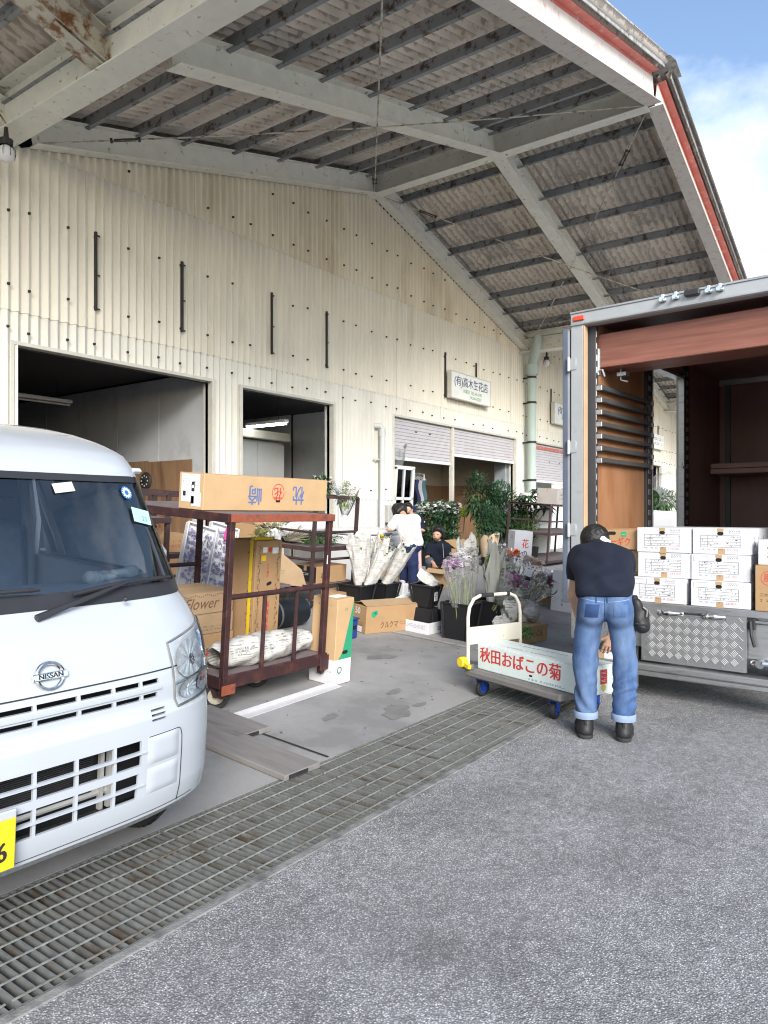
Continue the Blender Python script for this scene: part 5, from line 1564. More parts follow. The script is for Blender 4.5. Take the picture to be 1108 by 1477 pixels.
# newspaper bundle and red flowers on the lower deck
t = thing('flower_bundle', 'long bundle of flowers rolled in newspaper on the lower deck of the rusty trolley', 'flower bundle', M=on_cart(0, 0, .2535))
P = []
ph = [1.3, 4.1, 2.2]
for i in range(41):
    q = i / 40; x = .05 + q * 1.02; rr_ = (.085 + .035 * math.sin(PI * min(1, q * 1.15)) * 1.0) * (1 - .75 * max(0, q - .93) / .07) * (.75 if q < .02 else 1)
    P.append([(x + .01 * math.sin(a * 3), .17 + rr_ * 1.15 * math.cos(a) * (1 + .06 * math.sin(5 * a + 20 * q) + .06 * math.sin(3 * a - 37 * q)), .098 + min(rr_, .13) * .95 * math.sin(a) * (1 + .06 * math.sin(4 * a + 31 * q + 1) + .04 * math.sin(9 * a + 55 * q))) for a in [2 * PI * k / 28 for k in range(29)]])
m = MB(); m.grid(P); obj('newspaper_wrapping', m, news_mat('newspaper_bold', 1.5), t, smooth=60)
m = MB(); rg = random.Random(6); print_lines(m, rg, -.30, .30, -.03, .03, 3, (0, -1, .35), (0, .35, 1), (.45, .17 - .118, .135), .6); obj('lettering', m, M_blackink, t)
m = MB()
for k in range(5): m.tube([(1.06, .17, .1), (1.10 + .02 * k, .15 + .02 * k, .10 + .01 * k)], .006, 5)
obj('stems', m, M_stem, t)
t = thing('flower_bunch', 'red flowers lying beside the newspaper bundle at the left post of the rusty trolley', 'flowers', M=on_cart(-.12, .16, .2535))
m = MB(); rg = random.Random(4)
for k in range(16): m.tube([(-.16, -.02 + .008 * k, .01 + .02 * rg.random()), (.12, .0 + .006 * k, .02 + .05 * rg.random())], .005, 5)
obj('stems', m, mat('stem_bright', (.32, .45, .10), .5, .2), t)
m = MB()
for k in range(22): blossom(m, (.04 + .09 * rg.random(), -.03 + .10 * rg.random(), .06 + .07 * rg.random()), .032, rg)
o = obj('flower_heads', m, fmat('red', (.75, .06, .02)), t); o['kind'] = 'stuff'

# ---- floor: flat bar, two ramp planks
t = thing('angle_bar', 'pale flat metal bar lying on the floor in front of the rusty trolley', 'metal bar', 3.97, 3.72, rz=.05)
m = MB(); m.box(-.57, .57, -.035, .035, 0, .006, .001); m.box(-.57, .57, .029, .035, .006, .04, .001); obj('flange', m, mat('pale_bar', (.5, .5, .52), .5, .08), t)
M_plank = mat('grey_plank', (0.20, 0.19, 0.188), 0.85, .12, 5, .2, 70, stretch=(4, .5, 4), col2=(.17, .16, .155), thr=.62, s2=4)
for x, ya, yb, lab in ((3.05, 2.76, 3.95, 'longer grey ramp plank ending at the drain'), (3.27, 3.38, 4.35, 'shorter grey ramp plank lying further back beside the van')):
    yc = (ya + yb) / 2
    t = thing('ramp_plank', lab, 'plank', x, yc, gz(yc) + .001, rz=-.03, group='ramp planks between the van and the trolley')
    m = MB(); m.box(-.14, .14, -(yb - ya) / 2, (yb - ya) / 2, 0, .034, .004); obj('board', m, M_plank, t)
    m = MB(); m.box(-.11, .04, -(yb - ya) / 2 - .002, -(yb - ya) / 2 + .03, .006, .03); obj('end_cleat', m, M_rubber, t)

# ---- upright two-tone carton
c = Carton('upright tan carton with a green corner and white lower band beside the rusty trolley', 4.60, 3.90, .21, .26, .70, mm=M_cardl, tape=False)
c.rect('front', 0, .15, .2095, .2, M_wcard, 'white_band'); c.rect('left', 0, .15, .2595, .2, M_wcard, 'white_band')
c.rect('left', .0, .66, .05, .46, M_tape, 'tape')
n_, up_ = FACE['front']; m = MB(); m.M = frame(n_, up_, fpos('front', .21, .26, .70, 0, .5))
m.add([(.104, .33, .001), (.104, -.145, .001), (-.06, -.145, .001), (-.01, -.08, .001)], [(0, 1, 2, 3)]); obj('green_corner', m, M_greenb, c.t)
c.hole('front', .1, .37, .07, .03); c.rect('left', -.08, .17, .075, .09, M_greenb, 'emblem_square'); c.rect('left', -.08, .17, .068, .082, M_wcard, 'emblem_square', off=.001)
for dx in (-.012, .012): c.ring('left', -.08 + dx, .19, .012, M_greenb, .012)
for k in range(2): c.rect('left', -.08 + (k * 2 - 1) * .08, .15, .012, .03, M_greenb, 'emblem_hand', off=.002)
c.ring('front', -.18, .17, .03, M_greenb, .012); c.lines('front', .2, .14, .08, .02, 1, M_greenb, 3); c.txt('front', 'CP', .03, M_greenb, .05, .87); c.lines('left', 0, .92, .16, .02, 1, M_brownink, 8); c.lines('left', .33, .16, .05, .03, 1, M_greenb, 5)
m = MB(); m.box(-.06, .08, -.07, .02, .7015, .706); m.box(.02, .07, -.06, .0, .706, .709); obj('loose_label', m, M_paper, c.t)

# ---- kulukuma carton with a flat carton leaning behind
rzk = math.atan2(4.61 - 4.81, 6.96 - 6.28)
c = Carton('long low brown carton with katakana lettering and a green leaf print on the open floor', 6.28 + .42 * math.cos(rzk) - .14 * math.sin(rzk), 4.81 + .42 * math.sin(rzk) + .15 * math.cos(rzk), .84, .30, .30, rz=rzk, mm=M_card, lid=False)
m = MB(); m.M = Matrix.Translation((0, -.15, .298)) @ Matrix.Rotation(.35, 4, 'X'); m.box(-.42, .42, 0, .14, 0, .005); obj('lid_flap', m, M_cardd, c.t)
m = MB(); m.M = Matrix.Translation((0, .15, .298)) @ Matrix.Rotation(-.2, 4, 'X'); m.box(-.42, .42, -.14, 0, 0, .005); obj('lid_flap', m, M_cardd, c.t)
c.txt('front', 'クルクマ', .085, M_brownink, -.12, .27, squash=.75, bold=.003); c.lines('front', .2, .33, .24, .05, 2, M_brownink, 8); c.ring('front', -.38, .70, .035, M_greenb, .035); c.ring('front', -.345, .76, .025, M_greenb, .025); c.ring('front', .36, .27, .03, M_redink, .03); c.ring('front', .42, .3, .028, M_redink, .028); c.rect('front', .40, .36, .09, .008, M_redink, 'print')
c.txt('left', '50', .10, M_paper, -.05, .78); c.lines('left', 0, .33, .2, .05, 2, M_brownink, 4); c.rect('left', .05, .14, .12, .06, M_paper); c.lines('left', .05, .14, .1, .04, 2, mat('pink_ink', (.6, .3, .45), .5, .05), 9)
Mw = c.t.matrix_basis @ Matrix.Translation((.10, .20, .06)) @ Matrix.Rotation(-.30, 4, 'Y') @ Matrix.Rotation(.35, 4, 'X')
c2 = Carton('flat pale green and pink carton leaning behind the katakana carton', 0, 0, .95, .07, .22, mm=mat('pale_green_carton', (.60, .72, .64), .6, .04), M=Mw, lid=False)
c2.rect('front', -.15, .45, .40, .1, mat('pink_print', (.74, .22, .50), .5, .04), 'print'); c2.rect('front', .12, .8, .7, .05, M_wcard, 'print'); c2.lines('front', -.15, .45, .34, .06, 1, M_wcard, 3); c2.rect('top', 0, .5, .9, .03, M_wcard, 'print')
m = MB(); m.M = c.t.matrix_basis; 
t = thing('blue_crate', 'blue folding crate half hidden behind the upright tan carton', 'crate', 5.98, 4.86); m = MB(); m.box(-.08, .08, -.11, .11, 0, .2, .01); m.box(-.09, .09, -.12, .12, .2, .22, .004); obj('shell', m, mat('blue_plastic', (.02, .045, .20), .4, .05), t)
m = MB(); m.box(-.05, .05, -.114, -.109, .10, .14); obj('grip', m, M_hole, t)

# ---- white tray with black buckets
t = thing('carton_tray', 'shallow white carton tray with blue print on the floor, a black bucket standing in it', 'tray', 7.10, 4.53, rz=-.02)
TL_, TW_, TH_ = .58, .38, .13
m = MB()
for b in ((-TL_ / 2, TL_ / 2, -TW_ / 2, -TW_ / 2 + .006, 0, TH_), (-TL_ / 2, TL_ / 2, TW_ / 2 - .006, TW_ / 2, 0, TH_), (-TL_ / 2, -TL_ / 2 + .006, -TW_ / 2 + .006, TW_ / 2 - .006, 0, TH_), (TL_ / 2 - .006, TL_ / 2, -TW_ / 2 + .006, TW_ / 2 - .006, 0, TH_), (-TL_ / 2 + .006, TL_ / 2 - .006, -TW_ / 2 + .006, TW_ / 2 - .006, 0, .006)): m.box(*b, .002)
obj('tray', m, M_wcard, t)
m = MB(); print_lines(m, random.Random(3), -.1, .12, -.025, .025, 1, (0, -1, 0), (0, 0, 1), (0, -TW_ / 2, .055), .9); print_lines(m, random.Random(5), -.15, .15, -.02, .03, 3, (-1, 0, 0), (0, 0, 1), (-TL_ / 2, 0, .07)); o = obj('print', m, M_bluegrey, t); o['kind'] = 'stuff'
m = MB(); m.M = frame((0, -1, 0), (0, 0, 1), (.23, -TW_ / 2, .07)); m.box(-.05, .05, -.03, .045, .0005, .0012); obj('print', m, M_pinkink, t)
m = MB(); rg = random.Random(8); foliage(m, (.2, .08, .10), (.06, .05, .02), 40, .05, .012, rg); obj('leaf_scraps', m, M_leafl, t)
def bucket(label, x, y, z, w0, w1, h, rz=0.0, group='black flower buckets', inv=False, tilt=True, M=None, lab=True):
    t = thing('flower_bucket', label, 'bucket', x, y, z, rz, group, tilt, M)
    a, b = (w1, w0) if inv else (w0, w1)
    def ring(w, zz): return [(-w, -w, zz), (w, -w, zz), (w, w, zz), (-w, w, zz)]
    m = MB(); a2, b2 = a / 2, b / 2; th = .006
    if inv:
        vs_ = ring(a2, 0) + ring(b2, h); m.add(vs_, [(0, 1, 5, 4), (1, 2, 6, 5), (2, 3, 7, 6), (3, 0, 4, 7), (4, 5, 6, 7)])
    else:
        vs_ = ring(a2, 0) + ring(b2, h) + ring(b2 - th, h) + ring(a2 - th, .01)
        m.add(vs_, [(0, 3, 2, 1)] + [(i, (i + 1) % 4, 4 + (i + 1) % 4, 4 + i) for i in range(4)] + [(4 + i, 4 + (i + 1) % 4, 8 + (i + 1) % 4, 8 + i) for i in range(4)] + [(8 + i, 8 + (i + 1) % 4, 12 + (i + 1) % 4, 12 + i) for i in range(4)] + [(12, 13, 14, 15)])
    obj('pail', m, M_blackb, t)
    m = MB(); zr = .0 if inv else h - .02; wr = b2 if not inv else a2
    for s in (-1, 1):
        m.box(-wr - .02, wr + .02, s * wr - .012, s * wr + .012, zr, zr + .022, .003); m.box(s * wr - .012, s * wr + .012, -wr - .02, wr + .02, zr, zr + .0215, .003)
    obj('rim', m, M_blackb, t)
    m = MB()
    for sx in (-1, 1):
        for sy in (-1, 1):
            za, zb = (0, h * .9) if inv else (h * .02, h * .98)
            m = MB(); m.bar((sx * (a2 + .012), sy * (a2 + .012), za), (sx * (b2 + .012), sy * (b2 + .012), zb), .022, .022); obj('corner_rib', m, M_blackb, t)
    if lab:
        m = MB(); m.M = frame((0, -1, .0), (0, 0, 1), (0, -max(a2, b2) * .93, h * .5)); m.box(-.05, .05, -.05, .05, 0, .004); o = obj('label', m, M_paper, t)
        m = MB(); print_lines(m, random.Random(int(x * 100)), -.04, .04, -.04, .04, 3, (0, -1, 0), (0, 0, 1), (0, -max(a2, b2) * .93 - .004, h * .5), .7); obj('print', m, M_blackink, t)
    return t
bx, by = 7.06, 4.55
bucket('upturned black flower bucket standing in the white tray', bx, by, gz(by) + .008, .21, .27, .25, inv=True, lab=False, rz=.2)
b = bucket('black flower bucket set on top of the upturned one in the white tray', bx, by, gz(by) + .262, .17, .27, .26, rz=.2)
t = thing('newspaper_sheet', 'folded newspaper sticking out of the black bucket on the white tray', 'newspaper', bx + .05, by, gz(by) + .45, tilt=False)
m = MB(); m.grid([[(.12 * u + .02 * math.sin(5 * v), .1 * v - .04, .10 + .10 * v + .05 * math.sin(3 * u + 2 * v)) for u in np.linspace(-.9, .9, 9)] for v in np.linspace(-.6, 1, 7)]); obj('sheet', m, M_news, t, smooth=60)

# ---- flower buckets behind the trolley handle, with wrapped flowers
bs = [(6.98, 4.05, 'black flower bucket with purple statice left of the trolley handle'), (7.42, 3.92, 'black flower bucket of wrapped flowers in the middle behind the trolley handle'), (7.84, 3.80, 'black flower bucket at the right behind the trolley handle')]
for x, y, lab in bs: bucket(lab, x, y, None, .24, .31, .40, rz=.1, lab=False)
for k, (x, y, h, dx, fl, seed) in enumerate(((6.86, 4.02, .46, -.10, (.60, .45, .62), 1), (6.98, 3.98, .52, .0, (.72, .70, .74), 2), (7.08, 4.1, .50, .06, (.62, .50, .62), 3), (7.2, 4.05, .56, .08, (.74, .73, .70), 4))):
    bouquet('flower_bouquet', ('pale purple flowers in clear film, leftmost in the black buckets', 'white flowers in a tall clear sleeve beside the leftmost bunch', 'lilac flowers in clear film behind the trolley handle', 'white flowers in a tall clear sleeve, fourth from the left behind the trolley handle')[k], 'bouquet',
            (x, y, gz(y) + .36), (dx, .05, 1), h, .05, .11, seed, 'film', fmat('f%d' % k, fl), 46, .034, M_leafg, 26, .2, 'bouquets in the black buckets')
bouquet('flower_bouquet', 'green leafy bunch in a tall grey paper cone behind the trolley handle', 'bouquet', (7.45, 3.9, gz(3.9) + .36), (.14, 0, 1), .50, .05, .13, 14, 'paper', None, 0, .03, M_leafl, 60, .2, 'bouquets in the black buckets', ragged=.16, ll=.10)
bouquet('flower_bouquet', 'bunch in newspaper with a white tag behind the grey paper cone', 'bouquet', (7.42, 4.2, gz(4.2) + .36), (.0, 0, 1), .62, .06, .13, 15, 'news', None, 0, .03, M_leafg, 20, .2, 'bouquets in the black buckets', ragged=.1)
bouquet('flower_bouquet', 'white lilies in film right of the grey paper cone', 'bouquet', (7.66, 3.86, gz(3.9) + .36), (.35, 0, 1), .45, .06, .13, 16, 'film', fmat('white', (.74, .74, .72)), 14, .035, M_leafg, 40, .2, 'bouquets in the black buckets')
bouquet('flower_bouquet', 'dark purple flowers in film drooping behind the handle', 'bouquet', (7.3, 3.72, gz(3.8) + .38), (.0, -.5, .7), .34, .06, .15, 17, 'film', fmat('plum', (.26, .07, .20)), 30, .034, M_leafg, 40, .1, 'bouquets in the black buckets')
bouquet('flower_bouquet', 'purple flowers in film hanging at the right of the handle', 'bouquet', (7.75, 3.62, gz(3.8) + .36), (.2, -.5, .6), .36, .06, .14, 18, 'film', fmat('plum', (.26, .07, .20)), 30, .034, M_leaf, 60, .1, 'bouquets in the black buckets')
t = thing('fern_bunch', 'bunch of green fern leaves over the rightmost bucket behind the handle', 'greenery', 7.95, 3.72, gz(3.7) + .42, tilt=False)
m = MB(); rg = random.Random(12)
for k in range(26):
    d = Vector((rg.uniform(.0, 1), rg.uniform(-.8, .3), rg.uniform(0, .5))).normalized(); p = Vector((0, 0, 0)); Lf = rg.uniform(.25, .42)
    for s in range(14):
        q = p + d * (Lf * s / 14) - Vector((0, 0, .12 * (s / 14) ** 2)); sd_ = d.cross(Vector((0, 0, 1))).normalized()
        for e in (-1, 1): leaf(m, q, sd_ * e + d * .6, .055 * (1 - .6 * s / 14), .009, rg, .1)
o = obj('fronds', m, M_leafg, t); o['kind'] = 'stuff'

# ---- small carton with newspaper bundles near the handle
c = Carton('small brown carton with hiragana lettering right of the trolley handle', 7.47, 3.52, .52, .30, .19, rz=-.10, mm=M_card)
c.txt('front', 'べっこん', .085, M_brownink, .05, .5, squash=.8, bold=.003); c.rect('front', .33, .5, .05, .05, M_tape, 'print')
def news_pack(label, x, y, z, r, seed, sq=(1, .8, .75)):
    rg = random.Random(seed); t = thing('newspaper_parcel', label, 'parcel', x, y, z, tilt=False, group='newspaper parcels on the small carton')
    ph = [rg.uniform(0, 6) for _ in range(5)]; P = []
    for i in range(15):
        v = PI * i / 14 - PI / 2; P.append([])
        for j in range(25):
            a = 2 * PI * j / 24; k = 1 + .16 * math.sin(3 * (a if j < 24 else 0) + ph[0] + 2 * v) + .10 * math.sin(5 * (a if j < 24 else 0) + 4 * v + ph[1]) + (.16 * (rg.random() - .5) if 0 < j < 24 and 0 < i < 14 else 0)
            P[-1].append((r * sq[0] * k * math.cos(v) * math.cos(a), r * sq[1] * k * math.cos(v) * math.sin(a), r * sq[2] + r * sq[2] * k * math.sin(v)))
    m = MB(); m.grid(P); obj('wrapping', m, bpy.data.materials['newspaper_bold'], t, smooth=20)
    m = MB(); m.grid([[(r * sq[0] * (.2 + .9 * u), -.1 * r + .3 * r * v, r * sq[2] * 1.5 + r * .9 * u * (.3 + v)) for u in np.linspace(0, 1, 5)] for v in np.linspace(0, 1, 5)]); obj('paper_flap', m, M_news, t, smooth=60)
news_pack('crumpled newspaper parcel at the right end of the small brown carton', 7.60, 3.52, gz(3.5) + .19, .15, 3)
news_pack('newspaper parcel in the middle behind the handle of the trolley', 7.36, 3.60, gz(3.6) + .19, .14, 5, (1, .8, 1.2))
news_pack('smaller newspaper parcel left of the others behind the handle', 7.15, 3.62, gz(3.6) + .10, .12, 6)
t = thing('fern_sprig', 'bright green sprig hanging out of the small brown carton', 'greenery', 7.17, 3.34, gz(3.4) + .16, tilt=False); m = MB(); foliage(m, (0, 0, 0), (.06, .04, .04), 60, .07, .012, random.Random(3)); obj('leaves', m, mat('leaf_bright', (.12, .32, .10), .5, .2), t)

# ---- carton, bucket and bouquets beyond
c = Carton('brown carton on the floor under the bunch of pink flowers', 10.28, 4.50, .44, .60, .27, mm=M_cardd)
c.lines('left', 0, .5, .3, .10, 2, M_brownink, 6); c.hole('left', .1, .82, .08, .03); c.rect('left', 0, .03, .5, .02, M_tape, 'print')
bouquet('flower_bouquet', 'pink flowers lying in film on the low brown carton', 'bouquet', (10.15, 4.42, gz(4.4) + .36), (-.2, -1, .12), .30, .05, .11, 31, 'film', fmat('pink', (.62, .10, .25)), 60, .045, M_leaf, 20, .1)
b = bucket('black flower bucket holding orange flowers beside the tall white carton', 9.65, 4.70, None, .26, .34, .42, lab=False)
bouquet('flower_bouquet', 'orange flowers in film in the black bucket beside the tall white carton', 'bouquet', (9.62, 4.72, gz(4.7) + .40), (.0, -.1, 1), .34, .06, .16, 32, 'film', fmat('orange', (.85, .20, .02)), 22, .055, M_leaf, 20, .15)
bouquet('flower_bouquet', 'cream roses in film right of the orange flowers', 'bouquet', (9.80, 4.55, gz(4.6) + .38), (.25, -.3, 1), .26, .07, .15, 33, 'film', fmat('cream', (.72, .56, .48)), 22, .06, M_leaf, 14, .15)
bouquet('flower_bouquet', 'white flowers in film and newspaper left of the orange flowers', 'bouquet', (9.45, 4.85, gz(4.8) + .38), (-.05, 0, 1), .44, .06, .15, 34, 'film', fmat('white', (.74, .74, .72)), 18, .03, M_leafg, 30, .15)
bouquet('flower_bouquet', 'small dark leafy bunch in film below the orange flowers', 'bouquet', (9.85, 4.3, gz(4.3) + .24), (.3, -.7, .5), .25, .06, .15, 35, 'film', fmat('white', (.74, .74, .72)), 16, .02, M_leafd, 60, .1)
for x, y, z, lab in ((9.58, 4.42, .62, 'white paper price tag below the orange flowers'), (9.88, 4.28, .62, 'pale blue paper tag on the cream roses')):
    t = thing('paper_tag', lab, 'tag', x, y, z, tilt=False); m = MB(); m.M = Matrix.Rotation(-.5, 4, 'Z') @ Matrix.Rotation(.4, 4, 'Y'); m.box(-.06, .06, -.002, .002, -.05, .05); obj('card', m, M_paper, t)
c = Carton('tall white flower carton with vertical lettering standing behind the orange flowers', 10.62, 5.12, .30, .27, 1.02, mm=M_wcard, lid=True, tape=False, rz=-.72)
for k, ch in enumerate('花の輪ん'): c.txt('front', ch, .15 if k == 0 else .115, M_redink if k == 0 else M_navyink, .1, .80 - k * .15, squash=.8, bold=.004)
c.txt('left', '口', .07, M_navyink, .05, .9)
c = Carton('white carton with a magenta stripe and blue lettering standing on the floor behind the man', 9.90, 3.93, .36, .47, .57, mm=M_wcard, tape=False)
c.rect('left', .36, .45, .13, .40, M_pinkink, 'stripe'); 
for k, ch in enumerate('DESSERT'): c.txt('left', ch, .06, M_wcard, .36, .6 - k * .058, up=(0, 1, .0), bold=.003)
for k, ch in enumerate('ジェイン'): c.txt('left', ch, .085, M_bluegrey, -.02, .80 - k * .12, squash=.9, bold=.002)
c.lines('left', -.18, .62, .03, .22, 8, M_bluegrey, 2); c.txt('left', '8', .06, M_bluegrey, -.15, .28); c.txt('left', '8', .06, M_bluegrey, -.15, .17)
# paint pail on the floor under the far rack
t = thing('plastic_tub', 'small white plastic tub on the floor under the right hand rack', 'tub', 12.9, 5.45); m = MB(); m.box(-.12, .12, -.1, .1, 0, .17, .02); obj('tub', m, M_white, t); m = MB(); m.box(-.13, .13, -.11, .11, .17, .19, .006); obj('lid', m, M_wcard, t)

# ---- racks
def rack(label, x0, x1, y0, y1, ztop, shelves, rails=(), mm=None, wheels=True):
    t = thing('steel_rack', label, 'rack', x0, y0)
    w, d = x1 - x0, y1 - y0; mm = mm or M_darkrack
    for x in (0, w):
        for y in (0, d):
            m = MB(); m.box(x - .02, x + .02, y - .02, y + .02, .12, ztop); obj('post', m, mm, t)
    for z in shelves:
        m = MB(); m.box(-.02, w + .02, -.02, d + .02, z - .025, z, .003); sh = obj('shelf', m, M_deck, t)
        m = MB(); m.box(-.025, w + .025, -.03, -.021, z - .05, z + .004); m.box(-.03, -.021, -.02, d + .02, z - .05, z + .004); obj('lip', m, mm, sh)
    for z, in rails:
        m = MB(); m.tube([(0, 0, z), (w, 0, z)], .017, 8); m.tube([(0, 0, z), (0, d, z)], .017, 8); obj('rail', m, mm, t)
    for z in (ztop,):
        m = MB()
        for a, b in (((0, 0), (w, 0)), ((0, d), (w, d)), ((0, 0), (0, d)), ((w, 0), (w, d))): m.bar((a[0], a[1], z), (b[0], b[1], z), .04, .04)
        obj('top_frame', m, mm, t)
    if wheels:
        for x in (.05, w - .05):
            for y in (.06, d - .06): caster(t, x, y, .06, .035, top=.12)
    return t
r2 = rack('dark steel rack behind the rusty trolley, green branches on its shelf', 6.88, 7.72, 6.15, 7.75, 1.42, (.30, .78), rails=((.97,), (.62,)))
def on(t, lx, ly, lz, rz=0, M=None): return t.matrix_basis @ Matrix.Translation((lx, ly, lz)) @ Matrix.Rotation(rz, 4, 'Z')
t = thing('branch_bundle', 'heap of green branches on the shelf of the dark rack', 'greenery', M=on(r2, .5, .35, .80)); m = MB(); foliage(m, (0, .3, .07), (.42, .6, .07), 900, .08, .018, random.Random(5)); o = obj('leaves', m, M_leaf, t); o['kind'] = 'stuff'
t = thing('flower_bundle', 'white paper flower bundle on the shelf of the dark rack', 'flower bundle', M=on(r2, .0, .5, .80)); wm, _ = cone_wrap((-.05, .2, .10), (.9, -.6, .25), .05, .14, .7, 9, flat=.6); obj('wrapping', wm, M_wcard, t, smooth=60); m = MB(); foliage(m, (-.1, .25, .06), (.2, .15, .05), 120, .09, .015, random.Random(7)); obj('leaves', m, M_leafl, t)
c = Carton('open brown carton on the rack shelf behind the paper cups', 0, 0, .5, .40, .2, mm=M_card, M=on(r2, .15, 1.15, .79), lid=False); m = MB(); m.M = Matrix.Translation((0, -.2, .2)) @ Matrix.Rotation(1.2, 4, 'X'); m.box(-.25, .25, 0, .18, 0, .004); obj('lid_flap', m, M_card, c.t)
for k, (lx, lab) in enumerate(((.80, 'white paper cup of pale leaves, left of two on the rack'), (.62, 'white paper cup of pale leaves, right of two on the rack'))):
    t = thing('paper_cup', lab, 'cup', M=on(r2, -.0, lx, .785), group='paper cups of leaves'); m = MB(); m.lathe([(.0, 0), (.038, 0), (.052, .13), (.048, .13), (.036, .01)], 18); obj('cup', m, mat('cup_paper', (.66, .62, .68), .6, .03), t, smooth=True)
    m = MB(); rg = random.Random(20 + k)
    for i in range(16): d = rdir(rg, .2); m.tube([(0, 0, .1), tuple(d * .14 + Vector((0, 0, .13)))], .003, 4); leaf(m, d * .12 + Vector((0, 0, .13)), d, .09, .035, rg, .2)
    obj('leaves', m, mat('leaf_pale', (.50, .55, .42), .6, .12), t)
t = thing('dried_flowers', 'small pale dried flowers beside the paper cups', 'flowers', M=on(r2, .1, .38, .79)); m = MB(); rg = random.Random(22)
for i in range(40):
    d = rdir(rg, 0); d.x *= .5; m.tube([(0, .2, .02), tuple(d * .22 + Vector((0, .0, .03)))], .004, 4)
obj('stems', m, mat('dry_stem', (.42, .38, .30), .8, .15), t)
t = thing('violet_posy', 'little violet posy on the rack shelf at the left of the paper cups', 'flowers', M=on(r2, .05, 1.0, .80)); m = MB(); rg = random.Random(24)
for i in range(14): blossom(m, (rg.uniform(-.05, .05), rg.uniform(-.05, .05), .05 + .05 * rg.random()), .03, rg)
o = obj('flower_heads', m, fmat('violet', (.42, .36, .6)), t); o['kind'] = 'stuff'
# top of the rack: purple flowers, hanging plants
t = thing('purple_flowers', 'purple statice flowers lying on top of the dark rack', 'flowers', M=on(r2, .08, .25, 1.44)); m = MB(); rg = random.Random(25)
for i in range(110): blossom(m, (rg.uniform(-.2, .16), rg.uniform(-.1, .15), .03 + .10 * rg.random()), .022, rg, 6)
o = obj('flower_heads', m, fmat('purple', (.10, .035, .36)), t); o['kind'] = 'stuff'
t = thing('potted_greenery', 'dark leafy pot plant with white blossoms on top of the dark rack', 'plant', M=on(r2, .38, .25, 1.44)); m = MB(); rg = random.Random(26); foliage(m, (0, 0, .12), (.17, .15, .13), 420, .055, .014, rg); obj('leaves', m, M_leafd, t); m = MB()
for i in range(26): blossom(m, (rg.uniform(-.16, .16), rg.uniform(-.12, .1), .08 + .16 * rg.random()), .018, rg, 6)
o = obj('flower_heads', m, fmat('white', (.74, .74, .72)), t); o['kind'] = 'stuff'
t = thing('potted_greenery', 'yellow green trailing bunch in film hanging over the end of the dark rack', 'plant', M=on(r2, .68, .08, 1.40)); m = MB(); rg = random.Random(27); foliage(m, (0, 0, .05), (.12, .12, .17), 320, .05, .014, rg, -.2); obj('leaves', m, M_leafl, t); wm, _ = cone_wrap((0, 0, -.22), (0.1, 0, 1), .04, .17, .42, 5); obj('film_wrap', wm, M_film, t, smooth=60)
m = MB(); m.lathe([(0, -.25), (.035, -.25), (.05, -.16), (.045, -.16)], 14); obj('pot', m, M_white, t)
# floor boxes under the rack
c = Carton('brown carton with bold black lettering on the bottom deck of the dark rack', 0, 0, .60, .4, .22, mm=M_card, M=on(r2, .45, .25, .305)); c.txt('front', 'ani', .12, M_blackink, -.24, .5, bold=.004); c.rect('left', 0, .5, .38, .20, M_blackink, 'print'); c.lines('left', 0, .5, .2, .06, 1, M_wcard, 3)
c = Carton('brown carton standing on the floor under the dark rack', 7.36, 5.98, .62, .3, .24, mm=M_card); c.txt('front', 'ani', .11, M_blackink, -.26, .45, bold=.004)
t = thing('cardboard_sheet', 'pale folded cardboard sheet leaning on the dark rack', 'cardboard', 6.3, 6.15); m = MB(); m.M = Matrix.Translation((.25, .2, .0)) @ Matrix.Rotation(-.5, 4, 'Z') @ Matrix.Rotation(-.25, 4, 'X'); m.add([(-.32, 0, .35), (.36, 0, .28), (.3, 0, .5), (-.14, 0, .86), (-.32, .006, .35), (.36, .006, .28), (.3, .006, .5), (-.14, .006, .86)], [(0, 1, 2, 3), (7, 6, 5, 4), (0, 4, 5, 1), (1, 5, 6, 2), (2, 6, 7, 3), (3, 7, 4, 0)]); obj('sheet', m, M_cardd, t); m = MB(); m.M = Matrix.Translation((.25, .2, .0)) @ Matrix.Rotation(-.5, 4, 'Z') @ Matrix.Rotation(-.25, 4, 'X'); print_lines(m, random.Random(3), -.1, .1, -.02, .04, 2, (0, -1, 0), (0, 0, 1), (-.0, 0, .5)); obj('print', m, M_greenb, t)
t = thing('work_table', 'low dark table with wrapped flowers behind the tall carton', 'table', 5.9, 6.35); m = MB(); m.box(-.4, .5, -.3, .3, .34, .37, .004); obj('table_top', m, M_deck, t)
for x in (-.37, .47):
    for y in (-.27, .27): m = MB(); m.box(x - .02, x + .02, y - .02, y + .02, 0, .34); obj('leg', m, M_black, t)
t = thing('flower_bundle', 'flat bundle of flowers in clear film on the low dark table', 'flower bundle', 5.95, 6.3, gz(6.3) + .40); wm, _ = cone_wrap((-.3, 0, .06), (1, -.1, .05), .05, .13, .65, 19, flat=.5); obj('wrapping', wm, M_film, t, smooth=60); m = MB(); foliage(m, (0, 0, .06), (.3, .1, .05), 120, .06, .012, random.Random(17)); obj('leaves', m, M_leafg, t)
t = thing('steel_drum', 'dark grey drum lying on the floor behind the trolley', 'drum', 5.8, 5.6); m = MB(); m.lathe([(0, -.3), (.15, -.3), (.155, -.28), (.155, -.02), (.16, 0), (.155, .02), (.155, .28), (.15, .3), (0, .3)], 24, Matrix.Translation((0, 0, .16)) @ Matrix.Rotation(PI / 2, 4, 'Y')); obj('drum', m, mat('drum_dark', (.012, .015, .02), .5, .1), t, smooth=True); m = MB(); m.lathe([(.16, -.16), (.16, -.13)], 24, Matrix.Translation((0, 0, .16)) @ Matrix.Rotation(PI / 2, 4, 'Y')); obj('hoop', m, M_galv, t)
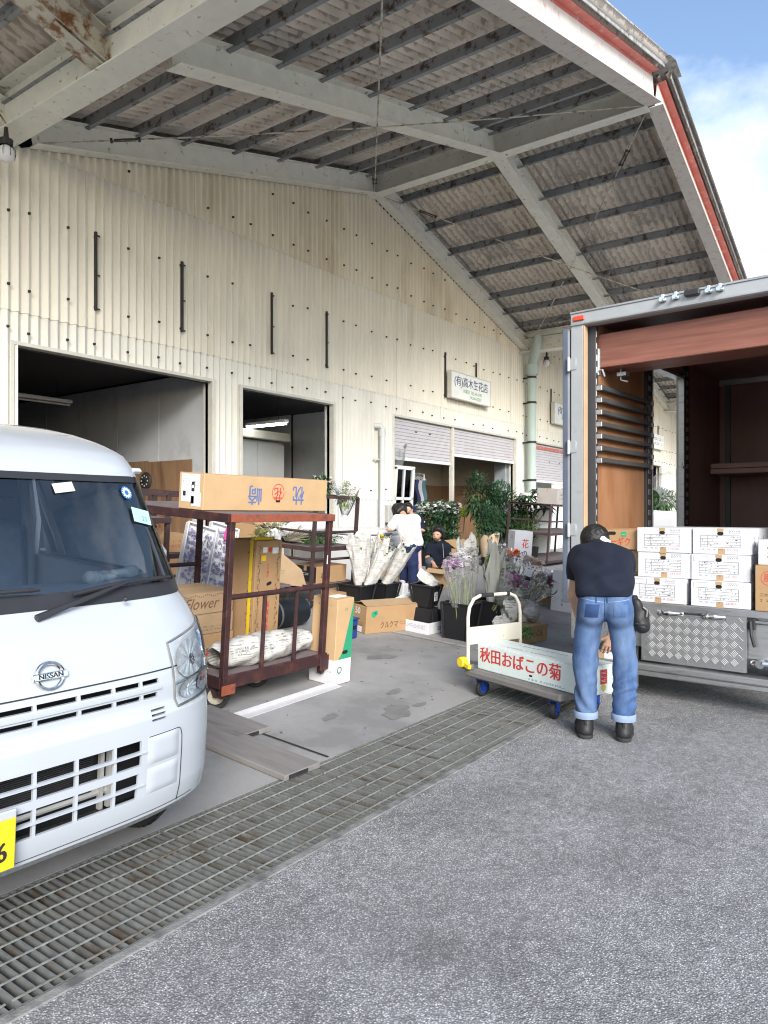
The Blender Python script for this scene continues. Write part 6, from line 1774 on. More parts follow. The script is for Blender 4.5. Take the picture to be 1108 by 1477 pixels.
r1 = rack('dark steel rack of cartons in front of the first doorway, behind the van', 3.55, 4.50, 5.95, 7.0, 1.42, (.35, .80, 1.18), rails=())
for k, (lx, ly, lz, L_, H_, lab) in enumerate(((.50, .25, .82, .75, .28, 'orange brown carton on the middle shelf of the rack behind the van'), (.45, .25, .37, .7, .3, 'printed brown carton on the lower shelf of the rack behind the van'))):
    c = Carton(lab, 0, 0, L_, .4, H_, mm=M_card, M=on(r1, lx, ly, lz)); c.lines('front', .15, .5, .18, .14, 3, M_brownink, 5 + k)
    c.ring('front', -.25, .5, .06, M_redink, .008)
r3 = rack('dark post rack standing behind the tall trolley near the doorway pillar', 4.75, 5.5, 6.5, 7.6, 1.38, (.35, .75), rails=((.5,),))
c = Carton('small carton with orange fruit box print on the post rack', 0, 0, .35, .3, .2, mm=M_card, M=on(r3, .3, .2, .755)); c.lines('front', 0, .5, .2, .1, 2, M_redink, 5)
t = thing('orange_flowers', 'orange dried flowers on top of the small carton of the post rack', 'flowers', M=on(r3, .1, .15, .96)); m = MB(); rg = random.Random(45)
for i in range(30): blossom(m, (rg.uniform(-.08, .08), rg.uniform(-.06, .06), .03 + .14 * rg.random()), .028, rg, 7)
o = obj('flower_heads', m, fmat('burnt', (.42, .12, .03)), t); o['kind'] = 'stuff'
for k, (x, lab) in enumerate(((4.62, 'flat white tray of lilac flowers leaning behind the rusty trolley'), (4.92, 'flat white tray of violet flowers with a pink card leaning behind the rusty trolley'))):
    t = thing('flower_tray', lab, 'flower tray', M=Matrix.Translation((x, 5.75, gz(5.75) + .30)) @ Matrix.Rotation(-.3, 4, 'Z') @ Matrix.Rotation(.30, 4, 'Y') @ Matrix.Rotation(-.25, 4, 'X'), group='flower trays leaning in the doorway')
    m = MB(); m.box(-.15, .15, -.02, .0, 0, .85, .003); m.box(-.16, -.148, -.07, 0, 0, .85); m.box(.148, .16, -.07, 0, 0, .85); m.box(-.16, .16, -.07, 0, .85, .865); obj('tray', m, M_wcard, t)
    m = MB(); rg = random.Random(50 + k)
    for i in range(120): blossom(m, (rg.uniform(-.13, .13), -.03 - .02 * rg.random(), rg.uniform(.05, .8)), .022, rg, 6, up=(0, -1, 0))
    o = obj('flower_heads', m, fmat('lilac', (.36, .32, .48)), t); o['kind'] = 'stuff'
    m = MB(); 
    for i in range(80): leaf(m, (rg.uniform(-.12, .12), -.03, rg.uniform(.05, .8)), rdir(rg) + Vector((0, -.5, 0)), .06, .008, rg)
    obj('leaves', m, M_leafg, t)
    if k: m = MB(); m.box(.0, .1, -.075, -.07, .70, .83); obj('card', m, M_pinkink, t)

# ---- newspaper bouquets in two black buckets
for k, (x, y, lab) in enumerate(((7.35, 5.80, 'black flower bucket of newspaper cones beside the dark rack, left one'), (7.80, 5.72, 'black flower bucket of newspaper cones beside the dark rack, right one'))):
    bucket(lab, x, y, None, .24, .34, .34, rz=.1, lab=False)
for k, (x, y, d, h, r1_, lab) in enumerate(((7.52, 5.86, (.0, -.02, 1), .62, .18, 'broad upright newspaper cone of flowers, leftmost by the dark rack'), (7.52, 5.72, (.33, -.45, 1), .62, .125, 'long newspaper cone of flowers tilting right in front of the others'), (7.80, 5.86, (.14, -.18, 1), .60, .115, 'newspaper cone with yellow flowers beside the white freezer'), (7.88, 5.70, (.34, -.47, 1), .58, .12, 'newspaper cone of flowers leaning furthest right towards the woman'))):
    bouquet('flower_bouquet', lab, 'bouquet', (x, y, gz(y) + .30), d, h, .07, r1_, 60 + k, 'news', fmat('yellow', (.75, .55, .03)) if k == 2 else None, 5, .04, M_leaf, 40, .22, 'newspaper cones in the buckets', flat=.75, ragged=.07, crumple=.15)
# ---- white chest freezer, frames and goods by the shutters
t = thing('chest_freezer', 'white chest freezer against the wall where the woman in white leans', 'freezer', 9.75, 7.55, rz=-.06)
m = MB(); m.box(-.62, .62, -.34, .34, .05, .76, .02); obj('cabinet', m, M_white, t); m = MB(); m.box(-.63, .63, -.35, .35, .775, .85, .02); obj('lid', m, M_white, t); m = MB(); m.box(-.6, .6, -.32, .32, 0, .05); obj('base', m, M_dark, t); m = MB(); m.box(.1, .3, -.365, -.35, .77, .81, .006); obj('handle', m, M_galv, t)
t = thing('concrete_block', 'grey concrete block on the floor in front of the white freezer', 'block', 9.35, 6.85); m = MB(); m.box(-.3, .3, -.12, .12, 0, .14, .01); obj('block', m, M_concd, t); m = MB(); m.box(-.2, -.05, -.05, .05, .139, .1405); m.box(.05, .2, -.05, .05, .139, .1405); obj('hollow', m, M_hole, t)
t = thing('white_canister', 'small white canister on the floor beside the newspaper bucket', 'canister', 8.85, 6.1); m = MB(); m.box(-.07, .07, -.06, .06, 0, .19, .015); obj('shell', m, M_white, t); m = MB(); m.lathe([(.03, .19), (.03, .22), (0, .22)], 12); obj('cap', m, M_wcard, t)
for k, (x, dz, lab) in enumerate(((10.15, 0, 'brown carton behind the woman in white, lower of two'), (10.2, .27, 'brown carton behind the woman in white, upper of two'))):
    c = Carton(lab, x, 7.05, .6, .4, .26, mm=M_cardd if k == 0 else M_card, z=gz(7.05) + dz, group='cartons behind the woman'); c.lines('front', 0, .5, .3, .08, 2, M_brownink, 3 + k)
c = Carton('open brown carton in front of the crouching woman', 10.34, 6.32, .44, .34, .30, mm=M_card, rz=.1, lid=False)
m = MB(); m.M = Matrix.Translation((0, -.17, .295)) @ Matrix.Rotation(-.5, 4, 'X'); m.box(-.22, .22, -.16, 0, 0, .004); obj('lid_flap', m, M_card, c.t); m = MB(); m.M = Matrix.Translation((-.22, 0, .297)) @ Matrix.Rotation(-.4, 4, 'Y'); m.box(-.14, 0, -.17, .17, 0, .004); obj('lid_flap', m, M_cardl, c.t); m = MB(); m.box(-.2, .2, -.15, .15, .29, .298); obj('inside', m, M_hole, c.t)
c = Carton('large open brown carton below the plants at the right shutter', 13.0, 7.7, .9, .5, .42, mm=M_card, rz=.1, lid=False); m = MB(); m.M = Matrix.Translation((0, -.25, .42)) @ Matrix.Rotation(.5, 4, 'X'); m.box(-.45, .45, 0, .3, 0, .005); obj('lid_flap', m, M_card, c.t); c.rect('front', -.4, .7, .1, .07, M_paper)
t = thing('ochre_crate', 'ochre plastic crate inside the right shutter opening', 'crate', 14.6, 9.4); m = MB(); m.box(-.5, .5, -.3, .3, 0, .5, .02); obj('shell', m, mat('ochre_plastic', (.26, .15, .02), .5, .1), t)
m = MB(); m.box(-.2, .2, -.306, -.3, .35, .42); obj('grip', m, M_hole, t)
t = thing('green_ball', 'bright lime green ball float beside the shutter post', 'float', 15.2, 8.75); m = MB(); ellipsoid(m, (0, 0, 1.05), (.11, .11, .12)); obj('float', m, mat('lime', (.45, .62, .03), .4, .05), t, smooth=True); m = MB(); m.tube([(0, 0, 0), (0, 0, .95)], .015, 6); obj('stick', m, M_galv, t)
# white window frame standing by the left shutter
t = thing('glass_showcase', 'white framed glass flower cabinet just inside the left shutter', 'cabinet', 12.9, 9.0)
m = MB()
for b in ((-.3, -.25, -.03, .03, 0, 2.0), (.32, .40, -.03, .03, 0, 2.0), (-.3, .4, -.03, .03, 1.95, 2.03), (-.3, .4, -.03, .03, 1.3, 1.36), (-.3, .4, -.03, .03, .5, .56), (.0, .04, -.03, .03, .5, 1.95)): m.box(*b, .003)
obj('frame', m, M_white, t); m = MB(); m.box(-.26, .34, -.004, .004, .5, 1.95); obj('pane', m, M_lens, t); m = MB(); m.box(-.28, .38, .3, .6, 0, 1.9, .01); obj('cabinet', m, M_dark, t)
t = thing('plastic_bag', 'crumpled clear bag hanging above the white framed cabinet', 'bag', 12.85, 9.02, 2.62, tilt=False); wm, _ = cone_wrap((0, 0, -.42), (0, 0, 1), .10, .22, .75, 23, crumple=.25); obj('film', wm, M_film, t, smooth=60); m = MB(); m.tube([(0, 0, .3), (0, 0, .8)], .01, 5); obj('cord', m, M_black, t)
t = thing('notice_board', 'small white notice inside the left shutter opening', 'notice', 15.7, 11.4, 2.0, tilt=False); m = MB(); m.box(-.4, .4, -.01, .01, -.16, .16); obj('board', m, M_white, t); m = MB(); print_lines(m, random.Random(4), -.32, .32, -.1, .1, 2, (0, -1, 0), (0, 0, 1), (0, -.01, 0), .7); obj('print', m, M_greyink, t)
t = thing('display_shelf', 'dark shelf unit inside the left shutter opening', 'shelf', 15.6, 11.1, .46, tilt=False); m = MB()
for z in (.5, 1.0, 1.35): m.box(-1.0, 1.0, -.3, .3, z, z + .04)
obj('shelf', m, M_purlin, t); m = MB(); m.box(-1.02, -.98, -.3, .3, 0, 1.4); m.box(.98, 1.02, -.3, .3, 0, 1.4); m.box(-1, 1, .28, .3, 0, 1.4); obj('side_panel', m, M_dark, t)
t = thing('clothes_rail', 'white rail of hangers with dark and pale clothes inside the left shutter', 'clothes rail', 14.1, 9.5, .46, tilt=False)
m = MB(); m.tube([(-.6, 0, 0), (-.6, 0, 1.95), (.6, 0, 1.95), (.6, 0, 0)], .025, 8); obj('frame', m, M_white, t)
for k in range(7):
    x = -.45 + k * .14; m = MB(); m.tube([(x, 0, 1.97), (x, 0, 1.9), (x, -.2, 1.8)], .008, 5); m.tube([(x, 0, 1.9), (x, .2, 1.8)], .008, 5); h_ = obj('hanger', m, M_white, t)
    m = MB(); m.grid([[(x + .02 * math.sin(5 * v + k), -.2 + .4 * u + .03 * math.sin(7 * v), 1.8 - .03 * abs(u - .5) - v * (.6 + .1 * (k % 3))) for u in np.linspace(0, 1, 6)] for v in np.linspace(0, 1, 8)]); obj('garment', m, (M_navyink, M_wcard, mat('teal_cloth', (.09, .19, .23), .9, .1), M_blackb)[k % 4], h_, smooth=60)
for k, (x, y, lab, fm) in enumerate(((12.6, 8.0, 'tall bunch of greenery with white flowers between the two women', 'white'), (13.1, 7.9, 'bunch of white blossoms behind the crouching woman', 'white'), (13.7, 8.3, 'bunch of pink and white blossoms inside the left shutter', 'cream'))):
    bucket('black flower bucket inside the left shutter, ' + ('left one', 'middle one', 'right one')[k], x, y, None, .24, .34, .36, lab=False)
    bouquet('flower_bouquet', lab, 'bouquet', (x, y, gz(y) + .35), (0, 0, 1), .85, .10, .34, 80 + k, None, fmat(fm, (.74, .74, .72)), 60, .05, M_leafd, 620, .2, ll=.16, zlo=.0)
# plants by the right shutter
def pot_plant(label, x, y, zc, r, n, mm, ll, seed, pot=None, trunk=.02):
    t = thing('potted_plant', label, 'plant', x, y, tilt=False, group=None); rg = random.Random(seed)
    m = MB(); m.lathe([(0, 0), (.12, 0), (.16, .3), (.17, .32), (.15, .32)], 18); obj('pot', m, pot or M_blackb, t, smooth=True)
    m = MB()
    for k in range(5): m.tube([(.03 * math.cos(k), .03 * math.sin(k), .25), (r[0] * .4 * math.cos(k * 1.3), r[1] * .4 * math.sin(k * 1.3), zc)], trunk * .6, 6)
    obj('stem', m, M_stem, t); m = MB(); foliage(m, (0, 0, zc), r, n, ll, ll * .16, rg); o = obj('leaves', m, mm, t); o['kind'] = 'stuff'
pot_plant('wide dark green bushy plant left of the right shutter jamb', 15.6, 8.0, 1.15, (.75, .5, .65), 2400, M_leafd, .15, 91)
pot_plant('bright green bushy plant in front of the right shutter jamb', 15.9, 7.5, .85, (.45, .35, .5), 1900, M_leaf, .10, 92)
pot_plant('tall thin leaved plant in the right shutter opening', 15.0, 8.2, 1.5, (.4, .3, .5), 420, M_leafd, .2, 93)
t = thing('paper_bag_plant', 'plant in a tan paper cone before the right shutter', 'plant', 13.9, 7.35, tilt=False); wm, _ = cone_wrap((0, 0, .15), (0, 0, 1), .13, .24, .55, 3, ragged=.03, crumple=.05); obj('paper_cone', wm, mat('tan_paper', (.50, .38, .26), .8, .08), t, smooth=60); m = MB(); foliage(m, (0, 0, .95), (.33, .25, .4), 900, .12, .02, random.Random(95)); o = obj('leaves', m, M_leafd, t); o['kind'] = 'stuff'
m = MB(); m.lathe([(0, 0), (.15, 0), (.15, .2)], 14); obj('pot', m, M_blackb, t)
# umbrella-leaf palm by the downpipe
t = thing('palm_plant', 'tall dark palm with fan shaped leaf whorls in front of the green downpipe', 'palm', 15.9, 7.3, tilt=False); rg = random.Random(96)
m = MB(); m.lathe([(0, 0), (.15, 0), (.19, .35), (.17, .35)], 16); obj('pot', m, M_blackb, t)
m = MB(); lm = MB()
for k in range(11):
    a = k * 2.4; top_ = Vector((.38 * math.cos(a) * rg.uniform(.4, 1.3), .38 * math.sin(a) * rg.uniform(.4, 1.3), 1.05 + .75 * rg.random())); m.tube([(0, 0, .3), tuple(top_ * .5 + Vector((0, 0, .3))), tuple(top_)], .012, 5)
    for q in range(11):
        b = q * 2 * PI / 11; d = Vector((math.cos(b), math.sin(b), rg.uniform(-.1, .35))); leaf(lm, top_, d, .34 * rg.uniform(.8, 1.2), .045, rg, .35)
obj('stem', m, M_stem, t); obj('leaves', lm, M_leafd, t)
# right rack with two pale cartons
r4 = rack('dark steel rack beside the green downpipe, two pale cartons on top', 15.2, 18.0, 6.6, 7.6, 1.36, (.12, .74), rails=((1.0,),), wheels=True)
m = MB(); m.box(-.02, 2.82, -.02, 1.02, 1.355, 1.375); obj('shelf', m, M_deck, r4)
c = Carton('grey printed carton on top of the right hand rack', 0, 0, .78, .5, .36, mm=mat('grey_carton', (.36, .34, .32), .8, .05), M=on(r4, .95, .35, 1.38)); c.lines('front', 0, .5, .5, .2, 2, M_brownink, 4)
c = Carton('white printed carton on top of the right hand rack', 0, 0, .8, .5, .38, mm=M_wcard, M=on(r4, 1.80, .35, 1.38)); c.lines('front', 0, .6, .5, .12, 2, M_greyink, 6); c.hole('front', .1, .15)
t = thing('white_water_tank', 'white cylinder tank standing behind the right hand rack', 'tank', 17.5, 8.0); m = MB(); m.lathe([(0, 0), (.45, 0), (.45, 1.5), (.4, 1.6), (0, 1.62)], 28); obj('tank', m, M_white, t, smooth=True); m = MB(); m.lathe([(.1, 1.6), (.1, 1.7), (0, 1.7)], 12); obj('cap', m, M_galv, t)
t = thing('white_display_board', 'white panel leaning on the wall right of the downpipe', 'panel', 20.4, 8.6); m = MB(); m.box(-.5, .5, -.03, .03, 0, 1.9, .005); obj('board', m, M_white, t); m = MB(); m.box(-.52, .52, -.04, -.031, 1.86, 1.92); obj('rim', m, M_trim, t)
# goods seen through the truck's side door
t = thing('white_locker', 'white cabinet with wrapped greenery on top, seen through the truck side door', 'cabinet', 13.6, 3.75, rz=0); m = MB(); m.box(-.6, .6, -.4, .4, .05, 1.45, .06); obj('cabinet', m, M_white, t, smooth=True); m = MB(); m.tube([(.3, -.42, 1.25), (.42, -.45, 1.28), (.44, -.42, 1.38)], .04, 8); obj('handle', m, M_chrome, t); m = MB(); m.box(-.58, .58, -.38, .38, 0, .05); obj('base', m, M_dark, t)
t = thing('flower_bundle', 'green leafy bundle in clear film on the white cabinet beyond the truck', 'flower bundle', 13.6, 3.75, gz(3.75) + 1.46, tilt=False); m = MB(); foliage(m, (0, 0, .18), (.6, .35, .18), 900, .12, .02, random.Random(99)); o = obj('leaves', m, M_leaf, t); o['kind'] = 'stuff'; wm, _ = cone_wrap((-.5, 0, .2), (1, 0, .15), .16, .34, 1.1, 29); obj('film_wrap', wm, M_film, t, smooth=60)

# ---- wall things between the doorways
t = thing('steel_door', 'white steel door panel in the wall below the corrugated sheets', 'door', 11.1, 8.86, .46, tilt=False); m = MB(); m.box(-.36, .36, -.02, .02, 0, 1.28, .004); obj('leaf', m, M_board, t); m = MB(); m.box(.15, .33, -.03, -.021, .55, 1.0); obj('notice', m, M_paper, t); m = MB(); m.lathe([(.02, 0), (.02, .05), (0, .05)], 10, Matrix.Translation((-.28, -.02, .6)) @ Matrix.Rotation(PI / 2, 4, 'X')); obj('knob', m, M_galv, t)
t = thing('meter_box', 'grey electric meter box on the wall beside the white vent pipe', 'meter box', 12.3, 8.82, 1.28, tilt=False); m = MB(); m.box(-.1, .1, -.08, .05, 0, .36, .01); obj('case', m, mat('meter_grey', (.5, .5, .47), .5, .05), t); m = MB(); m.tube([(0, -.02, 0), (0, -.02, -.6)], .02, 6); obj('conduit', m, M_black, t)

# ---- white cartons in the truck
def tw(lx, ly, lz, rz=0): return truck.matrix_basis @ Matrix.Translation((lx, ly, lz)) @ Matrix.Rotation(rz - PI / 2, 4, 'Z')
rg = random.Random(77)
colname = ('left', 'right')
for cidx, yc in enumerate((-.765, -1.19)):
    for k in range(3):
        z = .757 + k * .197
        xs = .305 + (.03 if k == 0 else 0) - (0 if k else .07) + rg.uniform(-.008, .008)
        lab = 'white flower carton, %s of the %s stack in the open truck' % (('bottom', 'middle', 'top')[k], colname[cidx])
        c = Carton(lab, 0, 0, .418, .60, .195, mm=M_wcard, M=tw(xs, yc + (.03 if k == 0 else 0) * (1 - cidx) + rg.uniform(-.004, .004), z, rg.uniform(-.012, .012)), group='white flower cartons stacked in the truck', tape=False)
        c.hole('front', -.02, .80, .045, .026); c.rect('front', -.02, .93, .045, .025, M_tape, 'tape'); c.rect('front', .0, .10, .05, .05, M_tape, 'tape')
        # printed form: frame lines
        n_, up_ = FACE['front']; m = MB(); m.M = frame(n_, up_, fpos('front', .418, .60, .195, 0, .5))
        for a, b, cc, d in ((-.15, .13, .055 - .012, .057 - .012), (-.15, .13, -.045, -.043), (-.15, -.148, -.045, .043), (.128, .13, -.045, .043), (-.15, .13, .018, .0197), (-.15, .13, -.005, -.0033), (-.15, .13, -.027, -.0253), (-.1, -.099, -.045, .043), (.055, .125, .062, .063), (.055, .125, .088, .089), (.055, .056, .062, .089), (.124, .125, .062, .089)): m.box(a, b, cc, d, .0006, .0012)
        obj('form_lines', m, M_greyink, c.t)
        rq = random.Random(k * 7 + cidx)
        m2 = MB(); m2.M = frame(n_, up_, fpos('front', .418, .60, .195, 0, .5)); 
        for q in range(26):
            x, z0_ = rq.uniform(-.14, .12), rq.choice((.030, .007, -.016, -.036)); a_ = rq.uniform(0, 3); l_ = rq.uniform(.005, .012)
            m2.bar((x, z0_, .001), (x + l_ * 1.3 * math.cos(a_), z0_ + l_ * math.sin(a_), .001), .0026, .0008)
        for q in range(5):
            x = .06 + q * .013; m2.bar((x, .07, .001), (x + .008, .082, .001), .0018, .0008)
        for q in range(4):
            for e in range(3): m2.bar((-.15 + q * .045 + .01 * e, -.068, .001), (-.145 + q * .045 + .008 * e, -.056, .001), .0014, .0008)
        obj('handwriting', m2, M_blackink, c.t)
        m = MB(); print_lines(m, rq, .0, .13, -.072, -.054, 1, n_, up_, fpos('front', .418, .60, .195, 0, .5), .9); obj('print', m, mat('faded_red_ink', (.6, .3, .32), .6, .05), c.t)
        if not (cidx == 0 and k > 0) and not (cidx == 1 and k == 2):
            m = MB(); m.M = frame(n_, up_, fpos('front', .418, .60, .195, 0, .5)); 
            for a, b, cc, d in ((-.19, -.09, .083, .084), (-.19, -.09, .045, .046), (-.19, -.189, .045, .084), (-.091, -.09, .045, .084)): m.box(a, b, cc, d, .0006, .0012)
            obj('form_lines', m, M_greyink, c.t)
        if cidx == 1:
            for q, ch in enumerate('ふしん'): c.txt('right', ch, .09, M_navyink, -.38 + q * .22, .45, squash=.7)
for k, (z, h, yy, lab) in enumerate(((.757, .20, -.37, 'bottom tan carton of the pile left of the white ones in the truck'), (.96, .20, -.355, 'tan carton with a green band, middle of the pile left of the white ones'), (1.163, .165, -.355, 'orange tan carton with red katakana, topmost left of the white ones in the truck'))):
    c = Carton(lab, 0, 0, .40, .55, h, mm=(M_card, M_cardl, M_card)[k], M=tw(.33 + .05 * (2 - k), yy, z), group='tan cartons piled in the truck', tape=False)
    if k == 2: c.txt('front', 'ーギク', .075, M_redink, .10, .35, squash=.8, bold=.003); c.rect('front', .17, .75, .045, .04, M_greenb, 'print'); c.rect('front', .17, .75, .03, .006, M_cardl, 'print', off=.001); c.hole('front', -.08, .8, .07, .028)
    if k == 1: c.rect('front', 0, .08, .4, .012, M_greenb, 'print'); c.rect('front', .28, .78, .06, .05, M_tape, 'print')
c = Carton('brown carton with a red ring mark at the right edge of the truck load', 0, 0, .45, .5, .33, mm=M_card, M=tw(.20, -1.66, .757), tape=False)
c.txt('front', '服', .065, M_redink, -.3, .72); c.ring('front', -.3, .72, .052, M_redink, .004); c.lines('front', -.2, .3, .2, .08, 2, M_brownink, 4)
c = Carton('white carton on top of the brown carton at the right edge of the truck load', 0, 0, .42, .5, .18, mm=M_wcard, M=tw(.22, -1.66, 1.088), tape=False); c.lines('front', 0, .5, .3, .1, 3, M_greyink, 4)

# ---- platform trolley with the mint carton
PA = math.atan2(-.934, -.356)                 # long axis, pointing to the near end
pt = thing('platform_trolley', 'grey platform trolley with a cream handle loaded with a long mint carton', 'trolley', 5.25, 2.36, 0.0, rz=PA, tilt=False)
DL, DW = 1.04, .60
# local: +x near end, +y to the right seen from the camera side; handle at -x
m = MB(); m.box(-DL / 2, DL / 2, -DW / 2, DW / 2, .15, .205, .012); obj('deck', m, mat('trolley_deck', (.17, .165, .16), .75, .08, 10, .2, 90), pt)
m = MB()
for k in range(26):
    x = -DL / 2 + .05 + k * .036
    m.box(x, x + .022, -DW / 2 + .03, DW / 2 - .03, .205, .2075)
o = obj('deck_ribs', m, MATS['trolley_deck'], pt); o['kind'] = 'stuff'
M_blue = mat('caster_blue', (.01, .05, .33), .45, .08, 8)
for x in (-DL / 2 + .13, DL / 2 - .13):
    for y in (-DW / 2 + .09, DW / 2 - .09):
        caster(pt, x, y, .065, .036, mm=M_blue, mrim=M_blue, rz=.4 if x > 0 else .1, top=.15)
M_creamp = mat('handle_cream', (.62, .59, .50), .45, .06, 8, col2=(.30, .22, .15), thr=.68, s2=14)
hx = -DL / 2 + .04
m = MB(); w_ = .285
m.tube([(hx, -w_, .2), (hx, -w_, .62), (hx, -w_ + .015, .70), (hx, -w_ + .06, .765), (hx, -w_ + .13, .79), (hx, w_ - .13, .79), (hx, w_ - .06, .765), (hx, w_ - .015, .70), (hx, w_, .62), (hx, w_, .2)], .0145, 12); hd = obj('handle', m, M_creamp, pt, smooth=True)
m = MB(); m.tube([(hx, -w_ + .13, .79), (hx, -.02, .79)], .0175, 12); m.tube([(hx, w_ - .16, .79), (hx, w_ - .13, .79)], .0175, 12); obj('grip_tape', m, M_blackp, hd)
m = MB(); m.box(hx - .012, hx + .012, -w_ + .01, w_ - .01, .40, .54, .004); obj('handle_plate', m, M_creamp, hd)
m = MB(); m.M = frame((1, 0, 0), (0, 0, 1), (hx + .012, 0, .47)); m.lathe([(.022, .001), (.028, .001)], 24); obj('plate_mark', m, M_trim, hd)
m = MB(); m.box(hx - .06, hx + .04, -w_ - .03, -w_ + .03, .205, .25, .006); m.box(hx - .06, hx + .04, w_ - .03, w_ + .03, .205, .25, .006); obj('hinge_socket', m, M_galv, pt)
m = MB(); m.lathe([(0, -.03), (.035, -.03), (.042, -.02), (.042, .02), (.035, .03), (0, .03)], 18, Matrix.Translation((hx - .02, -w_ - .04, .265)) @ Matrix.Rotation(PI / 2, 4, 'X')); m.bar((hx - .02, -w_ - .04, .26), (hx + .08, -w_ - .05, .24), .03, .03); obj('brake_pedal', m, mat('pedal_yellow', (.75, .55, .02), .4, .05), pt, smooth=True)
Mb = Matrix.Translation((5.165, 2.275, .2085)) @ Matrix.Rotation(PA + PI, 4, 'Z') @ Matrix.Rotation(PI, 4, 'Z') @ Matrix.Rotation(PI, 4, 'Z')
# face 'front' must look to the camera side (towards -x of the world, i.e. local right of the near end)
bdir = Vector((-.356, -.934, 0)).normalized()
X_ = bdir; Y_ = Vector((0, 0, 1)).cross(X_)
Mb = Matrix((X_, Y_, Vector((0, 0, 1)))).transposed().to_4x4(); Mb.translation = (5.165, 2.275, .2085)
c = Carton('long mint white flower carton with big red lettering on the platform trolley', 0, 0, 1.13, .31, .20, mm=M_mint, M=Mb, tape=False)
c.txt('front', '秋田おばこの菊', .125, M_redink, -.09, .56, squash=1.0, bold=.007)
c.lines('front', .17, .12, .36, .03, 1, M_bluegrey, 4); c.hole('front', .03, .24, .035, .014)
c.lines('top', -.02, .28, .62, .04, 1, mat('dull_red_ink', (.35, .2, .22), .6, .05), 8); c.lines('top', -.05, .7, .5, .03, 1, M_greenink, 9)
c.rect('right', .05, .6, .07, .1, M_redink, 'print'); c.lines('right', .05, .6, .05, .08, 3, M_mint, 3); c.ring('right', .05, .22, .025, mat('gold_ink', (.65, .48, .1), .5, .05), .025); c.lines('right', -.3, .6, .09, .14, 5, M_greenink, 4); c.lines('right', .36, .6, .02, .12, 5, M_greyink, 2)
# spare carton low behind the man, under the truck sill
c = Carton('white printed carton on the ground between the man and the truck bumper', 6.05, 2.05, .42, .3, .34, z=.0, mm=M_wcard, rz=-.06, tilt=False); c.txt('left', 'P8', .12, M_blackink, .1, .6, bold=.004); c.lines('left', -.1, .3, .2, .06, 2, M_blackink, 4)

# ------------------------------------------------------------------ people
from mathutils.bvhtree import BVHTree
M_skin = mat('skin', (0.52, 0.31, 0.21), 0.5, .05, 12, .05, 120)
M_hair = mat('hair', (0.012, 0.011, 0.011), 0.45, .2, 60, .3, 150, stretch=(3, 3, .6))
M_shirt = mat('navy_shirt', (0.004, 0.0072, 0.020), 0.9, .12, 14, .1, 160)
M_denim = mat('denim', (0.033, 0.075, 0.185), 0.8, .35, 5, .2, 260, col2=(.13, .20, .34), thr=.56, soft=.16, s2=4, stretch=(1.3, 1.3, .45))
M_denimd = mat('denim_dark', (0.018, 0.045, 0.13), 0.85, .15, 20, .2, 260)
M_cuff = mat('denim_cuff', (0.21, 0.28, 0.40), 0.85, .1, 30, .2, 200)
M_shoe = mat('black_shoe', (0.016, 0.016, 0.018), 0.55, .2, 20)
M_sole = mat('shoe_sole', (0.03, 0.03, 0.032), 0.8, .2, 20)
M_leather = mat('black_leather', (0.014, 0.014, 0.016), 0.5, .2, 20, .15, 60)
M_tee = mat('white_tee', (0.72, 0.73, 0.75), 0.85, .03, 10)
M_apron = mat('pink_apron', (0.62, 0.47, 0.46), 0.85, .05, 10)
M_trous = mat('navy_trousers', (0.015, 0.025, 0.085), 0.85, .15, 8)

F_ = Vector((.809, .588, 0)); R_ = Vector((.588, -.809, 0))
def person_frame(x, y, z, turn=0.0):
    M = Matrix((R_, F_, Vector((0, 0, 1)))).transposed().to_4x4()
    M.translation = (x, y, z)
    return M @ Matrix.Rotation(turn, 4, 'Z')

def folds(amp, fx, fy, fz, ph=0.0):
    def w(X, Y, Z):
        return amp * (np.sin(fz * Z + 2.2 * np.sin(fx * X + ph) + 1.7 * np.sin(fy * Y + 1 + ph)) + .6 * np.sin(fz * 1.9 * Z - fx * 1.3 * X + 2 * np.sin(fy * .7 * Y + 2)))
    return w
def hand(wrist, d, palm_n, side, curl=.5, s=1.0):
    """prims of one hand: wrist point, pointing direction, palm normal, thumb side (+1/-1)"""
    w = Vector(wrist); d = Vector(d).normalized(); n = Vector(palm_n); n = (n - d * n.dot(d)).normalized(); a = d.cross(n).normalized() * side
    P = []
    for k in (-1, 0, 1):
        P.append((w + a * .012 * k * s, w + d * .075 * s + a * .026 * k * s, .016 * s, .013 * s, .012))
    for k, (L_, o) in enumerate(((.068, .034), (.078, .012), (.073, -.011), (.057, -.032))):
        p0 = w + d * .072 * s + a * o * s; d1 = (d + a * (o * 2.2) + n * curl * .25).normalized()
        p1 = p0 + d1 * L_ * .45 * s; d2 = (d1 + n * curl * .8).normalized(); p2 = p1 + d2 * L_ * .33 * s; d3 = (d2 + n * curl * .8).normalized(); p3 = p2 + d3 * L_ * .28 * s
        P += [(p0, p1, .0094 * s, .0086 * s, .004), (p1, p2, .0086 * s, .0080 * s, .003), (p2, p3, .0080 * s, .0066 * s, .003)]
    t0 = w + d * .022 * s + a * .026 * s; td = (d * .6 + a * .75 + n * .35).normalized(); t1 = t0 + td * .042 * s; td2 = (d * .9 + a * .25 + n * .4).normalized(); t2 = t1 + td2 * .032 * s
    P += [(t0, t1, .0135 * s, .0105 * s, .006), (t1, t2, .0105 * s, .0082 * s, .004)]
    return [(tuple(p[0]), tuple(p[1])) + p[2:] for p in P]

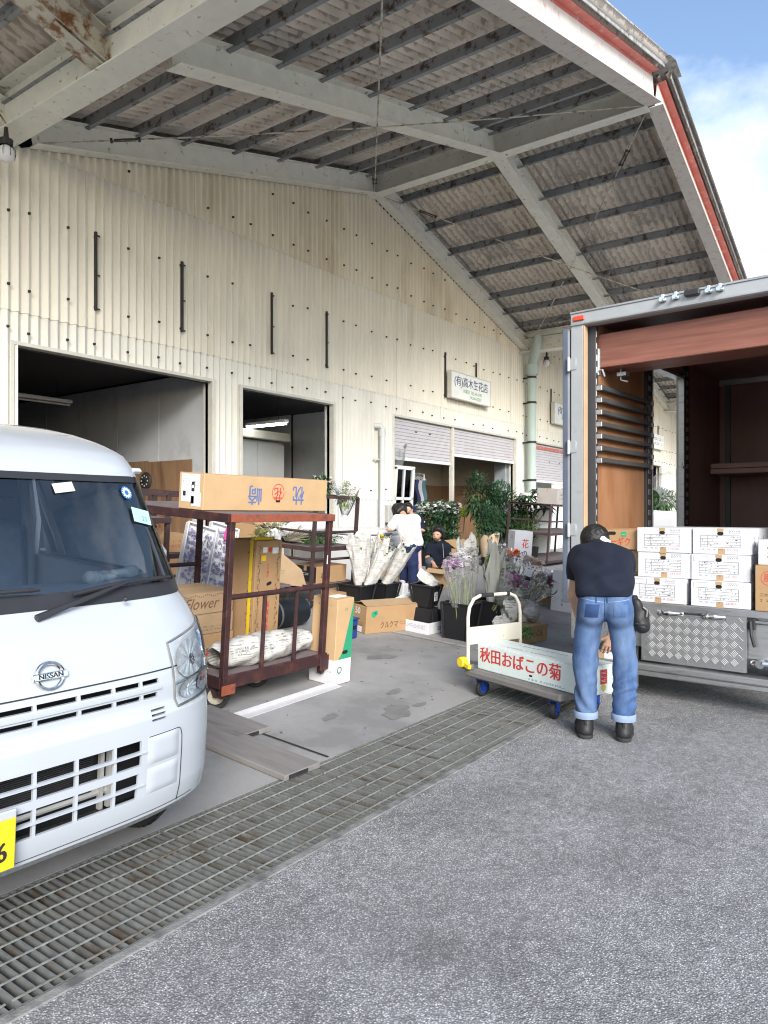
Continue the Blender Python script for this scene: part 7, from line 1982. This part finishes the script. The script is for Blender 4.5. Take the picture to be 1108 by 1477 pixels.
def strip_on(bvh, pts, dirv, w, name, mm, parent, off=.0025):
    """a seam or patch laid on a surface: cast points along dirv"""
    P = []
    for row_ in pts:
        P.append([])
        for p in row_:
            hit = bvh.ray_cast(Vector(p), Vector(dirv))
            q = hit[0] if hit[0] is not None else Vector(p) + Vector(dirv) * .3
            P[-1].append(q - Vector(dirv).normalized() * off)
    m = MB(); m.grid(P); return obj(name, m, mm, parent, smooth=60)

# ---- the man bending over the trolley
man = thing('person', 'person in navy polo shirt and faded jeans bending over the trolley, seen from behind', 'person', M=person_frame(4.69, 1.635, 0, -.293))
hip_l, hip_r, kn_l, kn_r, an_l, an_r = (-.085, .03, .83), (.092, .03, .83), (-.125, .045, .48), (.133, .045, .48), (-.118, .0, .10), (.118, .0, .10)
sh_l, sh_r = (-.170, .40, 1.135), (.130, .42, 1.11)
el_l, wr_l = (-.212, .40, .875), (-.165, .52, .655)
el_r, wr_r = (.120, .52, .84), (.048, .50, .590)
head = Vector((-.068, .57, 1.255))
skin = [((-.04, .42, 1.20), tuple(head + Vector((0, -.03, -.02))), .056, .058), (tuple(head + Vector((0, -.02, .02))), tuple(head + Vector((0, .06, -.075))), .088, .062, .04),
        (tuple(head + Vector((0, .11, -.05))), tuple(head + Vector((0, .105, -.075))), .016, .013, .015),
        (tuple(head + Vector((.088, .005, -.02))), tuple(head + Vector((.092, -.01, -.045))), .018, .012, .01), (tuple(head + Vector((-.088, .005, -.02))), tuple(head + Vector((-.092, -.01, -.045))), .018, .012, .01),
        ((0, .05, .95), (-.02, .36, 1.13), .06, .06), (sh_l, el_l, .047, .040), (el_l, wr_l, .040, .026), (sh_r, el_r, .047, .040), (el_r, wr_r, .040, .026)]
skin += hand(wr_l, (.10, .35, -1), (.5, .4, .1), 1, .6, 1.0)
skin += hand(wr_r, (-.22, .10, -1), (-.3, .7, -.1), -1, .55, 1.05)
obj('body', sdf_mesh(skin, .0048, .02), M_skin, man, smooth=60)
hm = sdf_mesh([(tuple(head + Vector((0, -.035, .025))), tuple(head + Vector((0, .03, .03))), .103, .096, .03), (tuple(head + Vector((0, -.05, -.02))), tuple(head + Vector((0, -.045, -.05))), .078, .060, .03)], .006, .03,
              wrinkle=lambda X, Y, Z: .0035 * np.sin(140 * X + 30 * np.sin(20 * Z)) * np.sin(60 * Z + 90 * Y), cuts=[(tuple(head + Vector((0, .055, .02))), (0, 1, -.55))])
obj('hair', hm, M_hair, man, smooth=60)
m = MB(); m.tube([tuple(head + Vector((.092, -.02, .0))), tuple(head + Vector((.094, .05, .004))), tuple(head + Vector((.080, .09, .0)))], .004, 5); m.box(head.x + .03, head.x + .085, head.y + .088, head.y + .093, head.z - .02, head.z + .015, .002); obj('glasses', m, M_blackp, man)
shirt = [((-.085, .02, .955), (-.105, .35, 1.12), .098, .118), ((.085, .02, .955), (.07, .36, 1.12), .098, .118), ((0, .02, .965), (-.02, .34, 1.14), .115, .118), (sh_l, sh_r, .078, .076), ((-.09, .40, 1.155), (.03, .41, 1.145), .092, .088, .05),
         (sh_l, (-.205, .40, .945), .072, .066, .05), (sh_r, (.122, .475, .94), .070, .064, .05), ((-.045, .43, 1.20), (-.055, .49, 1.225), .07, .062, .03)]
sm_ = sdf_mesh(shirt, .0075, .035, wrinkle=lambda X, Y, Z: .0042 * (np.sin(30 * Z + 14 * X + 2.4 * np.sin(9 * X + 3 * Y) + 8 * Y) + .7 * np.sin(46 * Z - 30 * X + 2 * np.sin(12 * Y + 1))) * np.clip(1.6 - 2.2 * np.abs(Z - .98), .35, 1.2), cuts=[((0, .0, .905), (0, -.25, -1), (0, .0, .86), .26), ((-.204, .40, .985), (-.10, 0, -1), (-.215, .40, .915), .105), ((.122, .47, .99), (.0, .1, -1), (.122, .48, .92), .10), ((-.05, .485, 1.2), (0, .9, .3), (-.06, .53, 1.23), .1)])
obj('shirt', sm_, M_shirt, man, smooth=60)
m = MB(); P = []
for i in range(13):
    a = PI * i / 12 + PI; P.append([(-.052 + .068 * math.cos(a), .492 - .018 + .05 * math.sin(a) * .6, 1.245 + .045 * -math.sin(a) - .035), (-.054 + .064 * math.cos(a), .515 + .05 * math.sin(a) * .6, 1.262 + .045 * -math.sin(a) - .035)])
obj('white_collar', sdf_mesh([((-.07, .475, 1.262), (-.02, .468, 1.272), .022, .026), ((-.02, .468, 1.272), (.022, .485, 1.25), .026, .022)], .005, .02), M_tee, man, smooth=60)
m = MB(); m.box(head.x + .05, head.x + .08, head.y - .075, head.y - .06, head.z - .055, head.z - .04, .003); obj('red_strap', m, M_redink, man)
jeans = [(hip_l, kn_l, .094, .074), (kn_l, (an_l[0], an_l[1], .155), .074, .069), (hip_r, kn_r, .094, .074), (kn_r, (an_r[0], an_r[1], .155), .074, .069), ((-.07, .03, .86), (.075, .03, .86), .098, .098), ((-.075, -.035, .835), (-.08, -.02, .80), .082, .085, .03), ((.08, -.035, .835), (.085, -.02, .80), .082, .085, .03), ((-.07, .04, .93), (.075, .04, .93), .10, .10)]
def jw(X, Y, Z):
    low = np.clip((.85 - Z) * 2, .25, 1) * np.where(Z < .34, 1.5, 1.0)
    g = .5 + .5 * np.sin(7.3 * Z + 9 * X + 1); return .0046 * low * (g * np.sin(43 * Z + 38 * X + 2.6 * np.sin(17 * X + 9 * Z + 1) + 2.4 * np.sin(13 * Y + 11 * Z)) + (1 - g) * np.sin(71 * Z - 44 * X + 2.5 * np.sin(15 * Y + 2 + 14 * Z))) + .005 * np.sin(11 * Z + 9 * X)
jm = sdf_mesh(jeans, .0065, .026, wrinkle=jw, cuts=[((0, .04, .965), (0, 0, 1)), ((0, 0, .125), (0, 0, -1))])
jo = obj('jeans', jm, M_denim, man, smooth=70)
bvh = BVHTree.FromPolygons([Vector(v) for v in jm.v], jm.f)
strip_on(bvh, [[(-.125 + .085 * u + .01 * v, -.5, .79 + .085 * v) for u in np.linspace(0, 1, 7)] for v in np.linspace(0, 1, 7)], (0, 1, 0), .1, 'back_pocket', M_denimd, jo)
strip_on(bvh, [[(.055 + .085 * u, -.5, .80 + .08 * v) for u in np.linspace(0, 1, 7)] for v in np.linspace(0, 1, 7)], (0, 1, 0), .1, 'back_pocket', M_denim, jo, .0035)
for x0, x1, z0, z1 in ((-.15, -.005, .905, .885), (.005, .15, .885, .905)):
    strip_on(bvh, [[(x0 + (x1 - x0) * u, -.5, z0 + (z1 - z0) * u + .004 * v) for u in np.linspace(0, 1, 14)] for v in (0, 1)], (0, 1, 0), .1, 'seam', M_cuff, jo, .003)
strip_on(bvh, [[(.0 + .004 * v, -.5, .74 + .17 * u) for u in np.linspace(0, 1, 12)] for v in (0, 1)], (0, 1, 0), .1, 'seam', M_denimd, jo, .003)
for x in (-.055, .012): strip_on(bvh, [[(x + .008 * v, -.5, .885 + .04 * u) for u in np.linspace(0, 1, 5)] for v in (0, 1)], (0, 1, 0), .1, 'belt_loop', M_denimd, jo, .006)
for a in (an_l, an_r):
    m = MB(); m.M = Matrix.Translation((a[0], a[1] + .002, 0)); m.lathe([(.070, .122), (.077, .124), (.079, .14), (.078, .164), (.074, .168), (.068, .166)], 26); obj('turned_cuff', m, M_cuff, jo, smooth=60)
for a, tx in ((an_l, -.155), (an_r, .140)):
    sm2 = sdf_mesh([((a[0], -.035, .045), (a[0] + (tx - a[0]) * .6, .10, .05), .047, .050), ((a[0] + (tx - a[0]) * .5, .08, .045), (tx, .185, .038), .050, .036), ((a[0], -.015, .07), (a[0], .0, .125), .05, .05)], .006, .02, cuts=[((0, 0, .022), (0, 0, -1))])
    sh = obj('shoe', sm2, M_shoe, man, smooth=60)
    so_ = sdf_mesh([((a[0], -.04, .02), (a[0] + (tx - a[0]) * .6, .10, .02), .048, .050), ((a[0] + (tx - a[0]) * .5, .08, .02), (tx, .19, .02), .050, .038)], .006, .02, cuts=[((0, 0, .026), (0, 0, 1)), ((0, 0, .001), (0, 0, -1))])
    obj('sole', so_, M_sole, sh, smooth=30)
    m = MB(); m.box(a[0] - .008, a[0] + .008, -.068, -.058, .07, .135, .004); obj('heel_tab', m, M_shoe, sh)
po = thing('waist_pouch', 'black leather pouch hanging from the right hip of the bending man', 'pouch', M=man.matrix_basis @ Matrix.Translation((.205, .0, .0)))
pm_ = sdf_mesh([((-.01, 0, .88), (.02, 0, .74), .035, .045), ((.03, .01, .82), (.035, .01, .73), .035, .042)], .006, .02, wrinkle=folds(.002, 30, 30, 40)); obj('pouch', pm_, M_leather, po, smooth=60)
m = MB(); m.box(-.035, .0, -.02, .02, .86, .93, .008); m.M = Matrix.Rotation(.15, 4, 'Y'); m.box(-.13, -.05, -.05, -.04, .74, .75, .002); m.M = None; obj('belt_clip', m, M_leather, po)
m = MB(); m.tube([(.03, -.035, .86), (.055, -.04, .84), (.05, -.042, .80)], .006, 6); obj('snap_hook', m, M_galv, po)

# ---- the woman in white leaning on the freezer
wz = gz(6.43)
wo = thing('person', 'person in white t-shirt, pink cross-back apron and navy trousers leaning on the white freezer', 'person', M=person_frame(9.55, 6.38, wz))
hd2 = Vector((-.20, .42, 1.24))
sk = [((-.12, .25, 1.14), tuple(hd2), .05, .06), (tuple(hd2), tuple(hd2 + Vector((-.05, .06, -.06))), .088, .062), ((-.25, .25, 1.07), (-.37, .20, .94), .048, .042), ((-.37, .20, .94), (-.26, .38, .93), .040, .03), ((.06, .25, 1.07), (.05, .40, .92), .048, .04), ((.05, .40, .92), (-.10, .48, .93), .04, .03), ((-.05, .05, .7), (-.11, .22, 1.05), .06, .06), ((0.01, -.01, .08), (.01, 0, .2), .045, .045), ((-.13, .20, .1), (-.11, .15, .25), .045, .045)]
sk += hand((-.26, .38, .93), (1, .4, 0), (0, .2, -1), -1, .4, .95)
obj('body', sdf_mesh(sk, .0085, .02), M_skin, wo, smooth=60)
hm = sdf_mesh([(tuple(hd2 + Vector((.015, -.02, .02))), tuple(hd2 + Vector((-.03, .03, .02))), .108, .10), (tuple(hd2 + Vector((-.03, -.06, -.02))), tuple(hd2 + Vector((-.05, -.05, -.06))), .085, .06), (tuple(hd2 + Vector((.06, -.03, -.02))), tuple(hd2 + Vector((.07, -.02, -.05))), .06, .05)], .011, .03, wrinkle=folds(.003, 40, 40, 30)); obj('hair', hm, M_hair, wo, smooth=60)
tee = [((-.075, .03, .72), (-.16, .24, 1.06), .12, .115), ((.055, .03, .72), (.0, .25, 1.06), .115, .115), ((-.24, .25, 1.09), (.05, .26, 1.09), .085, .085), ((-.25, .25, 1.08), (-.335, .22, .98), .075, .072), ((.06, .26, 1.08), (.08, .36, .98), .075, .07)]
tm = sdf_mesh(tee, .011, .03, wrinkle=folds(.003, 12, 12, 26), cuts=[((0, 0, .665), (.1, -.1, -1))]); to_ = obj('shirt', tm, M_tee, wo, smooth=60)
bv = BVHTree.FromPolygons([Vector(v) for v in tm.v], tm.f)
def back_strip(a, b, w):
    a = Vector(a); b = Vector(b); d = (b - a); s_ = Vector((-d.z, 0, d.x)).normalized() * w / 2
    strip_on(bv, [[tuple(a + d * u + s_ * v + Vector((0, -.6, 0))) for u in np.linspace(0, 1, 14)] for v in (-1, -.3, .3, 1)], (0, 1, 0), w, 'apron_strap', M_apron, to_, .005)
back_strip((-.185, 0, 1.12), (-.06, 0, .74), .06); back_strip((-.0, 0, 1.12), (-.03, 0, .76), .06); back_strip((-.17, 0, 1.02), (.03, 0, 1.02), .045); back_strip((-.17, 0, .78), (.10, 0, .80), .07)
ap = sdf_mesh([((.10, .05, .78), (.115, .05, .30), .03, .03), ((.09, .10, .78), (.10, .10, .30), .03, .03)], .011, .02); obj('apron_side', ap, M_apron, wo, smooth=60)
tr = sdf_mesh([((-.02, .03, .66), (.0, .01, .40), .105, .085), ((.0, .01, .40), (.01, 0, .06), .085, .075), ((-.10, .06, .64), (-.12, .12, .40), .10, .08), ((-.12, .12, .40), (-.13, .20, .13), .075, .065), ((-.09, .04, .68), (.03, .03, .68), .115, .115)], .011, .025, wrinkle=folds(.003, 14, 14, 30), cuts=[((0, 0, .72), (0, 0, 1)), ((0, 0, .05), (0, 0, -1))]); obj('trousers', tr, M_trous, wo, smooth=60)
for x, y, z, k in ((.0, -.03, .0, 0), (-.15, .17, .06, 1)):
    s_m = sdf_mesh([((x, y, z + .04), (x - .03, y + .15, z + .035), .045, .038)], .009, .02, cuts=[((0, 0, z + .001), (0, 0, -1))]); obj('shoe', s_m, M_tee, wo, smooth=60)

# ---- the woman crouching over the open carton
cz = gz(6.75)
cw = thing('person', 'person with short black hair in a navy top crouching behind an open carton', 'person', M=person_frame(10.52, 6.53, cz))
ch = Vector((.0, -.06, .83))
sk = [((.02, .02, .68), tuple(ch), .048, .055), (tuple(ch), tuple(ch + Vector((-.025, -.05, -.05))), .085, .062), (tuple(ch + Vector((-.05, -.10, -.02))), tuple(ch + Vector((-.05, -.105, -.035))), .014, .013, .012), ((.165, .0, .60), (.19, -.05, .40), .045, .038), ((.19, -.05, .40), (.10, -.22, .33), .036, .027), ((-.13, .0, .60), (-.17, -.05, .42), .045, .038), ((-.17, -.05, .42), (-.08, -.22, .34), .036, .027), ((.02, .08, .3), (.02, .05, .6), .06, .06)]
sk += hand((.10, -.22, .33), (-.3, -.6, -.8), (-.4, .3, -.3), 1, .5, .95) + hand((-.08, -.22, .34), (.3, -.6, -.8), (.4, .3, -.3), -1, .5, .95)
bo = obj('body', sdf_mesh(sk, .0085, .02), M_skin, cw, smooth=60)
m = MB()
for dx in (-.068, -.008): ellipsoid(m, (ch.x + dx, ch.y - .117 + abs(dx + .038) * .3, ch.z - .012), (.012, .006, .006))
ellipsoid(m, (ch.x - .042, ch.y - .108, ch.z - .075), (.02, .006, .005)); obj('eyes_and_mouth', m, M_blackink, cw)
hm = sdf_mesh([(tuple(ch + Vector((.02, .03, .03))), tuple(ch + Vector((0, -.01, .045))), .10, .098), (tuple(ch + Vector((.06, .03, -.02))), tuple(ch + Vector((.065, .02, -.05))), .06, .05)], .010, .03, wrinkle=folds(.003, 40, 40, 30), cuts=[(tuple(ch + Vector((-.03, -.065, .03))), (-.3, -1, -.75))]); obj('hair', hm, M_hair, cw, smooth=60)
tp_ = sdf_mesh([((-.055, .06, .30), (-.08, .03, .56), .12, .105), ((.085, .06, .30), (.11, .03, .56), .12, .105), ((-.12, .02, .60), (.15, .02, .60), .08, .08), ((.165, .0, .60), (.19, -.04, .44), .065, .06), ((-.13, .0, .60), (-.165, -.04, .46), .065, .06), ((.02, .02, .62), (.02, .0, .68), .07, .055)], .010, .03, wrinkle=folds(.003, 14, 14, 28), cuts=[((.19, -.045, .44), (0, -.2, -1), (.19, -.05, .40), .07), ((-.165, -.045, .46), (0, -.2, -1), (-.17, -.05, .42), .07)]); obj('shirt', tp_, M_shirt, cw, smooth=60)
tr = sdf_mesh([((-.07, .10, .20), (-.14, -.12, .36), .10, .075), ((-.14, -.12, .36), (-.13, .02, .06), .07, .055), ((.10, .10, .20), (.17, -.12, .36), .10, .075), ((.17, -.12, .36), (.16, .02, .06), .07, .055), ((-.05, .1, .2), (.08, .1, .2), .12, .12)], .011, .03); obj('trousers', tr, mat('grey_trousers', (.08, .09, .11), .85, .1), cw, smooth=60)
m = MB(); m.bar((.10, -.085, .42), (.085, -.075, .66), .006, .03, up=(0, 1, 0)); obj('bag_strap', m, mat('strap_grey', (.42, .40, .36), .8, .1), cw)
for x in (-.13, .16): obj('shoe', sdf_mesh([((x, .05, .04), (x, -.12, .035), .045, .038)], .009, .02, cuts=[((0, 0, .001), (0, 0, -1))]), M_shoe, cw, smooth=60)

# ---- a third person in dark clothes behind the woman in white
tz = gz(8.2)
tp2 = thing('person', 'person in dark clothes half hidden behind the woman in white', 'person', M=person_frame(12.07, 8.05, gz(8.0)) @ Matrix.Scale(.88, 4))
hh_ = Vector((-.12, -.05, 1.33))
obj('body', sdf_mesh([((-.04, 0, 1.2), tuple(hh_), .05, .06), (tuple(hh_), tuple(hh_ + Vector((-.02, -.05, -.05))), .088, .06), (tuple(hh_ + Vector((-.03, -.11, -.01))), tuple(hh_ + Vector((-.03, -.115, -.03))), .014, .012, .012), ((.15, 0, 1.1), (.22, -.08, .85), .045, .04), ((.22, -.08, .85), (.05, -.25, .85), .04, .03), ((0, 0, .6), (0, 0, 1.1), .1, .1)], .010, .02), M_skin, tp2, smooth=60)
obj('hair', sdf_mesh([(tuple(hh_ + Vector((.01, .03, .03))), tuple(hh_ + Vector((0, -.01, .045))), .10, .098)], .011, .03, cuts=[(tuple(hh_ + Vector((0, -.06, .03))), (-.2, -1, -.75))]), M_hair, tp2, smooth=60)
obj('shirt', sdf_mesh([((-.06, 0, .7), (-.08, 0, 1.05), .12, .115), ((.06, 0, .7), (.07, 0, 1.05), .12, .115), ((-.14, 0, 1.1), (.14, 0, 1.1), .08, .08), ((.15, 0, 1.1), (.22, -.07, .88), .065, .06), ((-.15, 0, 1.1), (-.2, -.07, .88), .065, .06)], .012, .03), M_shirt, tp2, smooth=60)
obj('trousers', sdf_mesh([((-.08, 0, .7), (-.09, 0, .08), .1, .065), ((.08, 0, .7), (.09, 0, .08), .1, .065)], .012, .03), M_trous, tp2, smooth=60)
for x in (-.09, .09): obj('shoe', sdf_mesh([((x, .03, .04), (x, -.13, .035), .045, .038)], .010, .02, cuts=[((0, 0, .001), (0, 0, -1))]), M_shoe, tp2, smooth=60)
